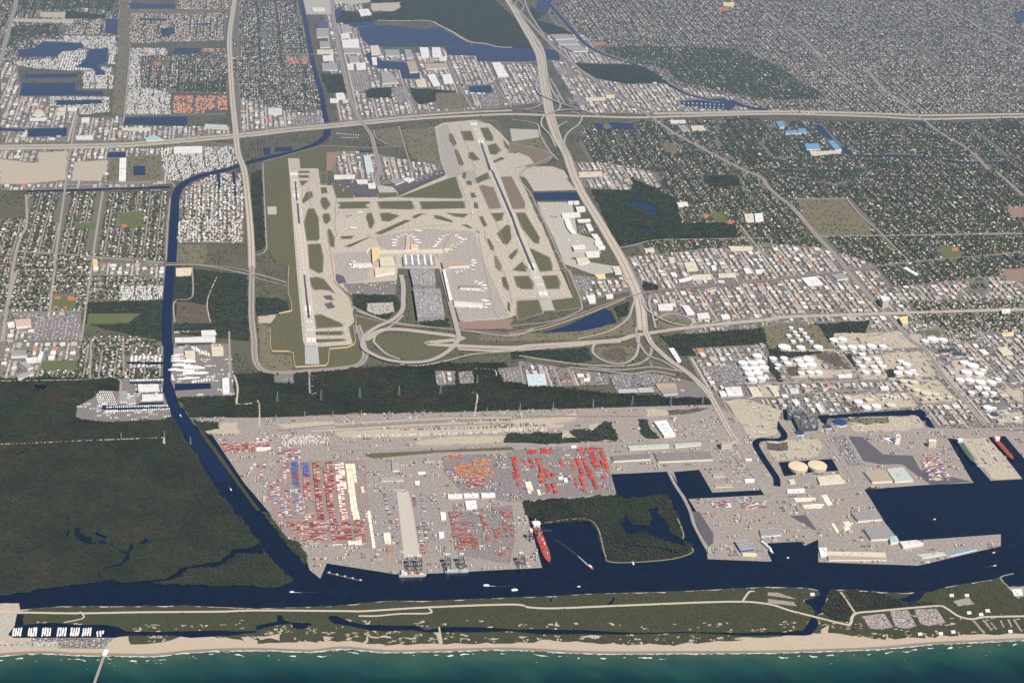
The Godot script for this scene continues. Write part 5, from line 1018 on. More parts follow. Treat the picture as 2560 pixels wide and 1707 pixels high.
const CAR_PARKS = [
[891,335,1043,274,1049,474,889,477],
[401,369,502,384,490,480,404,497],
[546,375,687,381,671,446,606,453,539,472],
[605,861,781,841,751,965,598,966],
[741,1239,817,1226,826,1305,751,1318],
[334,387,391,390,382,454,329,462],
[720,1075,821,1081,815,1199,711,1193],
[-2258,-342,-2066,-372,-2033,-84,-2248,-98],
[-2374,-388,-2227,-383,-2222,-335,-2374,-340],
[1273,993,1343,997,1331,1220,1271,1235],
[937,2285,1025,2275,1029,2351,944,2354],
[1055,2264,1123,2263,1119,2352,1041,2352],
[1152,2261,1236,2261,1237,2345,1142,2344],
[-2010,2181,-1745,2204,-1755,2219,-2012,2196],
[-2137,2192,-1925,2209,-1926,2232,-2134,2216],
[-1921,2212,-1762,2225,-1767,2251,-1919,2239],
[-425,-1032,-266,-1029,-271,-914,-433,-917],
[-295,305,-239,302,-245,420,-305,417],
[-408,311,-378,313,-392,429,-416,428],
[-99,292,-20,285,-26,414,-97,411],
[391,-3831,519,-3859,494,-3594,376,-3567],
[-232,-3959,-122,-3988,-109,-3744,-203,-3623],
[-481,-4332,-361,-4363,-374,-3906,-490,-3878],
[-937,-3310,-742,-3358,-744,-3183,-936,-3158],
[1001,-3800,1117,-3828,1129,-3658,992,-3630],
[1026,-4486,1095,-4502,1128,-4288,1090,-4260],
[1087,-4502,1156,-4518,1181,-4290,1125,-4275],
[612,-1452,663,-1451,666,-1339,600,-1325],
[452,-735,531,-747,521,-582,448,-571],
[-669,-440,-537,-448,-541,-347,-633,-313]]
# x, z, length, 1 if it lies east-west
const MOORED = [-1783.5,325.9,14,1,-1776.4,325.7,14,1,-1769.3,325.5,14,1,-1762.2,325.3,14,1,-1755.1,325.1,14,1,-1748,325,14,1,-1740.9,324.8,14,1,-1733.7,324.6,14,1,-1726.6,324.4,14,1,-1719.5,324.2,14,1,-1712.4,324,14,1,-1705.2,323.8,14,1,-1698.1,323.6,14,1,-1690.9,323.4,14,1,-1683.8,323.2,14,1,-1676.7,323,14,1,-1669.5,322.8,14,1,-1662.4,322.6,14,1,-1655.2,322.4,14,1,-1648.1,322.2,14,1,-1869.5,567.7,14,1,-1860.8,567.6,14,1,-1852.1,567.6,14,1,-1843.4,567.5,14,1,-1834.7,567.5,14,1,-1826,567.4,14,1,-1817.2,567.4,14,1,-1808.5,567.3,14,1,-1799.8,567.2,14,1,-1791.1,567.2,14,1,-1782.3,567.1,14,1,-1773.6,567.1,14,1,-1764.9,567,14,1,-1756.1,567,14,1,-1747.4,566.9,14,1,-1738.6,566.9,14,1,-1729.9,566.8,14,1,-1721.1,566.8,14,1,-1712.3,566.7,14,1,-1703.6,566.7,14,1,-1694.8,566.6,14,1,-1686,566.6,14,1,-1677.2,566.5,14,1,-1668.5,566.5,14,1,-1659.7,566.4,14,1,-1650.9,566.4,14,1,-1642.1,566.3,14,1,-1633.3,566.3,14,1,-1624.5,566.2,14,1,-1615.7,566.2,14,1,-1876.1,605.9,14,1,-1867.5,605.5,14,1,-1858.8,605.2,14,1,-1850.2,604.9,14,1,-1841.6,604.5,14,1,-1832.9,604.2,14,1,-1824.2,603.9,14,1,-1815.6,603.5,14,1,-1806.9,603.2,14,1,-1798.3,602.9,14,1,-1789.6,602.5,14,1,-1780.9,602.2,14,1,-1772.2,601.9,14,1,-1763.5,601.5,14,1,-1754.8,601.2,14,1,-1746.1,600.9,14,1,-1737.4,600.5,14,1,-1728.7,600.2,14,1,-1720,599.9,14,1,-1711.3,599.5,14,1,-1702.6,599.2,14,1,-1693.9,598.9,14,1,-1685.1,598.5,14,1,-1676.4,598.2,14,1,-1667.7,597.9,14,1,-1658.9,597.5,14,1,-1650.2,597.2,14,1,-1641.4,596.8,14,1,-1632.7,596.5,14,1,-1623.9,596.2,14,1,-1615.2,595.8,14,1,-1606.4,595.5,14,1,-1735.6,436.1,13,1,-1725.3,435.6,13,1,-1715,435,13,1,-1704.7,434.5,13,1,-1694.4,434,13,1,-1684.1,433.5,13,1,-1673.7,433,13,1,-1663.4,432.4,13,1,-1653.1,431.9,13,1,-1642.7,431.4,13,1,-1929.7,428.9,12,1,-1920.9,429.3,12,1,-1912,429.8,12,1,-1903.1,430.2,12,1,-1894.3,430.6,12,1,-1885.4,431,12,1,-1876.5,431.4,12,1,-1867.6,431.8,12,1,-1858.7,432.3,12,1,-1924.4,451.1,12,1,-1915.6,451.5,12,1,-1906.7,452,12,1,-1897.9,452.4,12,1,-1889,452.8,12,1,-1880.2,453.2,12,1,-1871.3,453.7,12,1,-1862.5,454.1,12,1,-1853.6,454.5,12,1,-1919.2,473.2,12,1,-1910.3,473.6,12,1,-1901.5,474.1,12,1,-1892.7,474.5,12,1,-1883.9,474.9,12,1,-1875,475.3,12,1,-1866.2,475.8,12,1,-1857.4,476.2,12,1,-1848.5,476.6,12,1,-1913.9,495.2,12,1,-1905.1,495.6,12,1,-1896.3,496,12,1,-1887.5,496.5,12,1,-1878.7,496.9,12,1,-1869.9,497.3,12,1,-1861.1,497.7,12,1,-1852.3,498.2,12,1,-1843.5,498.6,12,1,-1908.7,517,12,1,-1899.9,517.5,12,1,-1891.2,517.9,12,1,-1882.4,518.3,12,1,-1873.6,518.8,12,1,-1864.8,519.2,12,1,-1856,519.6,12,1,-1847.2,520.1,12,1,-1838.5,520.5,12,1,-1903.5,538.8,12,1,-1894.8,539.2,12,1,-1886,539.7,12,1,-1877.3,540.1,12,1,-1868.5,540.5,12,1,-1859.7,540.9,12,1,-1851,541.4,12,1,-1842.2,541.8,12,1,-1833.4,542.2,12,1,-1724.8,516.2,14,1,-1717,515.6,14,1,-1709.1,515,14,1,-1701.2,514.4,14,1,-1693.3,513.8,14,1,-1685.5,513.2,14,1,-1677.6,512.6,14,1,-1669.7,512,14,1,-1661.8,511.4,14,1,-1653.9,510.8,14,1,-1646,510.1,14,1,-1638.1,509.5,14,1,-1786,455.7,16,0,-1783.7,473.8,16,0,-1781.3,491.7,16,0,-1779,509.6,16,0,-1594.7,97.9,40,0,-1594,122,40,0,-1593.3,145.9,40,0,-1576.1,147.7,60,0,-1531.9,155,60,0,-1575,190.9,55,0,-1535.8,201.2,55,0,-1496.6,211.4,55,0,-1598.1,232.6,50,0,-1564,240.5,50,0,-1529.9,248.3,50,0,-1522.1,273,60,0,-1468.9,272.1,60,0,-1600.9,300.9,45,1,-1564.3,323.4,34,0,-1540.4,320.3,34,0,-1516.4,317.2,34,0,-1492.4,314.1,34,0,-1508.6,351.8,22,1,-1496.6,349.3,22,1,-1484.7,346.7,22,1,-1472.7,344.1,22,1,-1460.7,341.6,22,1,-1448.8,339,22,1,-1436.7,336.4,22,1,-1523.2,219.9,60,0,-1484.2,221.6,60,0,-1519.9,12.2,24,1,-1508.7,23.8,24,1,-1497.6,35.4,24,1,-1486.4,47,24,1,-1475.3,58.6,24,1,-1464.2,70.1,24,1,-1453.2,81.6,24,1,-1442.1,93.1,24,1,-1604.4,-154.4,16,1,-1594.3,-155.2,16,1,-1584.2,-156,16,1,-1574,-156.8,16,1,-1563.9,-157.6,16,1,-1553.7,-158.4,16,1,-1543.6,-159.2,16,1,-1533.4,-160,16,1,-1523.3,-160.8,16,1,-1513.1,-161.6,16,1,-1502.9,-162.4,16,1,-1492.7,-163.2,16,1,-2079.3,2126.5,16,1,-2071.3,2126.5,16,1,-2063.4,2126.5,16,1,-2055.5,2126.5,16,1,-2079,2141.2,16,1,-2071.1,2141.2,16,1,-2063.2,2141.2,16,1,-2055.3,2141.2,16,1,-2078.8,2155.8,16,1,-2070.9,2155.8,16,1,-2063,2155.8,16,1,-2055.1,2155.9,16,1,-2028.3,2130.5,16,1,-2020.4,2130.5,16,1,-2012.4,2130.5,16,1,-2004.5,2130.5,16,1,-2028.2,2145.2,16,1,-2020.3,2145.2,16,1,-2012.4,2145.2,16,1,-2004.4,2145.2,16,1,-2028.1,2159.8,16,1,-2020.2,2159.8,16,1,-2012.3,2159.8,16,1,-2004.4,2159.9,16,1,-1981,2134.2,16,1,-1973,2134.2,16,1,-1965,2134.2,16,1,-1957.1,2134.2,16,1,-1980.9,2148.9,16,1,-1973,2148.9,16,1,-1965.1,2148.9,16,1,-1957.1,2149,16,1,-1980.9,2163.5,16,1,-1973,2163.6,16,1,-1965.1,2163.6,16,1,-1957.1,2163.6,16,1,-1929.8,2138.2,16,1,-1921.9,2138.2,16,1,-1913.9,2138.2,16,1,-1905.9,2138.3,16,1,-1930,2152.9,16,1,-1922,2152.9,16,1,-1914,2153,16,1,-1906,2153,16,1,-1930.1,2167.6,16,1,-1922.1,2167.6,16,1,-1914.2,2167.6,16,1,-1906.2,2167.6,16,1,-1886,2141.7,16,1,-1878,2141.7,16,1,-1869.9,2141.7,16,1,-1861.9,2141.7,16,1,-1886.2,2156.4,16,1,-1878.2,2156.4,16,1,-1870.2,2156.4,16,1,-1862.2,2156.4,16,1,-1886.4,2171,16,1,-1878.4,2171,16,1,-1870.5,2171.1,16,1,-1862.5,2171.1,16,1,-1845.7,2144.8,16,1,-1837.6,2144.9,16,1,-1829.6,2144.9,16,1,-1821.6,2144.9,16,1,-1846,2159.6,16,1,-1838,2159.6,16,1,-1830,2159.6,16,1,-1822,2159.6,16,1,-1846.3,2174.2,16,1,-1838.3,2174.2,16,1,-1830.3,2174.2,16,1,-1822.3,2174.3,16,1,-1798.3,2165.2,16,1,-1788.7,2165.9,16,1,-1779.2,2166.7,16,1,-1797.1,2181.1,16,1,-1786.2,2182,16,1,1798.7,-3687.5,20,1,1829.5,-3683.5,20,1,1860.4,-3679.4,20,1,1891.3,-3675.4,20,1,1922.2,-3671.3,20,1,1953,-3667.3,20,1,1983.9,-3663.2,20,1,2014.8,-3659.1,20,1,2045.8,-3655.1,20,1,2076.7,-3651,20,1,2107.6,-3647,20,1,1780.9,-3619.3,20,1,1811.6,-3615.3,20,1,1842.3,-3611.2,20,1,1873,-3607.2,20,1,1903.7,-3603.1,20,1,1934.4,-3599.1,20,1,1965.1,-3595,20,1,1995.9,-3591,20,1,2026.6,-3587,20,1,2057.3,-3582.9,20,1,2088.1,-3578.9,20,1,1587.1,-3967.1,18,1,1605,-3967.6,18,1,1623,-3968.2,18,1,1640.9,-3968.7,18,1,1658.9,-3969.3,18,1,1676.9,-3969.9,18,1,1694.9,-3970.4,18,1,1712.9,-3971,18,1,1730.9,-3971.6,18,1,1748.9,-3972.1,18,1,2468.2,-2891.2,14,1,2481.2,-2891.4,14,1,2494.3,-2891.5,14,1,2507.4,-2891.7,14,1,2520.5,-2891.9,14,1,2533.7,-2892,14,1,2546.8,-2892.2,14,1,2559.9,-2892.4,14,1,2573,-2892.5,14,1,2586.2,-2892.7,14,1,2537.3,-2780.7,14,1,2548,-2780.8,14,1,2558.7,-2780.9,14,1,2569.4,-2781,14,1,2580.1,-2781.1,14,1,1759.4,-3846.6,13,1,1777,-3839.6,13,1,1794.5,-3832.6,13,1,1812.1,-3825.7,13,1,1829.6,-3818.7,13,1,1847.1,-3811.8,13,1,1864.7,-3804.8,13,1,1882.2,-3797.9,13,1,1899.7,-3790.9,13,1,1917.2,-3784,13,1,1934.7,-3777.1,13,1,1952.1,-3770.2,13,1,1969.6,-3763.2,13,1,1987.1,-3756.3,13,1,2004.5,-3749.4,13,1,2021.9,-3742.5,13,1,2039.4,-3735.6,13,1,2056.8,-3728.7,13,1,2074.2,-3721.8,13,1,2091.6,-3714.9,13,1,-1786.7,-2002.9,10,1,-1778.1,-2002.9,10,1,-1769.5,-2002.8,10,1,-1761,-2002.8,10,1,-1752.4,-2002.8,10,1,-1743.8,-2002.8,10,1,-663.3,-3002.9,14,1,-648.2,-2999,14,1,-633,-2995,14,1,-617.9,-2991,14,1,-602.8,-2987.1,14,1,-587.7,-2983.1,14,1,-572.6,-2979.1,14,1,-557.5,-2975.2,14,1,-542.4,-2971.2,14,1,-527.3,-2967.3,14,1,-633.6,-2920,14,1,-619.7,-2920.2,14,1,-605.8,-2920.3,14,1,-591.9,-2920.5,14,1,-578,-2920.7,14,1,-564.1,-2920.9,14,1,-550.1,-2921.1,14,1,-536.2,-2921.3,14,1]
const MOVING_BOATS = [
[-5.5,1905,-110.8,1702.9,32,"tug with red trim towing a long curved wake in the basin"],
[-417.1,1990.6,-323.4,1998.8,22,"white motor boat with a long wake in the ship channel"],
[-1128.1,1978.4,-1036.3,1983.9,16,"motor boat with a wake near the mangrove point"],
[-74.5,2022.7,-54.9,2024.2,12,"small white boat in the channel below the mangrove island"],
[-315.7,2026.8,-326,2027.4,24,"white yacht in the channel below the container quay"],
[1621.2,1919.5,1653.5,1904.3,12,"small boat heading past the tip of the spit"],
[1587.6,2006.1,1537.1,2019.4,12,"small boat with a faint wake off the spit"],
[779.4,1895.5,771.7,1898.6,12,"small white boat in the inlet mouth"],
[1477.8,1670.5,1470.8,1672.5,12,"lone white boat in the harbour basin"],
[-1557.2,654.6,-1538.5,705.9,14,"white boat where the canal leaves the marina"],
[-1343,1269.9,-1359.3,1223.7,14,"boat with a wake in the canal beside the container yard"],
[163.8,1890.5,163.5,1884.7,20,"pale yellow workboat beside the mangrove island"],
[1307.1,1419.6,1272.7,1427.8,36,"orange and blue workboat at the terminal quay"]]
const SHIPS = [
[-731.6,1909.7,-630.7,1912.9,30,"grey","grey hulled cargo ship under the left pair of cranes"],
[-165.6,1584,-157.6,1874.8,30,"redship","red container ship with white bridge moored beside the quay"],
[2020,1050.4,2023.1,1244,30,"redship","dark red tanker moored in the right slip"],
[1842.4,1055.2,1832.5,1255.8,32,"green","green decked bulk carrier moored in the left slip"],
[702.6,1779.7,731.4,1864.6,20,"whiteship","white excursion ship moored in the inlet"],
[-558.3,1895.7,-468.5,1898.7,18,"grey","low grey barge under the right pair of cranes"]]
const SOUTH_RUNWAY = [-965.1,-2324,-964,15.9]
const NORTH_RUNWAY = [254.9,-3261.9,248.6,-471.8]
const RUBBER = [[-961.1,-2142,-963.4,-1486.9],[-965.6,-797.2,-965.2,-281],[250.3,-2817.6,238,-2327.7],[248.2,-2327.9,252.4,-1570.1],[252.4,-1570.1,245.8,-1298.4],[245.8,-1298.4,247.2,-823.9]]
const RETAINING_WALLS = [
["orange cream retaining wall along the right side of the left taxiway",[-813.7,-1391.2,-812.9,-1193.6,-810.8,-946.7,-812.8,-739,-809.3,-685.1,-790.4,-631.3,-761.5,-564.8,-749.4,-499.6,-742.9,-435.5]],
["cream retaining wall stepping round the near end of the left runway",[-754.5,-191.5,-754.6,-26.6,-763.3,7.6,-796.4,40.6,-868.8,49.1,-883,48.5,-897.2,192.6,-908.7,219.3,-1048.8,229.6,-1053.9,164.1,-1053.6,86.7,-1073.2,69.1,-1151.4,66,-1157,26.4,-1156.2,-158.2]],
["short orange retaining wall where roads pass under the left runway",[-1040,-909.5,-1049.1,-772.1,-1056.2,-560.2,-1043.7,-482.8,-1043.4,-369.7,-1107,-340.8]]]
const DOLPHINS = [-986.7,1869.5,-875.1,1925.3]
const PIER = [-1757.2,2263.8,-1769.5,2321.7,-1786.3,2433.5,-1813.6,2574.6]
const SHORE = [1678,2471,1340,2466,1131,2465,921,2475,719,2471,520,2463,188,2440,-119,2415,-382,2374,-628,2362,-816,2352,-964,2321,-1076,2328,-1260,2305,-1461,2298,-1606,2309,-1750,2295,-1858,2283,-1984,2264,-2107,2266,-2212,2268]
const KINDS := ["res_north","res_wood","ind","res_forest","res_mid","wood","res_pink","white","red","res_grey","grass_dry","res_dense","grass_green","scrubdry","dirt","yard2","clay","lake","canal","air_grass","dirt_red","apron","apron2","shoulder","air_dry","concrete","asphalt_d","asphalt","padgrey","mangrove","waterway","sea","port","scrub","port_dark","port_red","portgrey","port_pale","beach","creek","marina","joint","road","highway","rail","sandline","ramp","jetty"]

# land use: [node name, material]
const SURFACE := {
	"res_north": ["city_ground", "soil"], "res_wood": ["city_ground", "soil"], "res_mid": ["city_ground", "soil"], "res_grey": ["city_ground", "yard"],
	"res_pink": ["city_ground", "soil"], "res_dense": ["city_ground", "yard"], "white": ["mobile_home_park_ground", "yard"], "red": ["city_ground", "yard"],
	"res_forest": ["city_ground", "soil"], "apron2": ["apron", "apron2"], "shoulder": ["taxiway_shoulder", "shoulder"], "yard2": ["yard_pavement", "concrete"],
	"padgrey": ["blast_pad", "padgrey"], "clay": ["clay_infield", "clay"], "joint": ["taxiway_joint", "shoulder"], "port_red": ["container_yard_pavement", "portred"], "portgrey": ["container_yard_pavement", "portgrey"],
	"ind": ["yard_pavement", "yardpave"], "marina": ["marina_yard", "yardpave"], "wood": ["woodland_floor", "floor"], "mangrove": ["mangrove_floor", "floor"],
	"lake": ["lake", "lake"], "canal": ["canal", "canal"], "waterway": ["waterway", "deepwater"], "creek": ["creek", "deepwater"], "sea": ["sea", "sea"],
	"air_grass": ["airfield_grass", "airgrass"], "air_dry": ["airfield_grass", "drygrass2"], "apron": ["apron", "apron"], "concrete": ["concrete_apron", "concrete"],
	"asphalt": ["asphalt_lot", "asphalt"], "asphalt_d": ["asphalt_apron_and_tunnel_shade", "asphaltshade"], "dirt": ["bare_ground", "dirt"], "dirt_red": ["bare_ground", "dirtred"],  # the darker asphalt also serves as painted shade in the runway tunnel openings
	"grass_dry": ["dry_grass", "drygrass"], "grass_green": ["playing_field", "green"], "scrub": ["dune_scrub_ground", "scrubsoil"], "scrubdry": ["scrub_ground", "scrubdry"],
	"beach": ["beach", "sand"], "port": ["port_pavement", "port"], "port_dark": ["container_yard_pavement", "portdark"], "port_pale": ["quay_pavement", "portpale"],
	"road": ["road", "road"], "highway": ["highway", "highway"], "ramp": ["ramp", "ramp"], "rail": ["railway_bed", "ballast"], "sandline": ["sand_track", "track"], "jetty": ["jetty", "rock"],
}
# material: linear albedo, roughness, pattern size in metres (0 none), contrast
const PAINT := {
	"verge": [0.105, 0.105, 0.068, 0.95, 140, 0.5], "soil": [0.155, 0.147, 0.12, 0.95, 90, 0.5], "yard": [0.155, 0.15, 0.14, 0.95, 90, 0.4], "yardpave": [0.195, 0.18, 0.168, 0.9, 240, 0.35], "floor": [0.028, 0.032, 0.02, 1.0, 120, 0.4],
	"lake": [0.014, 0.029, 0.068, 0.14, 600, 0.35], "canal": [0.005, 0.014, 0.042, 0.14, 500, 0.35], "deepwater": [0.0022, 0.0072, 0.019, 0.16, 900, 0.55],
	"airgrass": [0.108, 0.107, 0.05, 0.95, 260, 0.45], "drygrass2": [0.19, 0.15, 0.10, 0.95, 160, 0.35], "apron": [0.46, 0.42, 0.345, 0.85, 330, 0.34], "apron2": [0.37, 0.345, 0.31, 0.85, 260, 0.4], "shoulder": [0.235, 0.21, 0.165, 0.9, 120, 0.3], "concrete": [0.40, 0.385, 0.34, 0.85, 260, 0.25],
	"asphalt": [0.18, 0.17, 0.165, 0.9, 180, 0.3], "asphaltshade": [0.095, 0.09, 0.105, 0.9, 200, 0.3], "dirt": [0.47, 0.415, 0.325, 0.95, 180, 0.38], "dirtred": [0.28, 0.19, 0.145, 0.95, 130, 0.4],
	"drygrass": [0.17, 0.155, 0.095, 0.95, 170, 0.45], "green": [0.10, 0.125, 0.045, 0.95, 120, 0.3], "scrubsoil": [0.045, 0.052, 0.02, 0.95, 130, 0.45], "scrubdry": [0.12, 0.095, 0.07, 0.95, 120, 0.45],
	"sand": [0.44, 0.37, 0.285, 0.95, 170, 0.18], "port": [0.30, 0.27, 0.24, 0.9, 290, 0.28], "padgrey": [0.37, 0.38, 0.39, 0.9, 120, 0.2], "clay": [0.46, 0.15, 0.07, 0.95, 60, 0.25], "portred": [0.29, 0.225, 0.21, 0.9, 220, 0.35], "portgrey": [0.29, 0.27, 0.255, 0.9, 230, 0.4], "portdark": [0.23, 0.205, 0.205, 0.9, 250, 0.4], "portpale": [0.46, 0.43, 0.37, 0.9, 160, 0.2],
	"road": [0.31, 0.28, 0.255, 0.9, 110, 0.3], "highway": [0.47, 0.42, 0.35, 0.9, 150, 0.25], "ramp": [0.36, 0.33, 0.31, 0.9, 110, 0.25], "ballast": [0.26, 0.205, 0.17, 0.95, 60, 0.4], "track": [0.52, 0.46, 0.36, 0.95, 70, 0.35], "rock": [0.30, 0.27, 0.2, 0.95, 30, 0.5],
	"runway": [0.47, 0.435, 0.375, 0.85, 240, 0.25], "marking": [0.8, 0.8, 0.76, 0.7, 0, 0], "rubber": [0.07, 0.072, 0.095, 0.8, 60, 0.45], "median": [0.12, 0.11, 0.07, 0.95, 40, 0.4], "street": [0.30, 0.28, 0.265, 0.9, 80, 0.3], "wake": [0.028, 0.04, 0.06, 0.5, 25, 0.5], "wetsand": [0.25, 0.205, 0.155, 0.6, 90, 0.25], "froth": [0.42, 0.46, 0.49, 0.6, 12, 0.5], "foam": [0.55, 0.58, 0.56, 0.7, 0, 0],
	"white": [0.84, 0.84, 0.81, 0.6, 120, 0.3], "grey": [0.36, 0.36, 0.365, 0.8, 120, 0.45], "dgrey": [0.11, 0.115, 0.13, 0.8, 40, 0.4], "cream": [0.66, 0.60, 0.46, 0.7, 120, 0.35], "tan": [0.42, 0.345, 0.26, 0.8, 120, 0.35], "navy": [0.06, 0.08, 0.15, 0.7, 40, 0.2],
	"paleblue": [0.50, 0.58, 0.62, 0.6, 40, 0.15], "ochre": [0.68, 0.52, 0.27, 0.8, 40, 0.25], "pink": [0.56, 0.40, 0.34, 0.8, 40, 0.25], "yellow": [0.70, 0.58, 0.26, 0.7, 40, 0.15], "blue": [0.13, 0.31, 0.50, 0.6, 40, 0.15], "palegreen": [0.44, 0.50, 0.45, 0.7, 45, 0.2], "teal": [0.36, 0.52, 0.52, 0.5, 40, 0.15],
	"red": [0.42, 0.13, 0.085, 0.8, 40, 0.3], "deck": [0.31, 0.30, 0.30, 0.9, 120, 0.5], "deckd": [0.26, 0.245, 0.225, 0.9, 140, 0.5], "wallw": [0.72, 0.70, 0.64, 0.8, 30, 0.12], "concretew": [0.45, 0.43, 0.40, 0.9, 30, 0.2], "orangew": [0.62, 0.27, 0.06, 0.8, 30, 0.15], "bluew": [0.04, 0.13, 0.48, 0.6, 30, 0.1],
	"glass": [0.03, 0.045, 0.06, 0.15, 0, 0], "dark": [0.05, 0.055, 0.065, 0.7, 30, 0.25], "greyt": [0.17, 0.18, 0.2, 0.7, 30, 0.25], "bluet": [0.02, 0.05, 0.16, 0.5, 30, 0.15], "sandt": [0.66, 0.55, 0.38, 0.8, 25, 0.25], "steel": [0.30, 0.32, 0.34, 0.6, 0, 0], "crane": [0.035, 0.04, 0.065, 0.6, 0, 0],
	"retain": [0.66, 0.52, 0.33, 0.9, 25, 0.3], "planks": [0.34, 0.29, 0.23, 0.9, 8, 0.4], "bark": [0.09, 0.07, 0.05, 0.95, 0, 0], "leaf": [0.05, 0.07, 0.03, 0.9, 0, 0], "hullred": [0.30, 0.05, 0.04, 0.5, 0, 0], "hullgreen": [0.05, 0.13, 0.09, 0.5, 0, 0], "hullgrey": [0.42, 0.44, 0.48, 0.5, 0, 0], "deckred": [0.34, 0.07, 0.05, 0.7, 0, 0], "orange": [0.75, 0.30, 0.05, 0.6, 0, 0], "tailblue": [0.03, 0.09, 0.42, 0.4, 0, 0], "tailred": [0.5, 0.03, 0.03, 0.4, 0, 0], "plane": [0.80, 0.80, 0.80, 0.35, 0, 0],
}
const STEP := 0.15                      # height between stacked sheets of ground
const LX := -4200.0
const LZ := -8200.0
const CELL := 5.0
const LN := 2500
const MOST := 300                       # individuals of one kind; the rest of the kind is one mass

var rng := RandomNumberGenerator.new()
var mats := {}
var patterns := {}
var used := {}
var land: PackedByteArray
var map_image: Image
var tint := FastNoiseLite.new()
var edge := FastNoiseLite.new()

# ------------------------------------------------------------------ helpers
func srgb(r: float, g: float, b: float) -> Color:
	return Color(r, g, b).linear_to_srgb()

func pattern(contrast: float) -> Texture2D:
	var key := int(round(contrast * 20.0))
	if not patterns.has(key):
		var n := FastNoiseLite.new()
		n.seed = 40 + key
		n.noise_type = FastNoiseLite.TYPE_SIMPLEX
		n.frequency = 0.03
		n.fractal_octaves = 5
		n.fractal_gain = 0.75
		var im := n.get_seamless_image(512, 512)
		im.convert(Image.FORMAT_L8)
		var b := im.get_data()
		for i in b.size():
			b[i] = int(255.0 * (1.0 - contrast * (1.0 - b[i] / 255.0)))
		im = Image.create_from_data(512, 512, false, Image.FORMAT_L8, b)
		im.convert(Image.FORMAT_RGB8)
		patterns[key] = ImageTexture.create_from_image(im)
	return patterns[key]

func mat(key: String) -> StandardMaterial3D:
	if mats.has(key):
		return mats[key]
	var p = PAINT[key]
	var m := StandardMaterial3D.new()
	m.resource_name = key
	m.roughness = p[3]
	var k := 1.0
	if p[4] > 0:
		m.albedo_texture = pattern(p[5])
		m.uv1_triplanar = true
		m.uv1_world_triplanar = true
		m.uv1_scale = Vector3.ONE / float(p[4])
		k = 1.0 / (1.0 - 0.58 * p[5])
	m.albedo_color = srgb(minf(p[0] * k, 0.95), minf(p[1] * k, 0.95), minf(p[2] * k, 0.95))
	mats[key] = m
	return m

func flat(r: float, g: float, b: float, rough := 0.8) -> StandardMaterial3D:
	var key := "%.3f %.3f %.3f" % [r, g, b]
	if not mats.has(key):
		var m := StandardMaterial3D.new()
		m.albedo_color = srgb(r, g, b)
		m.roughness = rough
		mats[key] = m
	return mats[key]

func instanced_material(rough := 0.85) -> StandardMaterial3D:
	var m := StandardMaterial3D.new()
	m.vertex_color_use_as_albedo = true
	m.roughness = rough
	return m

func numbered(n: String) -> String:
	used[n] = used.get(n, -1) + 1
	return n if used[n] == 0 else "%s_%03d" % [n, used[n]]

func put(o: Node3D, called: String, label := "", category := "", group := "", kind := "") -> Node3D:
	o.name = numbered(called)
	if label: o.set_meta("label", label)
	if category: o.set_meta("category", category)
	if group: o.set_meta("group", group)
	if kind: o.set_meta("kind", kind)
	add_child(o)
	return o

func part(mesh: Mesh, called: String, m: Material, parent: Node3D) -> MeshInstance3D:
	var o := MeshInstance3D.new()
	o.mesh = mesh
	o.name = called
	if m: o.material_override = m
	parent.add_child(o, true)
	return o

func start() -> SurfaceTool:
	var st := SurfaceTool.new()
	st.begin(Mesh.PRIMITIVE_TRIANGLES)
	st.set_smooth_group(-1)
	return st

func done(st: SurfaceTool) -> ArrayMesh:
	st.generate_normals()
	return st.commit()

func quad(st: SurfaceTool, a: Vector3, b: Vector3, c: Vector3, d: Vector3) -> void:
	for v in [a, b, c, a, c, d]:
		st.add_vertex(v)

func box(st: SurfaceTool, c: Vector3, s: Vector3, turn := 0.0) -> void:
	var h := s * 0.5
	var v := []
	for i in 8:
		var p := Vector3(h.x if i & 1 else -h.x, h.y if i & 2 else -h.y, h.z if i & 4 else -h.z)
		v.append(c + p.rotated(Vector3.UP, turn))
	for f in [[0, 2, 3, 1], [4, 5, 7, 6], [0, 4, 6, 2], [1, 3, 7, 5], [2, 6, 7, 3], [0, 1, 5, 4]]:
		quad(st, v[f[0]], v[f[1]], v[f[2]], v[f[3]])

func tube(st: SurfaceTool, a: Vector3, b: Vector3, ra: float, rb: float, n := 8, cap := true) -> void:
	var d := (b - a).normalized()
	var u := d.cross(Vector3(0.31, 0.17, 0.93)).normalized()
	var w := d.cross(u)
	for i in n:
		var p := u * cos(TAU * i / n) + w * sin(TAU * i / n)
		var q := u * cos(TAU * (i + 1) / n) + w * sin(TAU * (i + 1) / n)
		quad(st, a + p * ra, b + p * rb, b + q * rb, a + q * ra)
		if cap:
			for v in [b, b + q * rb, b + p * rb, a, a + p * ra, a + q * ra]:
				st.add_vertex(v)

func flat_points(a: Array) -> PackedVector2Array:
	var r := PackedVector2Array()
	for i in range(0, a.size(), 2):
		r.append(Vector2(a[i], a[i + 1]))
	return r

func centre(p: PackedVector2Array) -> Vector2:
	var c := Vector2.ZERO
	for v in p: c += v
	return c / p.size()

func prism(st: SurfaceTool, p: PackedVector2Array, y0: float, y1: float, top := true, bottom := false) -> void:
	var n := p.size()
	for i in n:
		var a := p[i]
		var b := p[(i + 1) % n]
		quad(st, Vector3(a.x, y0, a.y), Vector3(a.x, y1, a.y), Vector3(b.x, y1, b.y), Vector3(b.x, y0, b.y))
	var t := Geometry2D.triangulate_polygon(p)
	for i in range(0, t.size(), 3):
		if top:
			for k in 3: st.add_vertex(Vector3(p[t[i + k]].x, y1, p[t[i + k]].y))
		if bottom:
			for k in 3: st.add_vertex(Vector3(p[t[i + k]].x, y0, p[t[i + k]].y))

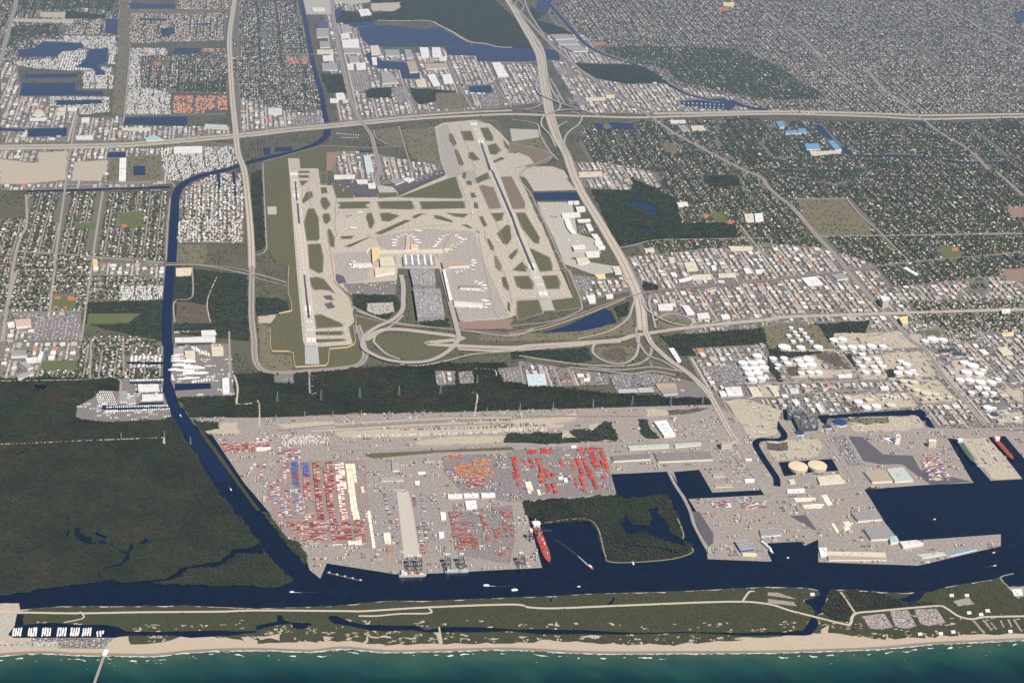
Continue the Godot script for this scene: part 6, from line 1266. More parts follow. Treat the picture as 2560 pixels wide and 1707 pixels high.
func grown(p: PackedVector2Array, by: float) -> PackedVector2Array:
	var r := Geometry2D.offset_polygon(p, by, Geometry2D.JOIN_MITER)
	if r.size() == 1 and not Geometry2D.is_polygon_clockwise(r[0]):
		return r[0]
	return r[0] if r.size() > 0 else p

func bez(p: PackedVector2Array, n := 5) -> PackedVector2Array:
	if p.size() < 3: return p
	var r := PackedVector2Array()
	for i in p.size() - 1:
		var a := p[maxi(i - 1, 0)]
		var d := p[mini(i + 2, p.size() - 1)]
		for k in n:
			r.append(p[i].cubic_interpolate(p[i + 1], a, d, float(k) / n))
	r.append(p[-1])
	return r

func in_view(x: float, y: float, z: float, m := 1.06) -> bool:
	var d := Vector3(x, y, z) - CAM_POS
	var f := -d.dot(CAM_BASIS[2])
	return absf(d.dot(CAM_BASIS[0])) < f * 0.75 / FOCAL * m and absf(d.dot(CAM_BASIS[1])) < f * 0.5 / FOCAL * m

func seen_at(x: float, z: float) -> Vector2:
	var d := Vector3(x, 0, z) - CAM_POS
	var f := -d.dot(CAM_BASIS[2])
	return Vector2(0.5 + d.dot(CAM_BASIS[0]) / f * FOCAL / 1.5, 0.5 - d.dot(CAM_BASIS[1]) / f * FOCAL)

# ------------------------------------------------------------------ land map
func paint_map(p: PackedVector2Array, cls: int, level: int) -> void:
	var n := p.size()
	var lo := INF
	var hi := -INF
	for v in p:
		lo = minf(lo, v.y)
		hi = maxf(hi, v.y)
	var col := Color8(cls, level, 0)
	for iz in range(maxi(0, int((lo - LZ) / CELL)), mini(LN - 1, int((hi - LZ) / CELL)) + 1):
		var z := LZ + (iz + 0.5) * CELL
		var xs := []
		for i in n:
			var a := p[i]
			var b := p[(i + 1) % n]
			if (a.y <= z) != (b.y <= z):
				xs.append(a.x + (z - a.y) * (b.x - a.x) / (b.y - a.y))
		xs.sort()
		for i in range(0, xs.size() - 1, 2):
			var x0 := maxi(0, int(ceil((xs[i] - LX) / CELL - 0.5)))
			var x1 := mini(LN, int(floor((xs[i + 1] - LX) / CELL - 0.5)) + 1)
			if x1 > x0:
				map_image.fill_rect(Rect2i(x0, iz, x1 - x0, 1), col)

func cls(x: float, z: float) -> int:
	var ix := int((x - LX) / CELL)
	var iz := int((z - LZ) / CELL)
	if ix < 0 or iz < 0 or ix >= LN or iz >= LN: return 255
	return land[3 * (iz * LN + ix)]

func ground(x: float, z: float) -> float:
	var ix := int((x - LX) / CELL)
	var iz := int((z - LZ) / CELL)
	if ix < 0 or iz < 0 or ix >= LN or iz >= LN: return 0.0
	return land[3 * (iz * LN + ix) + 1] * STEP

# ------------------------------------------------------------------ ground sheets, roads
func sheet(called: String, m: Material, p: PackedVector2Array, y: float) -> void:
	var t := Geometry2D.triangulate_polygon(p)
	if t.is_empty():
		t = Geometry2D.triangulate_delaunay(p)
		print("hull ", called, " ", p[0])
	var st := SurfaceTool.new()
	st.begin(Mesh.PRIMITIVE_TRIANGLES)
	st.set_normal(Vector3.UP)
	for i in t:
		st.add_vertex(Vector3(p[i].x, y, p[i].y))
	var o := MeshInstance3D.new()
	o.mesh = st.commit()
	o.material_override = m
	put(o, called, "", "", "", "structure")

func band(p: PackedVector2Array, w0: float, w1: float, y: float, rise := 0.0, thick := 0.0) -> ArrayMesh:
	var st := start()
	var n := p.size()
	var last := []
	for i in n:
		var t := (p[mini(i + 1, n - 1)] - p[maxi(i - 1, 0)]).normalized()
		var s := Vector2(-t.y, t.x) * lerpf(w0, w1, float(i) / (n - 1)) * 0.5
		var h := y + rise * sin(PI * clampf(float(i) / (n - 1), 0, 1)) ** 0.6
		var a := Vector3(p[i].x + s.x, h, p[i].y + s.y)
		var b := Vector3(p[i].x - s.x, h, p[i].y - s.y)
		if i:
			quad(st, last[0], last[1], b, a)
			if thick > 0:
				var d := Vector3.DOWN * thick
				quad(st, last[0], a, a + d, last[0] + d)
				quad(st, last[1], last[1] + d, b + d, b)
		last = [a, b]
	return done(st)

func ribbon_outline(p: PackedVector2Array, w: float) -> PackedVector2Array:
	var a := PackedVector2Array()
	var b := PackedVector2Array()
	var n := p.size()
	for i in n:
		var t := (p[mini(i + 1, n - 1)] - p[maxi(i - 1, 0)]).normalized()
		var s := Vector2(-t.y, t.x) * w * 0.5
		a.append(p[i] + s)
		b.append(p[i] - s)
	b.reverse()
	a.append_array(b)
	return a

const NATURAL := ["wood", "mangrove", "dirt", "dirt_red", "scrub", "scrubdry", "grass_dry", "beach", "creek", "res_forest"]

func uneven(p: PackedVector2Array) -> PackedVector2Array:
	# natural edges wander: the same drift at the same place for every neighbour
	var r := PackedVector2Array()
	for i in p.size():
		var a := p[i]
		var b := p[(i + 1) % p.size()]
		var n := clampi(int(a.distance_to(b) / 22.0), 1, 60)
		for k in n:
			var v := a.lerp(b, float(k) / n)
			r.append(v + Vector2(edge.get_noise_2d(v.x, v.y), edge.get_noise_2d(v.x + 5000, v.y)) * 13.0)
	if Geometry2D.triangulate_polygon(r).is_empty(): return p
	return r

func lay_ground() -> void:
	edge.seed = 77
	edge.frequency = 0.016
	edge.fractal_octaves = 3
	map_image = Image.create(LN, LN, false, Image.FORMAT_RGB8)
	var g := MeshInstance3D.new()
	var pm := PlaneMesh.new()
	pm.size = Vector2(160000, 160000)
	g.mesh = pm
	g.material_override = mat("verge")
	g.position.y = -0.2
	put(g, "ground", "", "", "", "structure")
	for s in SHEETS:
		var how = SURFACE[s[0]]
		var kind: int = KINDS.find(s[0]) + 1
		if s.size() == 3:
			var p := flat_points(s[2])
			if s[0] in NATURAL and not (s[0] == "beach" and p.size() > 40): p = uneven(p)
			paint_map(p, kind, s[1])
			if s[0] == "sea":
				continue
			sheet(how[0], mat(how[1]), p, s[1] * STEP)
		else:
			var p := bez(flat_points(s[4]))
			paint_map(ribbon_outline(p, s[2] + 4.0), kind, s[1])
			var o := MeshInstance3D.new()
			o.mesh = band(p, s[2], s[2], s[1] * STEP, s[3], 1.4 if s[3] > 0 else 0.0)
			o.material_override = mat(how[1])
			put(o, how[0], "", "", "", "structure")
			if s[0] == "highway" or (s[0] == "road" and s[2] >= 24):
				var md := MeshInstance3D.new()
				md.mesh = band(p, 3.4, 3.4, s[1] * STEP + 0.07, s[3])
				md.material_override = mat("median")
				put(md, "road_median", "", "", "", "structure")
			if s[0] == "highway" and s[2] >= 30:
				for e in [-0.42, 0.42]:
					var q := PackedVector2Array()
					for i in p.size():
						var t := (p[mini(i + 1, p.size() - 1)] - p[maxi(i - 1, 0)]).normalized()
						q.append(p[i] + Vector2(-t.y, t.x) * s[2] * e)
					var sh := MeshInstance3D.new()
					sh.mesh = band(q, 2.6, 2.6, s[1] * STEP + 0.07, s[3])
					sh.material_override = mat("asphalt")
					put(sh, "road_shoulder", "", "", "", "structure")
	# buildings, car parks and container rows keep the scattered things away
	for b in BUILDINGS:
		var p := flat_points(b[6])
		paint_map(grown(p, 3.0), 200, int(ground_level_at(centre(p))))
	for c in CAR_PARKS:
		var p := flat_points(c)
		paint_map(p, 201, int(ground_level_at(centre(p))))
	for c in CONTAINER_ROWS:
		var p := flat_points(c[2])
		paint_map(p, 202, int(ground_level_at(centre(p))))
	for k in TANKS:
		var p := PackedVector2Array()
		for i in 10: p.append(Vector2(k[0], k[1]) + Vector2.from_angle(TAU * i / 10) * (k[2] + 3.0))
		paint_map(p, 203, int(ground_level_at(Vector2(k[0], k[1]))))
	land = map_image.get_data()

func ground_level_at(c: Vector2) -> float:
	var ix := clampi(int((c.x - LX) / CELL), 0, LN - 1)
	var iz := clampi(int((c.y - LZ) / CELL), 0, LN - 1)
	return roundf(map_image.get_pixel(ix, iz).g * 255.0)

func lay_sea() -> void:
	# sandy shallows under green water near the beach, deep teal farther out
	var shore := flat_points(SHORE)
	var st := SurfaceTool.new()
	st.begin(Mesh.PRIMITIVE_TRIANGLES)
	var n := FastNoiseLite.new()
	n.seed = 5
	n.frequency = 0.004
	n.fractal_octaves = 4
	var cols := 150
	var rows := 46
	var grid := []
	for j in rows + 1:
		for i in cols + 1:
			var x := lerpf(-4200, 4200, float(i) / cols)
			var z0 := 2000.0
			for k in shore.size() - 1:
				if x <= shore[k].x and x >= shore[k + 1].x:
					z0 = lerpf(shore[k].y, shore[k + 1].y, (shore[k].x - x) / (shore[k].x - shore[k + 1].x))
			var off := pow(float(j) / rows, 1.6) * 4200.0 - 40.0
			var z := z0 + off
			var d := clampf((off + 40.0 * n.get_noise_2d(x * 1.5, z * 1.5) + 60.0 * n.get_noise_2d(x * 0.4 + 900, z * 0.4)) / 190.0, 0, 1)
			var c := Color(0.034, 0.074, 0.046).lerp(Color(0.011, 0.050, 0.035), smoothstep(0.05, 0.45, d)).lerp(Color(0.0012, 0.016, 0.018), smoothstep(0.4, 1.0, d))
			c = c * (1.0 + 0.25 * n.get_noise_2d(x * 4.0, z * 6.0))
			grid.append([Vector3(x, 0.9, z), c])
	for j in rows:
		for i in cols:
			var a := j * (cols + 1) + i
			for k in [a, a + 1, a + cols + 2, a, a + cols + 2, a + cols + 1]:
				st.set_normal(Vector3.UP)
				st.set_color(grid[k][1])
				st.add_vertex(grid[k][0])
	var o := MeshInstance3D.new()
	o.mesh = st.commit()
	var m := instanced_material(0.2)
	m.resource_name = "sea_water"
	o.material_override = m
	put(o, "sea", "", "", "", "structure")
	var inner := PackedVector2Array()
	var outer := PackedVector2Array()
	var wet := PackedVector2Array()
	var fine := bez(shore, 40)
	for v in fine:
		wet.append(v + Vector2(0, -5.0))
		inner.append(v + Vector2(0, 4.0 + 3.5 * n.get_noise_2d(v.x * 6.0, 0)))
		outer.append(v + Vector2(0, 26.0 + 16.0 * n.get_noise_2d(v.x * 3.0, 300)))
	var ws := MeshInstance3D.new()
	ws.mesh = band(wet, 16, 16, 2.45)
	ws.material_override = mat("wetsand")
	put(ws, "wet_sand", "", "", "", "structure")
	for j in 2:
		var su := start()
		var q := inner if j == 0 else outer
		for i in q.size() - 1:
			var wa := (1.3 + 3.0 * n.get_noise_2d(q[i].x * 9.0, 50.0 + j * 99)) if j == 0 else 9.0 * n.get_noise_2d(q[i].x * 5.0, 700) - 0.6
			var wb := (1.3 + 3.0 * n.get_noise_2d(q[i + 1].x * 9.0, 50.0 + j * 99)) if j == 0 else 9.0 * n.get_noise_2d(q[i + 1].x * 5.0, 700) - 0.6
			if wa <= 0.15 or wb <= 0.15: continue
			var a := Vector3(q[i].x, 2.55, q[i].y)
			var b := Vector3(q[i + 1].x, 2.55, q[i + 1].y)
			quad(su, a - Vector3(0, 0, wa), b - Vector3(0, 0, wb), b + Vector3(0, 0, wb), a + Vector3(0, 0, wa))
		var so := MeshInstance3D.new()
		so.mesh = done(su)
		so.material_override = mat("foam")
		put(so, "surf", "%s of white surf along the beach" % ["innermost line", "outer broken line"][j], "surf", "", "stuff")
	# breaking waves: thin uneven strips of foam along the shore
	var f := start()
	for k in 300:
		var i := rng.randi_range(0, shore.size() - 2)
		var t := rng.randf()
		var p := shore[i].lerp(shore[i + 1], t)
		if not in_view(p.x, 0, p.y): continue
		var line := rng.randf() < 0.6
		var off := rng.randf_range(2, 9) if line else rng.randf() ** 1.4 * 75.0 + 8.0
		if not line and n.get_noise_2d(p.x * 2.0, off * 3.0) < 0.1: continue
		var len := rng.randf_range(6, 20) if line else rng.randf_range(2, 9)
		var wid := rng.randf_range(0.8, 2.2) if line else rng.randf_range(0.6, 2.0)
		var c := Vector3(p.x, 2.6 + rng.randf() * 0.05, p.y + off)
		var ring := []
		for q in 9:
			var a := TAU * q / 9
			ring.append(c + Vector3(cos(a) * len * rng.randf_range(0.4, 0.6), 0, sin(a) * wid * rng.randf_range(0.4, 0.7)))
		for q in 9:
			for v in [c, ring[q], ring[(q + 1) % 9]]: f.add_vertex(v)
	var fo := MeshInstance3D.new()
	fo.mesh = done(f)
	fo.material_override = mat("foam")
	put(fo, "surf", "scattered white wave crests off the beach", "surf", "", "stuff")

func lay_runways() -> void:
	for r in [SOUTH_RUNWAY, NORTH_RUNWAY]:
		var a := Vector2(r[0], r[1])
		var b := Vector2(r[2], r[3])
		var p := PackedVector2Array([a, a.lerp(b, 0.5), b])
		var y := 4.0
		var o := MeshInstance3D.new()
		o.mesh = band(p, 46, 46, y)
		o.material_override = mat("runway")
		put(o, "runway", "", "", "", "structure")
		var st := start()
		var d := (b - a).normalized()
		var s := Vector2(-d.y, d.x)
		var L := a.distance_to(b)
		var strip := func(along: float, length: float, across: float, width: float):
			var c := a + d * (along + length * 0.5) + s * across
			box(st, Vector3(c.x, y + 0.12, c.y), Vector3(width, 0.04, length), atan2(d.x, d.y))
		for e in 2:
			for k in range(-6, 7):
				if k == 0: continue
				strip.call(40.0 if e == 0 else L - 86.0, 46.0, k * 3.3, 1.9)
			for k in [-1, 1]:
				strip.call(380.0 if e == 0 else L - 440.0, 60.0, k * 11.0, 7.0)
				for q in 3:
					strip.call((160.0 + q * 90) if e == 0 else L - 183.0 - q * 90, 22.0, k * 9.0, 4.0)
		var at := 140.0
		while at < L - 170.0:
			strip.call(at, 36.0, 0.0, 1.2)
			at += 61.0
		for k in [-1, 1]: strip.call(0.0, L, k * 22.2, 0.9)
		var mo := MeshInstance3D.new()
		mo.mesh = done(st)
		mo.material_override = mat("marking")
		put(mo, "runway_marking", "", "", "", "structure")
	for i in RUBBER.size():
		var q = RUBBER[i]
		var p := PackedVector2Array()
		for k in 14: p.append(Vector2(q[0], q[1]).lerp(Vector2(q[2], q[3]), k / 13.0) + Vector2(rng.randf_range(-1, 1), 0))
		var o := MeshInstance3D.new()
		var w := 11.0 if i < 2 else 16.0
		o.mesh = band(p, w * 0.8, w, 4.3)
		o.material_override = mat("rubber")
		put(o, "tyre_marks", "", "", "", "structure")

# ------------------------------------------------------------------ buildings
func add_buildings() -> void:
	for b in BUILDINGS:
		var p := flat_points(b[6])
		var c := centre(p)
		var loc := PackedVector2Array()
		for v in p: loc.append(v - c)
		var h: float = b[3]
		var t := Node3D.new()
		t.position = Vector3(c.x, 0, c.y)
		put(t, b[0], b[1], b[2])
		if b[0] == "grain_silo":
			add_silos(t, loc, h, b[4])
			continue
		if b[0] == "carport":
			for k in 6:
				var st := start()
				var a0 := loc[0].lerp(loc[3], (k + 0.15) / 6.0)
				var a1 := loc[1].lerp(loc[2], (k + 0.15) / 6.0)
				var b0 := loc[0].lerp(loc[3], (k + 0.72) / 6.0)
				var b1 := loc[1].lerp(loc[2], (k + 0.72) / 6.0)
				prism(st, PackedVector2Array([a0, a1, b1, b0]), h - 0.4, h, true, true)
				part(done(st), "roof_panel", mat("white" if k % 2 else "paleblue"), t)
				var po := start()
				for q in 5:
					var m := a0.lerp(a1, (q + 0.5) / 5.0).lerp(b0.lerp(b1, (q + 0.5) / 5.0), 0.5)
					tube(po, Vector3(m.x, 0, m.y), Vector3(m.x, h - 0.4, m.y), 0.2, 0.2, 5)
				part(done(po), "post_row", mat("steel"), t)
			continue
		var st := start()
		prism(st, loc, 0, h, false)
		part(done(st), "wall", mat(b[5]), t)
		var rf := start()
		prism(rf, grown(loc, 0.5), h, h + 0.7, true, true)
		var roof := part(done(rf), "roof", mat(b[4]), t)
		var area := 0.0
		for i in loc.size(): area += loc[i].cross(loc[(i + 1) % loc.size()]) * 0.5
		area = absf(area)
		if h >= 16 and h < 60:
			for k in int(h / 4.2):
				var w := start()
				prism(w, grown(loc, 0.18), 1.6 + k * 4.2, 3.1 + k * 4.2, true, true)
				part(done(w), "window_band", mat("glass" if b[0] != "parking_garage" else "dark"), t)
		if b[0] == "parking_garage":
			if b[1].begins_with("upper"):
				for k in 5:
					var su := start()
					var f0 := (k + 0.25) / 5.0
					var f1 := (k + 0.55) / 5.0
					prism(su, PackedVector2Array([loc[0].lerp(loc[1], f0), loc[0].lerp(loc[1], f1), loc[3].lerp(loc[2], f1), loc[3].lerp(loc[2], f0)]), h + 3.6, h + 4.0, true, true)
					part(done(su), "sunshade", mat("white"), t)
			continue
		if b[0] == "power_station":
			for k in 26:
				var u := loc[0].lerp(loc[1], rng.randf()).lerp(loc[3].lerp(loc[2], rng.randf()), rng.randf())
				var bx := start()
				if k % 7 == 0: tube(bx, Vector3(u.x, h, u.y), Vector3(u.x, h + 24, u.y), 2.2, 1.7, 10)
				else: box(bx, Vector3(u.x, h + 3, u.y), Vector3(rng.randf_range(4, 16), rng.randf_range(4, 11), rng.randf_range(4, 16)))
				part(done(bx), "chimney" if k % 7 == 0 else "boiler_unit", mat(["grey", "dgrey", "greyt", "steel"][k % 4]), roof)
			continue
		if area > 1100:
			for k in clampi(int(area / 1200.0), 2, 9):
				var u := loc[0].lerp(loc[1], rng.randf_range(0.15, 0.85)).lerp(loc[3 % loc.size()].lerp(loc[2], rng.randf_range(0.15, 0.85)), rng.randf_range(0.15, 0.85))
				var bx := start()
				box(bx, Vector3(u.x, h + 1.6, u.y), Vector3(rng.randf_range(3, 7), 1.8, rng.randf_range(3, 6)))
				part(done(bx), "roof_unit", mat("grey"), roof)
		if area > 2500 and (b[4] == "white" or b[4] == "grey" or b[4] == "deckd"):
			for k in 3:
				var rg := start()
				var f := (k + 1) / 4.0
				var a0 := loc[0].lerp(loc[3 % loc.size()], f)
				var a1 := loc[1].lerp(loc[2], f)
				var w := (loc[3 % loc.size()] - loc[0]).normalized() * 0.9
				prism(rg, PackedVector2Array([a0 - w, a1 - w, a1 + w, a0 + w]), h + 0.7, h + 1.3)
				part(done(rg), "roof_ridge", mat("grey" if b[4] == "white" else "dgrey"), roof)

func add_silos(t: Node3D, loc: PackedVector2Array, h: float, col: String) -> void:
	var a := (loc[0] + loc[3]) * 0.5
	var b := (loc[1] + loc[2]) * 0.5
	var n := 5
	for i in n:
		for s in [-1, 1]:
			var w: Vector2 = (loc[3] - loc[0]).normalized() * s * 5.5
			var c: Vector2 = a.lerp(b, (i + 0.5) / n) + w
			var st := start()
			tube(st, Vector3(c.x, 0, c.y), Vector3(c.x, h * 0.85, c.y), 5.4, 5.4, 14)
			part(done(st), "silo", mat(col), t)
	var st := start()
	var g := (b - a).normalized() * (a.distance_to(b) * 0.5)
	box(st, Vector3(0, h * 0.93, 0), Vector3(maxf(absf(g.x) * 2.0, 8), h * 0.16, maxf(absf(g.y) * 2.0, 8)))
	part(done(st), "head_house", mat("wallw"), t)

func add_tanks() -> void:
	var word := {"white": "white", "cream": "cream", "dark": "dark roofed", "greyt": "grey", "bluet": "dark blue", "sand": "sand coloured"}
	for i in TANKS.size():
		var k = TANKS[i]
		var r: float = k[2] * 1.18
		var h: float = k[3]
		var t := Node3D.new()
		t.position = Vector3(k[0], 0, k[1])
		var s := seen_at(k[0], k[1])
		var place := "in the cluster of white tanks beside the car lot" if s.x < 0.75 else ("in the tank field near the right edge" if s.x > 0.925 else ("in the upper tank field" if s.y < 0.5 else ("in the fenced field of the middle tank farm" if s.y < 0.56 else "in the lower tank farm above the dock canal")))
		if k[4] == "bluet": place = "beside the power station"
		if k[4] == "sand": place = "ringed by a square moat, %s of the two" % ("left" if i == TANKS.size() - 17 else "right")
		var size := "large" if r > 17 else ("small" if r < 9 else "mid-sized")
		put(t, "storage_tank", "%s %s round storage tank %s" % [size, word[k[4]], place], "tank", "storage tanks of the port")
		var wall := start()
		tube(wall, Vector3.ZERO, Vector3(0, h, 0), r, r, 28, false)
		part(done(wall), "wall", mat("wallw" if k[4] in ["dark", "bluet", "greyt"] else ("white" if k[4] == "white" else "cream")), t)
		var roof := start()
		tube(roof, Vector3(0, h, 0), Vector3(0, h + r * 0.09, 0), r * 1.02, 0.3, 28)
		part(done(roof), "roof", mat("sandt" if k[4] == "sand" else k[4]), t)
		var rim := start()
		tube(rim, Vector3(0, h - 0.7, 0), Vector3(0, h + 0.1, 0), r * 1.025, r * 1.025, 28, false)
		part(done(rim), "rim", mat("grey"), t)
		var stair := start()
		for q in 9:
			var a := PI * 0.3 + q * 0.09
			box(stair, Vector3(cos(a) * (r + 0.6), h * (q + 0.5) / 9.0, sin(a) * (r + 0.6)), Vector3(1.3, h / 9.0 * 0.9, 1.3), -a)
		part(done(stair), "stair", mat("steel"), t)

# ------------------------------------------------------------------ aircraft
func wing_shape(st: SurfaceTool, root0: Vector3, root1: Vector3, tip0: Vector3, tip1: Vector3, thick: float) -> void:
	var u := (root1 - root0).cross(tip0 - root0).normalized() * thick
	quad(st, root0 + u, root1 + u, tip1 + u * 0.3, tip0 + u * 0.3)
	quad(st, root0 - u, tip0 - u * 0.3, tip1 - u * 0.3, root1 - u)
	quad(st, root0 + u, tip0 + u * 0.3, tip0 - u * 0.3, root0 - u)
	quad(st, root1 - u, tip1 - u * 0.3, tip1 + u * 0.3, root1 + u)
	quad(st, tip0 + u * 0.3, tip1 + u * 0.3, tip1 - u * 0.3, tip0 - u * 0.3)

func make_airliner() -> Node3D:
	# nose towards -z, 38 m long
	var t := Node3D.new()
	var body := start()
	var rings := [[-19, 0.2, 3.2], [-18.2, 0.9, 3.4], [-16.5, 1.6, 3.8], [-14, 2.0, 4.0], [8, 2.0, 4.0], [13, 1.5, 4.4], [17, 0.8, 4.9], [19, 0.25, 5.2]]
	for i in rings.size() - 1:
		var a = rings[i]
		var b = rings[i + 1]
		tube(body, Vector3(0, a[2], a[0]), Vector3(0, b[2], b[0]), a[1], b[1], 12, i == rings.size() - 2 or i == 0)
	part(done(body), "fuselage", mat("plane"), t)
	for s in [-1, 1]:
		var w := start()
		wing_shape(w, Vector3(s * 1.5, 3.2, -5), Vector3(s * 1.5, 3.2, 3), Vector3(s * 17.5, 4.6, 5.5), Vector3(s * 17.5, 4.6, 7.2), 0.35)
		part(done(w), "wing", flat(0.6, 0.61, 0.63, 0.4), t)
		var e := start()
		tube(e, Vector3(s * 6, 2.1, -5), Vector3(s * 6, 2.1, -0.8), 1.15, 0.8, 10)
		part(done(e), "engine", flat(0.5, 0.5, 0.52, 0.4), t)
		var tp := start()
		wing_shape(tp, Vector3(s * 0.6, 5.0, 14), Vector3(s * 0.6, 5.0, 17.5), Vector3(s * 6.5, 5.5, 17.6), Vector3(s * 6.5, 5.5, 19.2), 0.2)
		part(done(tp), "tailplane", flat(0.6, 0.61, 0.63, 0.4), t)
	var fin := start()
	wing_shape(fin, Vector3(0, 5.5, 11.5), Vector3(0, 5.5, 18), Vector3(0, 12, 17.5), Vector3(0, 12, 20), 0.25)
	part(done(fin), "tail_fin", mat("plane"), t)
	var gear := start()
	for q in [Vector3(0, 0, -13.5), Vector3(-3.2, 0, 1), Vector3(3.2, 0, 1)]:
		tube(gear, q + Vector3(-0.5, 0.5, 0), q + Vector3(0.5, 0.5, 0), 0.55, 0.55, 8)
		tube(gear, q + Vector3(0, 0.5, 0), q + Vector3(0, 3.0, 0), 0.18, 0.18, 5)
	part(done(gear), "landing_gear", mat("dark"), t)
	return t

func make_small_plane() -> Node3D:
	var t := Node3D.new()
	var b := start()
	tube(b, Vector3(0, 1.5, -7), Vector3(0, 1.7, -4), 0.3, 1.0, 8)
	tube(b, Vector3(0, 1.7, -4), Vector3(0, 1.9, 3), 1.0, 0.9, 8)
	tube(b, Vector3(0, 1.9, 3), Vector3(0, 2.3, 8), 0.9, 0.2, 8)
	part(done(b), "fuselage", mat("plane"), t)
	for s in [-1, 1]:
		var w := start()
		wing_shape(w, Vector3(s * 0.7, 1.3, -1.5), Vector3(s * 0.7, 1.3, 1.8), Vector3(s * 7.5, 1.7, 1.0), Vector3(s * 7.5, 1.7, 2.2), 0.15)
		part(done(w), "wing", mat("plane"), t)
	var fin := start()
	wing_shape(fin, Vector3(0, 2.3, 5), Vector3(0, 2.3, 7.8), Vector3(0, 5, 7.2), Vector3(0, 5, 8.4), 0.12)
	wing_shape(fin, Vector3(-3, 4.9, 7.3), Vector3(-3, 4.9, 8.4), Vector3(3, 4.9, 7.3), Vector3(3, 4.9, 8.4), 0.1)
	part(done(fin), "tail", mat("plane"), t)
	return t

func add_aircraft() -> void:
	var proto := make_airliner()
	var tails := {"white": mat("plane"), "blue": mat("tailblue"), "red": mat("tailred"), "orange": mat("orange")}
	var order := ["first", "second", "third", "fourth", "fifth", "sixth", "seventh", "eighth", "ninth", "tenth", "eleventh", "twelfth", "thirteenth", "fourteenth"]
	var nth := {}
	for a in PARKED_AIRLINERS:
		nth[a[4]] = nth.get(a[4], -1) + 1
		var o: Node3D = proto.duplicate()
		o.position = Vector3(a[0], ground(a[0], a[1]), a[1])
		o.rotation_degrees.y = a[2]
		o.get_node("tail_fin").material_override = tails[a[3]]
		put(o, "airliner", "white airliner with %s tail, %s one %s" % ["a " + a[3] if a[3] != "orange" else "an orange", order[nth[a[4]]], a[4]], "airplane", "airliners parked at the gates")
	for a in OTHER_AIRLINERS:
		var o: Node3D = proto.duplicate()
		o.position = Vector3(a[0], maxf(ground(a[0], a[1]), 4.1), a[1])
		o.rotation_degrees.y = a[2]
		o.get_node("tail_fin").material_override = tails[a[3]]
		if a[3] == "blue": o.get_node("fuselage").material_override = mat("tailblue")
		put(o, "airliner", a[4], "airplane", "airliners away from the gates")
	proto.free()
	var small := make_small_plane()
	for i in range(0, SMALL_PLANES.size(), 2):
		var o: Node3D = small.duplicate()
		o.position = Vector3(SMALL_PLANES[i], ground(SMALL_PLANES[i], SMALL_PLANES[i + 1]), SMALL_PLANES[i + 1])
		o.rotation_degrees.y = rng.randf_range(0, 360)
		put(o, "business_jet", "small white business jet parked on the %s apron" % ("dark west" if i < 18 else ("narrow dark" if i < 30 else "north")), "airplane", "small jets on the side aprons")
	small.free()

# ------------------------------------------------------------------ port
func add_cranes() -> void:
	var t := Node3D.new()
	for sx in [-1, 1]:
		for sz in [-1, 1]:
			var l := start()
			box(l, Vector3(sx * 9, 21, sz * 13 - 14), Vector3(1.6, 42, 1.6))
			part(done(l), "leg", mat("crane"), t)
		var sill := start()
		box(sill, Vector3(sx * 9, 14, -14), Vector3(1.3, 1.6, 28))
		part(done(sill), "sill_beam", mat("crane"), t)
		var g := start()
		box(g, Vector3(sx * 3.2, 43, 12), Vector3(1.4, 2.4, 96))
		part(done(g), "boom", mat("crane"), t)
	for z in [-27, -1]:
		for y in [2.5, 41.0]:
			var c := start()
			box(c, Vector3(0, y, z), Vector3(20, 1.8, 1.8))
			part(done(c), "cross_beam", mat("crane"), t)
	var house := start()
	box(house, Vector3(0, 48, -24), Vector3(16, 7, 10))
	part(done(house), "machinery_house", mat("white"), t)
	var cab := start()
	box(cab, Vector3(0, 39.5, 14), Vector3(4, 4, 5))
	part(done(cab), "cab", mat("white"), t)
	for s in [-1, 1]:
		var af := start()
		tube(af, Vector3(s * 7, 43, -1), Vector3(s * 2, 66, -4), 0.8, 0.6, 6)
		tube(af, Vector3(s * 2, 66, -4), Vector3(s * 7, 43, -27), 0.5, 0.5, 6)
		part(done(af), "apex_frame", mat("crane"), t)
		var sy := start()
		tube(sy, Vector3(s * 2, 66, -4), Vector3(s * 3.2, 44, 50), 0.25, 0.25, 4)
		tube(sy, Vector3(s * 2, 66, -4), Vector3(s * 3.2, 44, 24), 0.25, 0.25, 4)
		part(done(sy), "stay", mat("crane"), t)
	var words := ["leftmost ship crane over the grey cargo ship", "second ship crane from the left, over the grey cargo ship", "third ship crane from the left, over the low barge", "fourth ship crane from the left, over the low barge", "ship crane alone near the right corner of the container quay", "ship crane reaching over the red container ship"]
	for i in CRANES.size():
		var o: Node3D = t.duplicate()
		o.position = Vector3(CRANES[i][0], ground(CRANES[i][0], CRANES[i][1]), CRANES[i][1])
		o.rotation_degrees.y = CRANES[i][2]
		put(o, "quay_crane", words[i], "crane", "gantry cranes on the container quay")
	t.free()

func hull_outline(L: float, w: float) -> PackedVector2Array:
	# bow towards -z
	return PackedVector2Array([Vector2(-w / 2, L / 2), Vector2(-w / 2, -L * 0.28), Vector2(-w * 0.36, -L * 0.4), Vector2(0, -L / 2), Vector2(w * 0.36, -L * 0.4), Vector2(w / 2, -L * 0.28), Vector2(w / 2, L / 2)])

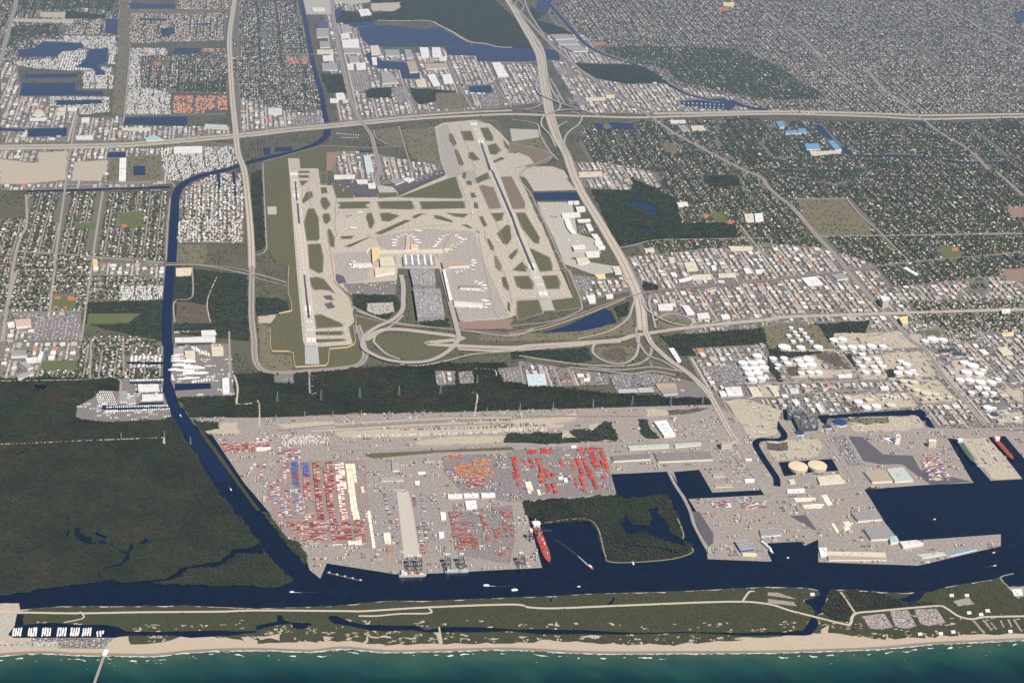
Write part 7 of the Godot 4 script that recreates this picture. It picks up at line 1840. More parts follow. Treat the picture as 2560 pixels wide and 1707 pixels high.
func add_ships() -> Array:
	var cargo := []
	for s in SHIPS:
		var a := Vector2(s[0], s[1])
		var b := Vector2(s[2], s[3])
		var L := a.distance_to(b)
		var w := clampf(L / 8.5, 9, s[4])
		var t := Node3D.new()
		var mid := (a + b) * 0.5
		t.position = Vector3(mid.x, ground(mid.x, mid.y), mid.y)
		t.rotation.y = atan2(-(b.x - a.x), -(b.y - a.y))
		put(t, "cargo_ship" if s[5] != "whiteship" else "excursion_ship", s[6], "ship", "ships in port")
		var kind: String = s[5]
		var hm := mat({"redship": "hullred", "green": "hullgreen", "grey": "hullgrey", "whiteship": "plane"}[kind])
		var fb := 9.0 if kind != "whiteship" else 4.0
		var h := start()
		prism(h, hull_outline(L, w), 0.2, fb, false)
		part(done(h), "hull", hm, t)
		var d := start()
		prism(d, grown(hull_outline(L, w), -0.6), fb - 1.2, fb - 0.8)
		part(done(d), "deck", mat({"redship": "deckred", "green": "hullgreen", "grey": "hullgrey", "whiteship": "plane"}[kind]), t)
		var br := start()
		if kind == "whiteship":
			box(br, Vector3(0, fb + 3, L * 0.05), Vector3(w * 0.8, 6, L * 0.7))
			box(br, Vector3(0, fb + 7, 0), Vector3(w * 0.65, 2.4, L * 0.5))
		else:
			box(br, Vector3(0, fb + 6, L * 0.38), Vector3(w * 0.85, 13, L * 0.09))
			box(br, Vector3(0, fb + 13.5, L * 0.37), Vector3(w * 1.05, 3, L * 0.05))
		part(done(br), "bridge", mat("white"), t)
		var fu := start()
		tube(fu, Vector3(0, fb + 4, L * 0.45), Vector3(0, fb + 17, L * 0.455), 2.6, 2.2, 10)
		part(done(fu), "funnel", mat("orange" if kind == "redship" else "bluet"), t)
		for k in 6:
			var z := lerpf(-L * 0.3, L * 0.26, k / 5.0)
			var ht := start()
			box(ht, Vector3(0, fb, z), Vector3(w * 0.7, 1.6, L * 0.075))
			if kind != "whiteship": part(done(ht), "hatch_cover", hm, t)
			if (s[6] as String).contains("container ship") or (s[6] as String).contains("cargo ship"):
				for q in range(-2, 3):
					if rng.randf() < 0.25: continue
					for lv in rng.randi_range(1, 2):
						var wp := t.transform * Vector3(q * 2.7, fb + 0.8 + lv * 2.6, z)
						cargo.append([Transform3D(Basis(Vector3.UP, t.rotation.y + PI / 2), wp), ["red", "bright", "cream", "orange"][rng.randi() % 4], "on the deck of the moored ship"])
		if kind != "whiteship":
			for z in [-L * 0.36, 0.06 * L]:
				var m := start()
				tube(m, Vector3(0, fb, z), Vector3(0, fb + 14, z), 0.6, 0.35, 6)
				part(done(m), "mast", mat("steel"), t)
	return cargo

func make_boat() -> Node3D:
	var t := Node3D.new()
	var L := 12.0
	var w := 4.0
	var h := start()
	prism(h, hull_outline(L, w), 0.1, 1.5)
	part(done(h), "hull", mat("plane"), t)
	var c := start()
	prism(c, PackedVector2Array([Vector2(-1.4, 3.5), Vector2(-1.4, -1.5), Vector2(-0.6, -3), Vector2(0.6, -3), Vector2(1.4, -1.5), Vector2(1.4, 3.5)]), 1.5, 2.9)
	part(done(c), "cabin", mat("white"), t)
	var g := start()
	box(g, Vector3(0, 2.4, -2.4), Vector3(1.6, 0.7, 0.9))
	part(done(g), "windscreen", mat("glass"), t)
	return t

func add_boats() -> void:
	var proto := make_boat()
	for b in MOVING_BOATS:
		var a := Vector2(b[0], b[1])
		var from := Vector2(b[2], b[3])
		var o: Node3D = proto.duplicate()
		o.position = Vector3(a.x, ground(a.x, a.y), a.y)
		o.rotation.y = atan2(-(a.x - from.x), -(a.y - from.y))
		var k: float = b[4] / 12.0
		o.scale = Vector3(k, k, k)
		if (b[5] as String).contains("red trim"): o.get_node("hull").material_override = mat("deckred")
		if (b[5] as String).contains("orange"): o.get_node("hull").material_override = mat("bluet"); o.get_node("cabin").material_override = mat("orange")
		put(o, "motor_boat", b[5], "boat", "boats under way or alone on the water")
		if a.distance_to(from) > 25:
			var side := (a - from).orthogonal().normalized()
			var p := PackedVector2Array()
			for q in 9:
				var f := q / 8.0
				p.append(a.lerp(from, f) + side * sin(f * 3.0) * a.distance_to(from) * 0.04)
			var wk := MeshInstance3D.new()
			wk.mesh = band(p, b[4] * 0.3, b[4] * 0.14, ground(a.x, a.y) + 0.25)
			wk.material_override = mat("wake")
			put(wk, "wake", "", "", "", "structure")
			var fr := MeshInstance3D.new()
			fr.mesh = band(p.slice(0, 4), b[4] * 0.22, b[4] * 0.1, ground(a.x, a.y) + 0.4)
			fr.material_override = mat("froth")
			put(fr, "wake_froth", "", "", "", "structure")
	var list := []
	for i in range(0, MOORED.size(), 4):
		list.append([Vector2(MOORED[i], MOORED[i + 1]), MOORED[i + 2], MOORED[i + 3]])
	list.sort_custom(func(a, b): return CAM_POS.distance_squared_to(Vector3(a[0].x, 0, a[0].y)) < CAM_POS.distance_squared_to(Vector3(b[0].x, 0, b[0].y)))
	var rest := []
	var rest_colors := []
	for i in list.size():
		var e = list[i]
		var k: float = e[1] / 12.0 * rng.randf_range(0.85, 1.15)
		var b := Basis(Vector3.UP, (0.0 if e[2] == 1 else PI / 2) + rng.randf_range(-0.08, 0.08) + (PI if rng.randf() < 0.5 else 0.0))
		b = b.scaled_local(Vector3(k * (0.55 if e[1] > 30 else 1.0), k * (0.7 if e[1] > 30 else 1.0), k))
		var at := Vector3(e[0].x + rng.randf_range(-0.8, 0.8), maxf(ground(e[0].x, e[0].y), 1.0), e[0].y + rng.randf_range(-1, 1))
		if i >= MOST:
			rest.append(Transform3D(b, at))
			rest_colors.append(Color(0.75, 0.75, 0.74))
			continue
		var o: Node3D = proto.duplicate()
		o.transform = Transform3D(b, at)
		var s := seen_at(at.x, at.z)
		var place := "in the lagoon marina behind the beach" if s.y > 0.8 else ("in the marina left of the canal" if s.x < 0.163 else ("in the shipyard right of the canal" if s.y > 0.4 else "in the river marina by the freeway"))
		var row := ""
		if place.begins_with("in the lagoon"):
			row = "at the %s dock " % ["first", "second", "third", "fourth", "fifth", "sixth", "last"][clampi(int((s.x * 9400.0 - 95.0) / 132.0), 0, 6)]
		elif place.begins_with("in the marina left"):
			row = "in the dry rows at the left end " if s.x < 0.112 and s.y < 0.594 else ("along the top basin " if s.y < 0.566 else ("between the white sheds " if s.y < 0.583 else ("below the lower white shed " if s.y < 0.592 else ("on the upper side of the long basin " if s.y < 0.601 else "on the lower side of the long basin "))))
		put(o, "moored_boat", "%s white boat %s%s" % ["large" if e[1] > 30 else "small", row if row else "moored ", "in the canal marina" if row and place.begins_with("in the marina") else place], "boat", "boats moored " + place)
	if rest.size():
		scatter("moored_boats_beyond", rest, rest_colors, boat_mesh(), instanced_material(0.5), "many small white boats moored along the river", "boats")
	proto.free()

func boat_mesh() -> ArrayMesh:
	var st := start()
	prism(st, hull_outline(12, 4), 0.1, 1.5)
	box(st, Vector3(0, 2.2, 1), Vector3(2.8, 1.4, 5))
	return done(st)

func add_dune_sand() -> void:
	# bare sand showing between the bushes of the dune ridge
	var shore := flat_points(SHORE)
	var id: int = KINDS.find("scrub") + 1
	var st := start()
	for k in 1500:
		var i := rng.randi_range(0, shore.size() - 2)
		var c := shore[i].lerp(shore[i + 1], rng.randf()) - Vector2(0, rng.randf_range(45, 175))
		if cls(c.x, c.y) != id or not in_view(c.x, 0, c.y) or tint.get_noise_2d(c.x * 3.0, c.y * 4.0) < 0.02: continue
		var y := ground(c.x, c.y) + 0.06 + rng.randf() * 0.05
		var ring := []
		var len := rng.randf_range(3, 12)
		var wid := rng.randf_range(2, 7)
		for q in 10:
			var a := TAU * q / 10
			ring.append(Vector3(c.x + cos(a) * len * rng.randf_range(0.6, 1.1), y, c.y + sin(a) * wid * rng.randf_range(0.5, 1.2)))
		for q in 10:
			for v in [Vector3(c.x, y, c.y), ring[q], ring[(q + 1) % 10]]: st.add_vertex(v)
	var o := MeshInstance3D.new()
	o.mesh = done(st)
	o.material_override = mat("sand")
	put(o, "dune_sand", "", "", "", "structure")

func add_dolphins() -> void:
	var j := ["nearest the point", "second from the point", "third from the point", "fourth from the point", "outermost"]
	for i in 5:
		var c := Vector2(DOLPHINS[0], DOLPHINS[1]).lerp(Vector2(DOLPHINS[2], DOLPHINS[3]), i / 4.0)
		var t := Node3D.new()
		t.position = Vector3(c.x, ground(c.x, c.y), c.y)
		put(t, "mooring_dolphin", "round concrete mooring dolphin %s on the walkway into the channel" % j[i], "mooring", "mooring dolphins off the point")
		var cap := start()
		tube(cap, Vector3(0, 2.0, 0), Vector3(0, 3.4, 0), 5.0, 5.0, 14)
		part(done(cap), "cap", mat("portpale"), t)
		for k in 4:
			var st := start()
			tube(st, Vector3(cos(k * 1.57) * 3.4, -1, sin(k * 1.57) * 3.4), Vector3(cos(k * 1.57) * 2.8, 2.2, sin(k * 1.57) * 2.8), 0.6, 0.6, 6)
			part(done(st), "pile", mat("steel"), t)

func add_pylons() -> void:
	for i in PYLONS.size():
		var q = PYLONS[i]
		var h: float = q[2]
		var t := Node3D.new()
		t.position = Vector3(q[0], ground(q[0], q[1]), q[1])
		var s := seen_at(q[0], q[1])
		put(t, "power_pylon", "%s steel power pylon %s" % ["tall" if h > 40 else "slim", "standing in the dark mangrove belt" if h > 40 and s.x < 0.5 else ("on the reddish strip beside the rail yard" if h < 31 else ("in the mangrove beside the canal" if h < 40 else "near the right end of the mangrove belt"))], "pylon", "power pylons")
		for sx in [-1, 1]:
			for sz in [-1, 1]:
				var l := start()
				tube(l, Vector3(sx * h * 0.09, 0, sz * h * 0.09), Vector3(sx * 0.5, h, sz * 0.5), 0.55, 0.4, 4)
				part(done(l), "leg", mat("steel"), t)
		for k in 3:
			var y := h * (0.72 + 0.12 * k)
			var a := start()
			box(a, Vector3(0, y, 0), Vector3(1.0, 0.8, h * (0.34 - 0.06 * k)))
			part(done(a), "crossarm", mat("steel"), t)
		var br := start()
		for k in 6:
			var f0 := k / 6.0
			var f1 := (k + 1) / 6.0
			for sz in [-1, 1]:
				var w0 := lerpf(h * 0.09, 0.5, f0)
				var w1 := lerpf(h * 0.09, 0.5, f1)
				tube(br, Vector3(-w0, h * f0, sz * w0), Vector3(w1, h * f1, sz * w1), 0.22, 0.22, 3)
				tube(br, Vector3(w0, h * f0, sz * w0), Vector3(-w1, h * f1, sz * w1), 0.22, 0.22, 3)
		part(done(br), "bracing", mat("steel"), t)

func add_pier() -> void:
	var p := flat_points(PIER)
	var t := Node3D.new()
	put(t, "fishing_pier", "narrow fishing pier running from the beach into the sea", "pier")
	var q := PackedVector2Array([p[0], p[1], p[2], p[3]])
	part(band(q, 8, 8, 7.0, 0.0, 0.8), "deck", mat("planks"), t)
	for k in 40:
		var f := k / 39.0
		var c := p[1].lerp(p[3], f)
		var d := (p[3] - p[1]).orthogonal().normalized() * 3.0
		var st := start()
		tube(st, Vector3(c.x + d.x, -1, c.y + d.y), Vector3(c.x + d.x, 6.4, c.y + d.y), 0.4, 0.4, 5)
		tube(st, Vector3(c.x - d.x, -1, c.y - d.y), Vector3(c.x - d.x, 6.4, c.y - d.y), 0.4, 0.4, 5)
		part(done(st), "post_pair", mat("bark"), t)
	for s in [-1, 1]:
		var r := PackedVector2Array()
		for v in q: r.append(v + (p[3] - p[1]).orthogonal().normalized() * 3.8 * s)
		part(band(r, 0.3, 0.3, 8.1, 0.0, 0.9), "railing", mat("white"), t)
	var h := Node3D.new()
	var c := p[0].lerp(p[1], 0.45)
	h.position = Vector3(c.x, 7.0, c.y)
	h.rotation.y = atan2(p[1].x - p[0].x, p[1].y - p[0].y)
	put(h, "pier_house", "pale restaurant building at the beach end of the pier", "building")
	var w := start()
	box(w, Vector3(0, 2.2, 0), Vector3(14, 4.4, 30))
	part(done(w), "wall", mat("wallw"), h)
	var rf := start()
	box(rf, Vector3(0, 4.8, 0), Vector3(16, 0.8, 32))
	part(done(rf), "roof", mat("white"), h)

func add_walls() -> void:
	for w in RETAINING_WALLS:
		var p := flat_points(w[1])
		var t := Node3D.new()
		put(t, "retaining_wall", w[0], "wall")
		for i in p.size() - 1:
			var a := p[i]
			var b := p[i + 1]
			var st := start()
			var c := (a + b) * 0.5
			box(st, Vector3(c.x, 4.0, c.y), Vector3(2.0, 7.4, a.distance_to(b) + 1.0), atan2(b.x - a.x, b.y - a.y))
			part(done(st), "wall_panel", mat("retain"), t)

# ------------------------------------------------------------------ scattered kinds
func scatter(called: String, xf: Array, colors: Array, mesh: Mesh, m: Material, label: String, category: String) -> void:
	if xf.is_empty(): return
	var mm := MultiMesh.new()
	mm.transform_format = MultiMesh.TRANSFORM_3D
	mm.use_colors = true
	mm.mesh = mesh
	mm.instance_count = xf.size()
	for i in xf.size():
		mm.set_instance_transform(i, xf[i])
		mm.set_instance_color(i, colors[i])
	var o := MultiMeshInstance3D.new()
	o.multimesh = mm
	if m: o.material_override = m
	put(o, called, label, category, "", "stuff")
	print(called, " ", xf.size())

func nearest(list: Array) -> void:
	list.sort_custom(func(a, b): return CAM_POS.distance_squared_to(a[0].origin) < CAM_POS.distance_squared_to(b[0].origin))

func district(x: float, z: float) -> String:
	var s := seen_at(x, z)
	if s.y > 0.8: return "on the barrier island"
	if s.x < 0.17: return "beside the upper left lakes" if s.y < 0.27 else "in the streets left of the straight canal"
	if s.x < 0.26: return "between the wide highway and the canal bend" if s.y > 0.2 else "in the upper left streets"
	if s.y > 0.6: return "in the port"
	if s.x < 0.5: return "near the left side of the airport"
	if s.y < 0.17: return "in the far streets beyond the freeway"
	if s.y < 0.37: return "in the wooded streets right of the expressway"
	if s.y < 0.47: return "in the industrial blocks right of the expressway"
	return "around the tank farm"

func container_mesh() -> ArrayMesh:
	var st := start()
	box(st, Vector3(0, 1.3, 0), Vector3(12.0, 2.45, 2.3))
	for sx in [-1, 1]:
		for sz in [-1, 1]:
			box(st, Vector3(sx * 6.0, 1.3, sz * 1.15), Vector3(0.22, 2.6, 0.22))
	for y in [0.1, 2.52]:
		for sz in [-1, 1]: box(st, Vector3(0, y, sz * 1.15), Vector3(11.8, 0.18, 0.2))
		for sx in [-1, 1]: box(st, Vector3(sx * 6.0, y, 0), Vector3(0.2, 0.18, 2.1))
	return done(st)

func add_containers(extra: Array) -> void:
	var pal := {"red": [[0.24, 0.065, 0.06], [0.29, 0.085, 0.075], [0.2, 0.055, 0.055], [0.42, 0.24, 0.2], [0.5, 0.45, 0.4]], "bluered": [[0.05, 0.11, 0.32], [0.08, 0.18, 0.42], [0.3, 0.06, 0.05]],
		"redwhite": [[0.34, 0.08, 0.06], [0.75, 0.72, 0.66], [0.72, 0.7, 0.66]], "cream": [[0.74, 0.69, 0.54], [0.78, 0.75, 0.68], [0.66, 0.6, 0.44]], "creammix": [[0.74, 0.7, 0.56], [0.6, 0.57, 0.5], [0.3, 0.28, 0.28], [0.72, 0.72, 0.7]],
		"orange": [[0.46, 0.20, 0.09], [0.40, 0.16, 0.09], [0.48, 0.27, 0.14], [0.32, 0.12, 0.08], [0.3, 0.26, 0.24]], "bright": [[0.50, 0.07, 0.05], [0.42, 0.06, 0.05], [0.55, 0.12, 0.07], [0.33, 0.08, 0.07]], "brick": [[0.28, 0.09, 0.08], [0.24, 0.08, 0.07], [0.32, 0.14, 0.12], [0.3, 0.26, 0.26]],
		"mix": [[0.3, 0.06, 0.05], [0.07, 0.13, 0.32], [0.7, 0.68, 0.62], [0.25, 0.25, 0.27], [0.45, 0.3, 0.2]], "mixlow": [[0.08, 0.09, 0.16], [0.3, 0.1, 0.08], [0.6, 0.58, 0.52], [0.2, 0.18, 0.18]]}
	var word := {"red": "dark red", "bluered": "blue or red", "redwhite": "white or red", "cream": "cream", "creammix": "pale", "orange": "orange", "bright": "bright red", "brick": "brick red", "mix": "coloured", "mixlow": "dull coloured"}
	var list := []
	for e in extra:
		var c = pal[e[1]]
		list.append([e[0], c[rng.randi() % c.size()], e[1], e[2]])
	for r in CONTAINER_ROWS:
		var p := flat_points(r[2])
		var c = pal[r[0]]
		var bb := Rect2(p[0], Vector2.ZERO)
		for v in p: bb = bb.expand(v)
		var tall := bb.size.y > bb.size.x * 1.3
		var long := bb.size.x > bb.size.y * 1.3
		var z := bb.position.y + 1.5
		var dx := 13.2
		var dz := 2.9
		var yard: bool = r[0] == "mixlow" or r[0] == "creammix"
		if long and yard:
			dx = 4.2
			dz = 16.0
		var s := seen_at(bb.get_center().x, bb.get_center().y)
		var place := "beside the rail yard tracks" if yard else ("in the long upright rows of the container yard" if tall and s.x < 0.42 else ("in the short cross rows near the point" if s.x < 0.45 and s.y > 0.76 else ("in the red stacks right of the container yard" if r[0] == "bright" else ("on the upper left of the container yard" if s.x < 0.4 else "in the middle of the container yard"))))
		if s.x > 0.68: place = "on the quays of the right hand port"
		while z < bb.end.y:
			var x := bb.position.x + dx * 0.5
			var gap := 0
			while x < bb.end.x:
				if Geometry2D.is_point_in_polygon(Vector2(x, z), p) and rng.randf() < (0.7 if yard else (0.62 if r[0] in ["bright", "orange", "brick", "mix"] else 0.9)):
					var stack := 1 + int(rng.randf() * r[1])
					var y := ground(x, z)
					var colr = c[rng.randi() % c.size()]
					for k in stack:
						if k and rng.randf() < 0.4: colr = c[rng.randi() % c.size()]
						var b := Basis(Vector3.UP, PI / 2 if long and yard else 0.0)
						list.append([Transform3D(b, Vector3(x + rng.randf_range(-0.3, 0.3), y + k * 2.62, z)), colr, r[0], place])
				x += dx
				gap += 1
				if not yard and gap % 6 == 0 and bb.size.x > 130: x += 9.0
			z += dz
			if rng.randf() < 0.06 and not yard: z += 3.0
	nearest(list)
	var mesh := container_mesh()
	var rest := []
	var rc := []
	for i in list.size():
		var e = list[i]
		if i < MOST:
			var o := MeshInstance3D.new()
			o.mesh = mesh
			o.transform = e[0]
			o.material_override = flat(e[1][0], e[1][1], e[1][2], 0.6)
			put(o, "shipping_container", "%s shipping container %s" % [word[e[2]], e[3]], "container", "shipping containers " + e[3])
		else:
			rest.append(e[0])
			var k := rng.randf_range(0.85, 1.15)
			rc.append(Color(e[1][0] * k, e[1][1] * k, e[1][2] * k))
	scatter("container_stacks", rest, rc, mesh, instanced_material(0.6), "thousands of stacked red, white and orange shipping containers", "containers")

func car_mesh() -> ArrayMesh:
	var st := start()
	box(st, Vector3(0, 0.65, 0), Vector3(1.8, 0.7, 4.5))
	var a := PackedVector2Array([Vector2(-0.8, -1.1), Vector2(0.8, -1.1), Vector2(0.8, 1.6), Vector2(-0.8, 1.6)])
	prism(st, a, 1.0, 1.5)
	for sx in [-0.85, 0.85]:
		for z in [-1.4, 1.4]: tube(st, Vector3(sx - 0.1, 0.32, z), Vector3(sx + 0.1, 0.32, z), 0.32, 0.32, 6)
	return done(st)

const CAR_COLORS := [[0.7, 0.7, 0.7], [0.55, 0.56, 0.58], [0.06, 0.06, 0.07], [0.25, 0.26, 0.28], [0.17, 0.05, 0.05], [0.06, 0.075, 0.13], [0.5, 0.48, 0.43]]
var cars := []

func car_at(x: float, y: float, z: float, turn: float, place: String) -> void:
	cars.append([Transform3D(Basis(Vector3.UP, turn), Vector3(x, y, z)), rng.randi() % CAR_COLORS.size(), place])

func add_cars() -> void:
	for p0 in CAR_PARKS:
		var p := flat_points(p0)
		fill_car_park(p, -1.0)
	for b in BUILDINGS:
		if b[0] == "parking_garage":
			fill_car_park(grown(flat_points(b[6]), -3.0), b[3] + 0.7)
	# traffic on the main roads
	for s in SHEETS:
		if s.size() == 5 and (s[0] == "highway" or s[0] == "road") and s[2] >= 14:
			var p := bez(flat_points(s[4]))
			for i in p.size() - 1:
				var t := (p[i + 1] - p[i])
				for q in int(t.length() / 32.0) + 1:
					if rng.randf() < 0.9:
						var at: Vector2 = p[i] + t * rng.randf() + t.orthogonal().normalized() * rng.randf_range(0.12, 0.38) * s[2] * (1 if rng.randf() < 0.5 else -1)
						if in_view(at.x, 0, at.y):
							car_at(at.x, s[1] * STEP + 0.1 + s[3] * 0.5, at.y, atan2(t.x, t.y), "driving on the " + ("highway" if s[0] == "highway" else "road"))
	nearest(cars)
	var mesh := car_mesh()
	var rest := []
	var rc := []
	var names := ["white", "silver", "black", "grey", "red", "blue", "beige"]
	for i in cars.size():
		var e = cars[i]
		var c = CAR_COLORS[e[1]]
		if i < MOST:
			var o := MeshInstance3D.new()
			o.mesh = mesh
			o.transform = e[0]
			o.material_override = flat(c[0], c[1], c[2], 0.4)
			put(o, "car", "%s car %s" % [names[e[1]], e[2]], "car", "cars " + e[2])
		else:
			rest.append(e[0])
			rc.append(Color(c[0], c[1], c[2]))
	scatter("car_mass", rest, rc, mesh, instanced_material(0.4), "thousands of cars parked in lots and driving far off", "cars")

func fill_car_park(p: PackedVector2Array, y: float) -> void:
	var bb := Rect2(p[0], Vector2.ZERO)
	for v in p: bb = bb.expand(v)
	var x := bb.position.x + 3.0
	var row := 0
	var c := bb.get_center()
	var place := "parked " + ("in the beach lots behind the dunes" if seen_at(c.x, c.y).y > 0.8 else ("on a garage roof inside the terminal loop" if y > 0 else district(c.x, c.y)))
	while x < bb.end.x:
		var z := bb.position.y + 1.5
		while z < bb.end.y:
			if rng.randf() < 0.6 and Geometry2D.is_point_in_polygon(Vector2(x, z), p):
				car_at(x, (y if y > 0 else ground(x, z)), z, PI / 2 + (PI if rng.randf() < 0.5 else 0.0), place)
			z += 2.9
		row += 1
		x += 5.4 if row % 2 else 12.5

# ------------------------------------------------------------------ city
const ROOFS := [[0.64, 0.64, 0.62], [0.55, 0.55, 0.54], [0.34, 0.33, 0.33], [0.46, 0.37, 0.29], [0.44, 0.17, 0.10], [0.20, 0.15, 0.13], [0.52, 0.40, 0.35], [0.60, 0.16, 0.07]]
const ROOF_WORDS := ["white", "pale grey", "grey", "tan", "terracotta", "brown", "pinkish", "orange red"]
# kind: [street runs east-west, lot width, lot depth, street width, house size, trees per lot, roof weights]
const TOWN := {
	"res_north": [true, 19, 30, 9, 12.5, 2.5, [10, 22, 26, 18, 6, 16, 2, 0]], "res_wood": [true, 21, 33, 8, 13, 7.2, [20, 22, 20, 14, 8, 14, 2, 0]], "res_mid": [true, 19, 29, 9, 12.5, 3.4, [20, 20, 20, 15, 9, 14, 2, 0]],
	"res_forest": [true, 27, 38, 7, 13.5, 13.0, [14, 22, 22, 16, 10, 14, 2, 0]],
	"res_grey": [false, 17, 26, 9, 11.5, 3.0, [20, 28, 24, 14, 4, 8, 2, 0]], "res_pink": [false, 13, 21, 9, 11, 1.2, [10, 10, 12, 20, 6, 10, 32, 0]], "res_dense": [false, 15, 20, 8, 13, 0.9, [48, 18, 10, 8, 12, 4, 0, 0]],
	"white": [false, 9.5, 14.5, 7, 10.5, 0.25, [88, 10, 2, 0, 0, 0, 0, 0]], "red": [false, 16, 22, 8, 15, 0.8, [0, 0, 0, 0, 20, 0, 0, 80]],
}

var houses := []
var trees := []
var bushes := []

func tree_at(x: float, z: float, size: float, low := false) -> void:
	var b := Basis(Vector3.UP, rng.randf() * TAU).scaled(Vector3(size, size * rng.randf_range(0.8, 1.15), size))
	var k := tint.get_noise_2d(x, z)
	var v := rng.randf_range(0.7, 1.3)
	var c := Color(0.036 + 0.014 * k, 0.055 + 0.008 * k, 0.028) * v
	if low: c = Color(0.062 + 0.022 * k, 0.075 + 0.012 * k, 0.03) * v
	trees.append([Transform3D(b, Vector3(x, ground(x, z), z)), c])

func pick(w: Array) -> int:
	var s := 0
	for v in w: s += v
	var r := rng.randi() % s
	for i in w.size():
		r -= w[i]
		if r < 0: return i
	return 0

func build_town() -> void:
	for kind in TOWN:
		var id: int = KINDS.find(kind) + 1
		var q = TOWN[kind]
		for pass_ in 2:
			build_quarter(kind, id, q, pass_ == 0)
	finish_town()

func block_turn(x: float, z: float, share: float) -> bool:
	# streets of one neighbourhood run the same way
	var i := int(floor(x / 420.0))
	var j := int(floor(z / 520.0))
	return float(hash(Vector2i(i, j)) % 1000) / 1000.0 < share

func build_quarter(kind: String, id: int, q: Array, ew: bool) -> void:
		var share := 0.72 if q[0] else 0.2
		var lot: float = q[1]
		var depth: float = q[2]
		var way: float = q[3]
		var pitch := depth * 2 + way
		var st := start()
		var streets := 0
		var u0 := -3400.0 if ew else -7000.0
		var u1 := 6100.0 if ew else 1200.0
		var v0 := -7000.0 if ew else -3400.0
		var v1 := 1200.0 if ew else 6100.0
		var u := u0
		while u < u1:
			var run := NAN
			var v := v0
			var k := 0
			while v < v1:
				var sx := u if ew else v
				var sz := v if ew else u
				var here := cls(sx, sz) == id and block_turn(sx, sz, share) == ew and in_view(sx, 0, sz, 1.1)
				if here and is_nan(run): run = v
				if (not here or v + lot >= v1) and not is_nan(run):
					if v - run > 20:
						var c := (run + v - lot) * 0.5
						var y := ground(u if ew else c, c if ew else u) + 0.1
						var s := Vector3(way * 0.7, 0, (v - run) * 0.5) if ew else Vector3((v - run) * 0.5, 0, way * 0.7)
						s.x *= 0.5 if ew else 1.0
						s.z *= 1.0 if ew else 0.5
						var o := Vector3(u if ew else c, y, c if ew else u)
						quad(st, o + Vector3(-s.x, 0, -s.z), o + Vector3(s.x, 0, -s.z), o + Vector3(s.x, 0, s.z), o + Vector3(-s.x, 0, s.z))
						streets += 1
					run = NAN
				if here:
					k += 1
					for side in [-1, 1]:
						var hu: float = u + side * (way * 0.5 + depth * 0.42) + rng.randf_range(-0.14, 0.14) * depth
						var hv := v + rng.randf_range(-0.28, 0.28) * lot
						var hx := hu if ew else hv
						var hz := hv if ew else hu
						if cls(hx, hz) != id: continue
						if cls(hx - 8, hz) >= 200 or cls(hx + 8, hz) >= 200: continue
						if rng.randf() < (0.86 if kind != "white" else 0.95) and k % 9 != 0:
							var r := pick(q[6])
							var size: float = q[4] * rng.randf_range(0.85, 1.2)
							var turn := (0.0 if rng.randf() < 0.6 else PI / 2) if kind != "white" else (0.0 if not ew else PI / 2)
							var sc := Vector3(size / 12.0, rng.randf_range(0.85, 1.25), size / 12.0 * rng.randf_range(0.75, 1.05))
							if rng.randf() < 0.05 and kind != "white": sc *= Vector3(1.7, 1.4, 1.3)
							if kind == "white": sc = Vector3(0.55, 0.8, 1.15) * rng.randf_range(0.9, 1.1)
							houses.append([Transform3D(Basis(Vector3.UP, turn).scaled_local(sc), Vector3(hx, ground(hx, hz), hz)), r])
						var nt: int = int(q[5]) + (1 if rng.randf() < fmod(q[5], 1.0) else 0)
						if tint.get_noise_2d(hx * 2.0, hz * 2.0) > 0.15: nt = int(nt * 1.7)
						for t in nt:
							var tu: float = u + side * (way * 0.5 + rng.randf() * depth)
							var tv := v + rng.randf_range(-0.5, 0.5) * lot
							if cls(tu if ew else tv, tv if ew else tu) != id: continue
							tree_at(tu if ew else tv, tv if ew else tu, rng.randf_range(0.6, 1.35) if rng.randf() < 0.85 else rng.randf_range(1.3, 1.8))
				v += lot
			u += pitch
		if streets:
			var o := MeshInstance3D.new()
			o.mesh = done(st)
			o.material_override = mat("street")
			put(o, "residential_street", "", "", "", "structure")

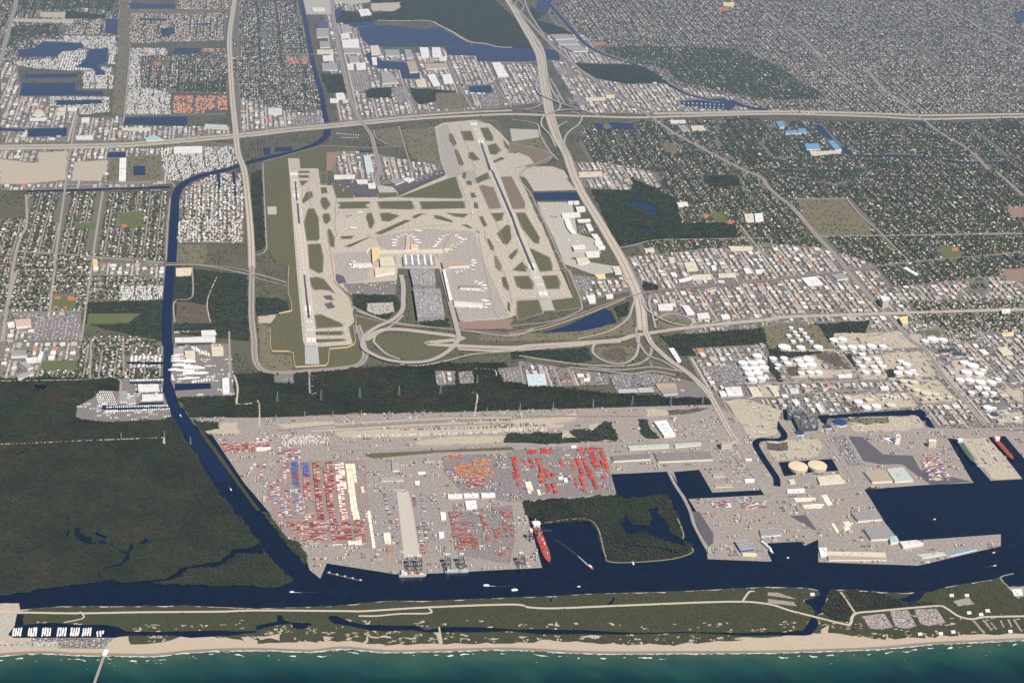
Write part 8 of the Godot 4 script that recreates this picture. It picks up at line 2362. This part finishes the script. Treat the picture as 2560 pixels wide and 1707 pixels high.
func finish_town() -> void:
	nearest(houses)
	var wall := start()
	box(wall, Vector3(0, 1.6, 0), Vector3(11, 3.2, 9))
	var wall_mesh := done(wall)
	var roof := start()
	var e := [Vector3(-6, 3.2, -5), Vector3(6, 3.2, -5), Vector3(6, 3.2, 5), Vector3(-6, 3.2, 5)]
	var r0 := Vector3(-2.2, 5.2, 0)
	var r1 := Vector3(2.2, 5.2, 0)
	quad(roof, e[0], e[1], r1, r0)
	quad(roof, e[2], e[3], r0, r1)
	for t in [[e[1], e[2], r1], [e[3], e[0], r0]]:
		for v in t: roof.add_vertex(v)
	quad(roof, e[0], e[3], e[2], e[1])
	var roof_mesh := done(roof)
	var whole := ArrayMesh.new()
	whole.add_surface_from_arrays(Mesh.PRIMITIVE_TRIANGLES, wall_mesh.surface_get_arrays(0))
	whole.add_surface_from_arrays(Mesh.PRIMITIVE_TRIANGLES, roof_mesh.surface_get_arrays(0))
	whole.surface_set_material(0, flat(0.55, 0.52, 0.46))
	whole.surface_set_material(1, instanced_material())
	var rest := []
	var rc := []
	for i in houses.size():
		var h = houses[i]
		var c = ROOFS[h[1]]
		if i < MOST:
			var o := Node3D.new()
			o.transform = h[0]
			var place := district(h[0].origin.x, h[0].origin.z)
			put(o, "house", "small house with a %s hipped roof %s" % [ROOF_WORDS[h[1]], place], "house", "small houses " + place)
			part(wall_mesh, "wall", flat(0.55, 0.52, 0.46), o)
			part(roof_mesh, "roof", flat(c[0], c[1], c[2]), o)
		else:
			rest.append(h[0])
			var k := rng.randf_range(0.8, 1.15)
			rc.append(Color(c[0] * k, c[1] * k, c[2] * k))
	scatter("city_houses", rest, rc, whole, null, "thousands of small houses filling the city streets", "houses")

var sheds := []

func build_industry() -> void:
	var id: int = KINDS.find("ind") + 1
	var x := -3400.0
	var col := 0
	var lanes := start()
	while x < 6100.0:
		var x0 := x
		var z := -7000.0
		while z < 1200.0:
			if cls(x, z) == id and in_view(x, 0, z, 1.1):
				var w := rng.randf_range(10, 27) * (1.35 if rng.randf() < 0.15 else 1.0)
				var d := rng.randf_range(14, 36) * (1.4 if rng.randf() < 0.15 else 1.0)
				x += rng.randf_range(-3, 3)
				var ok := true
				for k in [Vector2(-1, -1), Vector2(1, -1), Vector2(1, 1), Vector2(-1, 1), Vector2(0, 1), Vector2(0, -1)]:
					if cls(x + k.x * w * 0.55, z + k.y * d * 0.55) != id: ok = false
				if ok and rng.randf() < 0.9:
					var h := rng.randf_range(5, 9)
					var r := pick([13, 25, 32, 16, 3, 9, 2, 0])
					sheds.append([Transform3D(Basis().scaled(Vector3(w, h, d)), Vector3(x, ground(x, z), z)), r])
				var n := rng.randi_range(3, 10)
				for k in n:
					var cx := x + rng.randf_range(-26, 26)
					var cz := z + (d * 0.5 + 5) * (1 if k % 2 else -1) + rng.randf_range(-2, 2)
					if cls(cx, cz) == id: car_at(cx, ground(cx, cz), cz, 0.0 if rng.randf() < 0.7 else PI / 2, "parked " + district(cx, cz))
				for k in rng.randi_range(3, 13):
					var cx := x + rng.randf_range(-22, 22)
					var cz := z + rng.randf_range(-27, 27)
					if cls(cx, cz) == id and (absf(cx - x) > w * 0.5 or absf(cz - z) > d * 0.5): tree_at(cx, cz, rng.randf_range(0.5, 0.9))
			x = x0
			z += 47.0
		if col % 3 == 0:
			var zz := -7000.0
			while zz < 1200.0:
				if cls(x0 - 25, zz) == id and cls(x0 - 25, zz + 24) == id and in_view(x0, 0, zz, 1.1):
					var y := maxf(ground(x0 - 25, zz), ground(x0 - 25, zz + 24)) + 0.08
					quad(lanes, Vector3(x0 - 30, y, zz), Vector3(x0 - 20, y, zz), Vector3(x0 - 20, y, zz + 24), Vector3(x0 - 30, y, zz + 24))
				zz += 24.0
		col += 1
		x = x0 + (36.0 if col % 3 else 50.0)
	var lo := MeshInstance3D.new()
	lo.mesh = done(lanes)
	lo.material_override = mat("highway")
	put(lo, "industrial_street", "", "", "", "structure")
	nearest(sheds)
	var wall := start()
	box(wall, Vector3(0, 0.46, 0), Vector3(0.98, 0.92, 0.98))
	var wm := done(wall)
	var roof := start()
	for s in [-1, 1]:
		quad(roof, Vector3(s * 0.5, 0.92, -0.5), Vector3(s * 0.5, 0.92, 0.5), Vector3(0, 1.04, 0.5), Vector3(0, 1.04, -0.5))
		for v in [Vector3(0.5, 0.92, s * 0.5), Vector3(-0.5, 0.92, s * 0.5), Vector3(0, 1.04, s * 0.5)]: roof.add_vertex(v)
	for q in [Vector3(-0.2, 1.03, 0.2), Vector3(0.22, 1.02, -0.25), Vector3(0.1, 1.04, 0.3)]: box(roof, q, Vector3(0.1, 0.16, 0.08))
	var rm := done(roof)
	var whole := ArrayMesh.new()
	whole.add_surface_from_arrays(Mesh.PRIMITIVE_TRIANGLES, wm.surface_get_arrays(0))
	whole.add_surface_from_arrays(Mesh.PRIMITIVE_TRIANGLES, rm.surface_get_arrays(0))
	whole.surface_set_material(0, flat(0.5, 0.47, 0.42))
	whole.surface_set_material(1, instanced_material())
	var rest := []
	var rc := []
	for i in sheds.size():
		var h = sheds[i]
		var c = ROOFS[h[1]]
		if i < MOST:
			var o := Node3D.new()
			o.transform = h[0]
			var place := district(h[0].origin.x, h[0].origin.z)
			put(o, "workshop", "low workshop with a %s roof %s" % [ROOF_WORDS[h[1]], place], "workshop", "workshops " + place)
			part(wm, "wall", flat(0.5, 0.47, 0.42), o)
			part(rm, "roof", flat(c[0], c[1], c[2]), o)
		else:
			rest.append(h[0])
			rc.append(Color(c[0], c[1], c[2]))
	scatter("workshop_blocks", rest, rc, whole, null, "hundreds of low workshops in the far industrial blocks", "workshops")

func add_yard_trailers() -> void:
	var list := []
	for k in [["port", 0.5], ["port_dark", 0.6], ["port_red", 0.5], ["portgrey", 0.7], ["marina", 0.9], ["asphalt", 0.5]]:
		var id: int = KINDS.find(k[0]) + 1
		var z := -700.0
		while z < 2100.0:
			var x := -2600.0
			while x < 3200.0:
				if rng.randf() < 0.5 or cls(x, z) != id or not in_view(x, 0, z) or tint.get_noise_2d(x * 3.0, z * 3.0) < 0.12 - k[1] * 0.25:
					x += 30.0
					continue
				var turn := PI / 2 if k[0] != "marina" else rng.randf_range(1.2, 1.9)
				var run := rng.randi_range(4, 16)
				for q in run:
					if cls(x, z) == id and rng.randf() < 0.8: list.append([Transform3D(Basis(Vector3.UP, turn).scaled_local(Vector3(rng.randf_range(0.75, 1.1), 1, 1)), Vector3(x, ground(x, z), z)), k[0]])
					x += 3.7
				x += rng.randf_range(10, 40)
			z += 21.0
	nearest(list)
	var st := start()
	box(st, Vector3(0, 2.3, 0), Vector3(11.5, 2.6, 2.5))
	box(st, Vector3(0.5, 0.8, 0), Vector3(12.2, 0.3, 1.2))
	for x in [-4.2, -3.0, 4.6]:
		for s in [-1, 1]: tube(st, Vector3(x, 0.5, s * 0.8), Vector3(x, 0.5, s * 1.15), 0.5, 0.5, 6)
	var mesh := done(st)
	var cols := [[0.62, 0.6, 0.55], [0.34, 0.32, 0.31], [0.16, 0.16, 0.18], [0.5, 0.42, 0.3], [0.24, 0.1, 0.085], [0.7, 0.69, 0.66], [0.13, 0.15, 0.21]]
	var names := ["pale", "grey", "dark", "tan", "red", "white", "blue"]
	var rest := []
	var rc := []
	for i in list.size():
		var c := rng.randi() % cols.size()
		if list[i][1] == "marina": c = [5, 5, 5, 0, 1][rng.randi() % 5]
		if i < MOST:
			var o := MeshInstance3D.new()
			o.mesh = mesh
			o.transform = list[i][0]
			o.material_override = flat(cols[c][0], cols[c][1], cols[c][2], 0.6)
			var s := seen_at(list[i][0].origin.x, list[i][0].origin.z)
			var place := "on the right hand quays" if s.x > 0.65 else ("behind the ship cranes" if s.y > 0.78 else "in the container yard")
			put(o, "truck_trailer", "%s truck trailer parked %s" % [names[c], place], "trailer", "truck trailers " + place)
		else:
			rest.append(list[i][0])
			rc.append(Color(cols[c][0], cols[c][1], cols[c][2]))
	scatter("parked_trailers", rest, rc, mesh, instanced_material(0.6), "many trailers and machines parked over the port yards", "trailers")

func add_pipe_racks() -> void:
	var xf := []
	var rc := []
	var id: int = KINDS.find("dirt") + 1
	var ind: int = KINDS.find("ind") + 1
	for i in 4500:
		var x := rng.randf_range(900, 3300)
		var z := rng.randf_range(-500, 1300)
		var c := cls(x, z)
		if (c != id and c != ind) or not in_view(x, 0, z): continue
		var s := seen_at(x, z)
		if s.x < 0.7 or s.y < 0.46: continue
		var long := rng.randf_range(0.25, 1.3)
		xf.append(Transform3D(Basis(Vector3.UP, 0.0 if rng.randf() < 0.5 else PI / 2).scaled_local(Vector3(long, rng.randf_range(0.6, 1.8), rng.randf_range(0.8, 2.6) / maxf(long, 0.5))), Vector3(x, ground(x, z), z)))
		var v := rng.randf_range(0.12, 0.6)
		rc.append(Color(v, v * 0.97, v * 0.9))
	var st := start()
	for k in 4: tube(st, Vector3(-14, 1.6, k * 0.7 - 1.0), Vector3(14, 1.6, k * 0.7 - 1.0), 0.3, 0.3, 5)
	for k in 5: box(st, Vector3(k * 6.6 - 13.2, 0.8, 0), Vector3(0.5, 1.6, 3.2))
	scatter("pipe_racks", xf, rc, done(st), instanced_material(0.6), "low pipe racks and fittings spread over the tank farm", "pipes")

# ------------------------------------------------------------------ vegetation
func blob(st: SurfaceTool, c: Vector3, r: Vector3, seed_: int) -> void:
	var g := (1.0 + sqrt(5.0)) / 2.0
	var v := [Vector3(-1, g, 0), Vector3(1, g, 0), Vector3(-1, -g, 0), Vector3(1, -g, 0), Vector3(0, -1, g), Vector3(0, 1, g), Vector3(0, -1, -g), Vector3(0, 1, -g), Vector3(g, 0, -1), Vector3(g, 0, 1), Vector3(-g, 0, -1), Vector3(-g, 0, 1)]
	var rr := RandomNumberGenerator.new()
	rr.seed = seed_
	for i in 12: v[i] = c + v[i].normalized() * r * rr.randf_range(0.65, 1.25)
	for f in [[0, 11, 5], [0, 5, 1], [0, 1, 7], [0, 7, 10], [0, 10, 11], [1, 5, 9], [5, 11, 4], [11, 10, 2], [10, 7, 6], [7, 1, 8], [3, 9, 4], [3, 4, 2], [3, 2, 6], [3, 6, 8], [3, 8, 9], [4, 9, 5], [2, 4, 11], [6, 2, 10], [8, 6, 7], [9, 8, 1]]:
		for k in f: st.add_vertex(v[k])

func crown_mesh(s: int) -> ArrayMesh:
	var st := start()
	var rr := RandomNumberGenerator.new()
	rr.seed = s
	blob(st, Vector3(0, 5.2, 0), Vector3(2.6, 2.0, 2.6), s)
	for i in 6:
		var a := TAU * i / 6 + rr.randf() * 0.7
		var d := rr.randf_range(1.6, 2.9)
		blob(st, Vector3(cos(a) * d, rr.randf_range(3.6, 5.6), sin(a) * d), Vector3.ONE * rr.randf_range(1.1, 1.9), s * 31 + i)
	tube(st, Vector3(0, 0, 0), Vector3(0, 4, 0), 0.35, 0.2, 5, false)
	return done(st)

func canopy_mesh(s: int) -> ArrayMesh:
	var st := start()
	var rr := RandomNumberGenerator.new()
	rr.seed = s
	for i in 5:
		blob(st, Vector3(rr.randf_range(-3, 3), rr.randf_range(2.6, 4.2), rr.randf_range(-3, 3)), Vector3(rr.randf_range(2.0, 3.2), rr.randf_range(1.5, 2.4), rr.randf_range(2.0, 3.2)), s * 17 + i)
	return done(st)

func leafy_crown(s: int) -> ArrayMesh:
	var st := start()
	var rr := RandomNumberGenerator.new()
	rr.seed = s
	for i in 240:
		var a := rr.randf() * TAU
		var f := rr.randf_range(0.35, 1.0)
		var y := rr.randf_range(-1, 1)
		var c := Vector3(cos(a) * 4.0 * f * sqrt(1.0 - y * y * 0.8), 5.0 + y * 2.4, sin(a) * 4.0 * f * sqrt(1.0 - y * y * 0.8))
		var u := Vector3(rr.randf_range(-1, 1), rr.randf_range(-0.5, 0.5), rr.randf_range(-1, 1)).normalized() * rr.randf_range(0.5, 0.95)
		var w := u.cross(Vector3(rr.randf_range(-1, 1), 1, rr.randf_range(-1, 1))).normalized() * rr.randf_range(0.4, 0.8)
		quad(st, c - u, c + w, c + u, c - w)
	return done(st)

func build_woods() -> void:
	# dense woods: one crown every few metres on the land map
	var kinds := {"": [13.0, 0.75, 0.45, 1], "wood": [8.5, 1.0, 0.96, 1], "mangrove": [8.0, 0.9, 1.0, 2], "scrub": [6.5, 0.5, 0.62, 3], "scrubdry": [10.0, 0.55, 0.5, 3], "grass_dry": [15.0, 0.8, 0.28, 1], "air_grass": [90.0, 0.5, 0.1, 3], "grass_green": [40.0, 0.8, 0.2, 1]}
	var wood := [[], [], []]
	var wood_c := [[], [], []]
	var fine := FastNoiseLite.new()
	fine.seed = 9
	fine.frequency = 0.012
	for k in kinds:
		var id: int = KINDS.find(k) + 1 if k != "" else 0
		var q = kinds[k]
		var x := -3400.0
		while x < 6100.0:
			var z := -7000.0
			while z < 2700.0:
				var px: float = x + rng.randf_range(-0.45, 0.45) * q[0]
				var pz: float = z + rng.randf_range(-0.45, 0.45) * q[0]
				z += q[0]
				if cls(px, pz) != id or not in_view(px, 0, pz): continue
				var n1 := tint.get_noise_2d(px, pz)
				var n2 := fine.get_noise_2d(px, pz)
				if k == "" and n1 + n2 * 0.6 < 0.0 and rng.randf() < 0.85: continue
				if rng.randf() > q[2] * (1.0 if q[3] != 3 else clampf(0.8 + n2 * 1.3, 0.2, 1.3)): continue
				if q[3] == 1 and q[2] < 0.9:
					tree_at(px, pz, rng.randf_range(0.6, 1.1))
					continue
				var s: float = q[1] * rng.randf_range(0.75, 1.25)
				var b := Basis(Vector3.UP, rng.randf() * TAU).scaled(Vector3(s, s * rng.randf_range(0.7, 1.6), s))
				var v := rng.randf_range(0.6, 1.45) * (1.0 + 0.5 * n2)
				var c := Color(0.025, 0.042, 0.025)
				if q[3] == 2: c = Color(0.019, 0.031, 0.012).lerp(Color(0.036, 0.028, 0.016), clampf(n1 * 1.6 - 0.25, 0, 0.8)).lerp(Color(0.010, 0.019, 0.011), clampf(-n1 * 2.0 + n2 * 0.8, 0, 1))
				elif q[3] == 3: c = Color(0.040, 0.050, 0.015).lerp(Color(0.06, 0.05, 0.025), clampf(n1 * 1.5, 0, 0.8))
				else: c = c.lerp(Color(0.034, 0.042, 0.022), clampf(n1 + n2 * 0.7, 0, 0.7))
				var which: int = 0 if q[3] == 1 else (1 if q[3] == 2 else 2)
				wood[which].append(Transform3D(b, Vector3(px, ground(px, pz) - 0.3, pz)))
				wood_c[which].append(c * v)
			x += q[0]
	scatter("woodland", wood[0], wood_c[0], canopy_mesh(3), instanced_material(0.95), "dark green woods between the built up areas", "woods")
	scatter("mangrove_forest", wood[1], wood_c[1], canopy_mesh(8), instanced_material(0.95), "dark olive mangrove forest along the waterways", "mangrove")
	scatter("dune_scrub", wood[2], wood_c[2], canopy_mesh(12), instanced_material(0.95), "low green scrub on the dunes and open ground", "scrub")

func add_trees() -> void:
	nearest(trees)
	var rest := [[], []]
	var rc := [[], []]
	var crowns := [leafy_crown(1), leafy_crown(2), leafy_crown(3)]
	var trunk := start()
	tube(trunk, Vector3.ZERO, Vector3(0, 3.4, 0), 0.38, 0.24, 6)
	for a in 4:
		tube(trunk, Vector3(0, 2.8, 0), Vector3(cos(a * 1.6) * 2.2, 5.0, sin(a * 1.6) * 2.2), 0.2, 0.07, 4)
	var trunk_mesh := done(trunk)
	for i in trees.size():
		var t = trees[i]
		if i < MOST:
			var o := Node3D.new()
			o.transform = t[0]
			var place := district(t[0].origin.x, t[0].origin.z)
			put(o, "shade_tree", "%s round crowned %s tree %s" % ["tall" if t[0].basis.y.length() > 1.15 else ("small" if t[0].basis.y.length() < 0.75 else "mid-sized"), "olive green" if t[1].r > 0.031 else "dark green", place], "tree", "trees " + place)
			part(trunk_mesh, "trunk", mat("bark"), o)
			part(crowns[i % 3], "crown", flat(snappedf(t[1].r, 0.008), snappedf(t[1].g, 0.008), 0.028, 0.95), o)
		else:
			rest[i % 2].append(t[0])
			rc[i % 2].append(t[1])
	scatter("city_trees", rest[0], rc[0], crown_mesh(21), instanced_material(0.95), "thousands of dark green trees among the houses", "trees")
	scatter("garden_trees", rest[1], rc[1], crown_mesh(22), instanced_material(0.95), "thousands of rounded trees along streets and yards", "trees")

# ------------------------------------------------------------------
func _ready() -> void:
	rng.seed = 20240611
	tint.seed = 3
	tint.frequency = 0.0032
	tint.fractal_octaves = 3

	var cam := Camera3D.new()
	cam.name = "camera"
	cam.fov = rad_to_deg(2.0 * atan(0.5 / FOCAL))
	cam.near = 5.0
	cam.far = 120000.0
	cam.transform = Transform3D(Basis(CAM_BASIS[0], CAM_BASIS[1], CAM_BASIS[2]), CAM_POS)
	add_child(cam)
	cam.current = true

	var sky := ProceduralSkyMaterial.new()
	sky.sky_top_color = Color(0.30, 0.43, 0.62)
	sky.sky_horizon_color = Color(0.66, 0.75, 0.84)
	sky.ground_horizon_color = Color(0.62, 0.68, 0.74)
	sky.ground_bottom_color = Color(0.30, 0.32, 0.32)
	sky.sun_angle_max = 0.0
	sky.energy_multiplier = 0.65
	var env := Environment.new()
	env.background_mode = Environment.BG_SKY
	env.sky = Sky.new()
	env.sky.sky_material = sky
	env.tonemap_mode = Environment.TONE_MAPPER_LINEAR
	env.tonemap_exposure = 1.35
	env.sdfgi_enabled = true
	env.ssao_enabled = true
	env.ssil_enabled = true
	env.fog_enabled = true
	env.fog_density = 0.0000065
	env.fog_light_color = Color(0.58, 0.68, 0.86)
	env.volumetric_fog_enabled = true
	env.volumetric_fog_density = 0.0
	var we := WorldEnvironment.new()
	we.name = "sky"
	we.environment = env
	add_child(we)

	var sun := DirectionalLight3D.new()
	sun.name = "sun"
	sun.light_energy = 1.6
	sun.light_color = Color(1.0, 0.955, 0.89)
	sun.light_angular_distance = 0.5
	sun.shadow_enabled = true
	add_child(sun)
	sun.look_at_from_position(Vector3.ZERO, Vector3(-0.28, -0.86, -0.62))

	# the hazier air that lies over the inland city
	var air := FogVolume.new()
	air.shape = RenderingServer.FOG_VOLUME_SHAPE_BOX
	air.size = Vector3(26000, 1000, 16000)
	air.position = Vector3(1000, 500, -9500)
	var air_mat := FogMaterial.new()
	air_mat.density = 0.00005
	air_mat.albedo = Color(0.68, 0.75, 0.86)
	air.material = air_mat
	put(air, "haze", "", "", "", "structure")

	var t0 := Time.get_ticks_msec()
	lay_ground()
	lay_sea()
	lay_runways()
	add_dune_sand()
	print("ground ", Time.get_ticks_msec() - t0)
	add_buildings()
	add_tanks()
	add_walls()
	add_pier()
	print("buildings ", Time.get_ticks_msec() - t0)
	add_aircraft()
	add_cranes()
	add_pylons()
	add_dolphins()
	var cargo := add_ships()
	add_containers(cargo)
	print("port ", Time.get_ticks_msec() - t0)
	build_town()
	build_industry()
	add_yard_trailers()
	add_pipe_racks()
	build_woods()
	add_boats()
	add_cars()
	add_trees()
	print("all ", Time.get_ticks_msec() - t0)
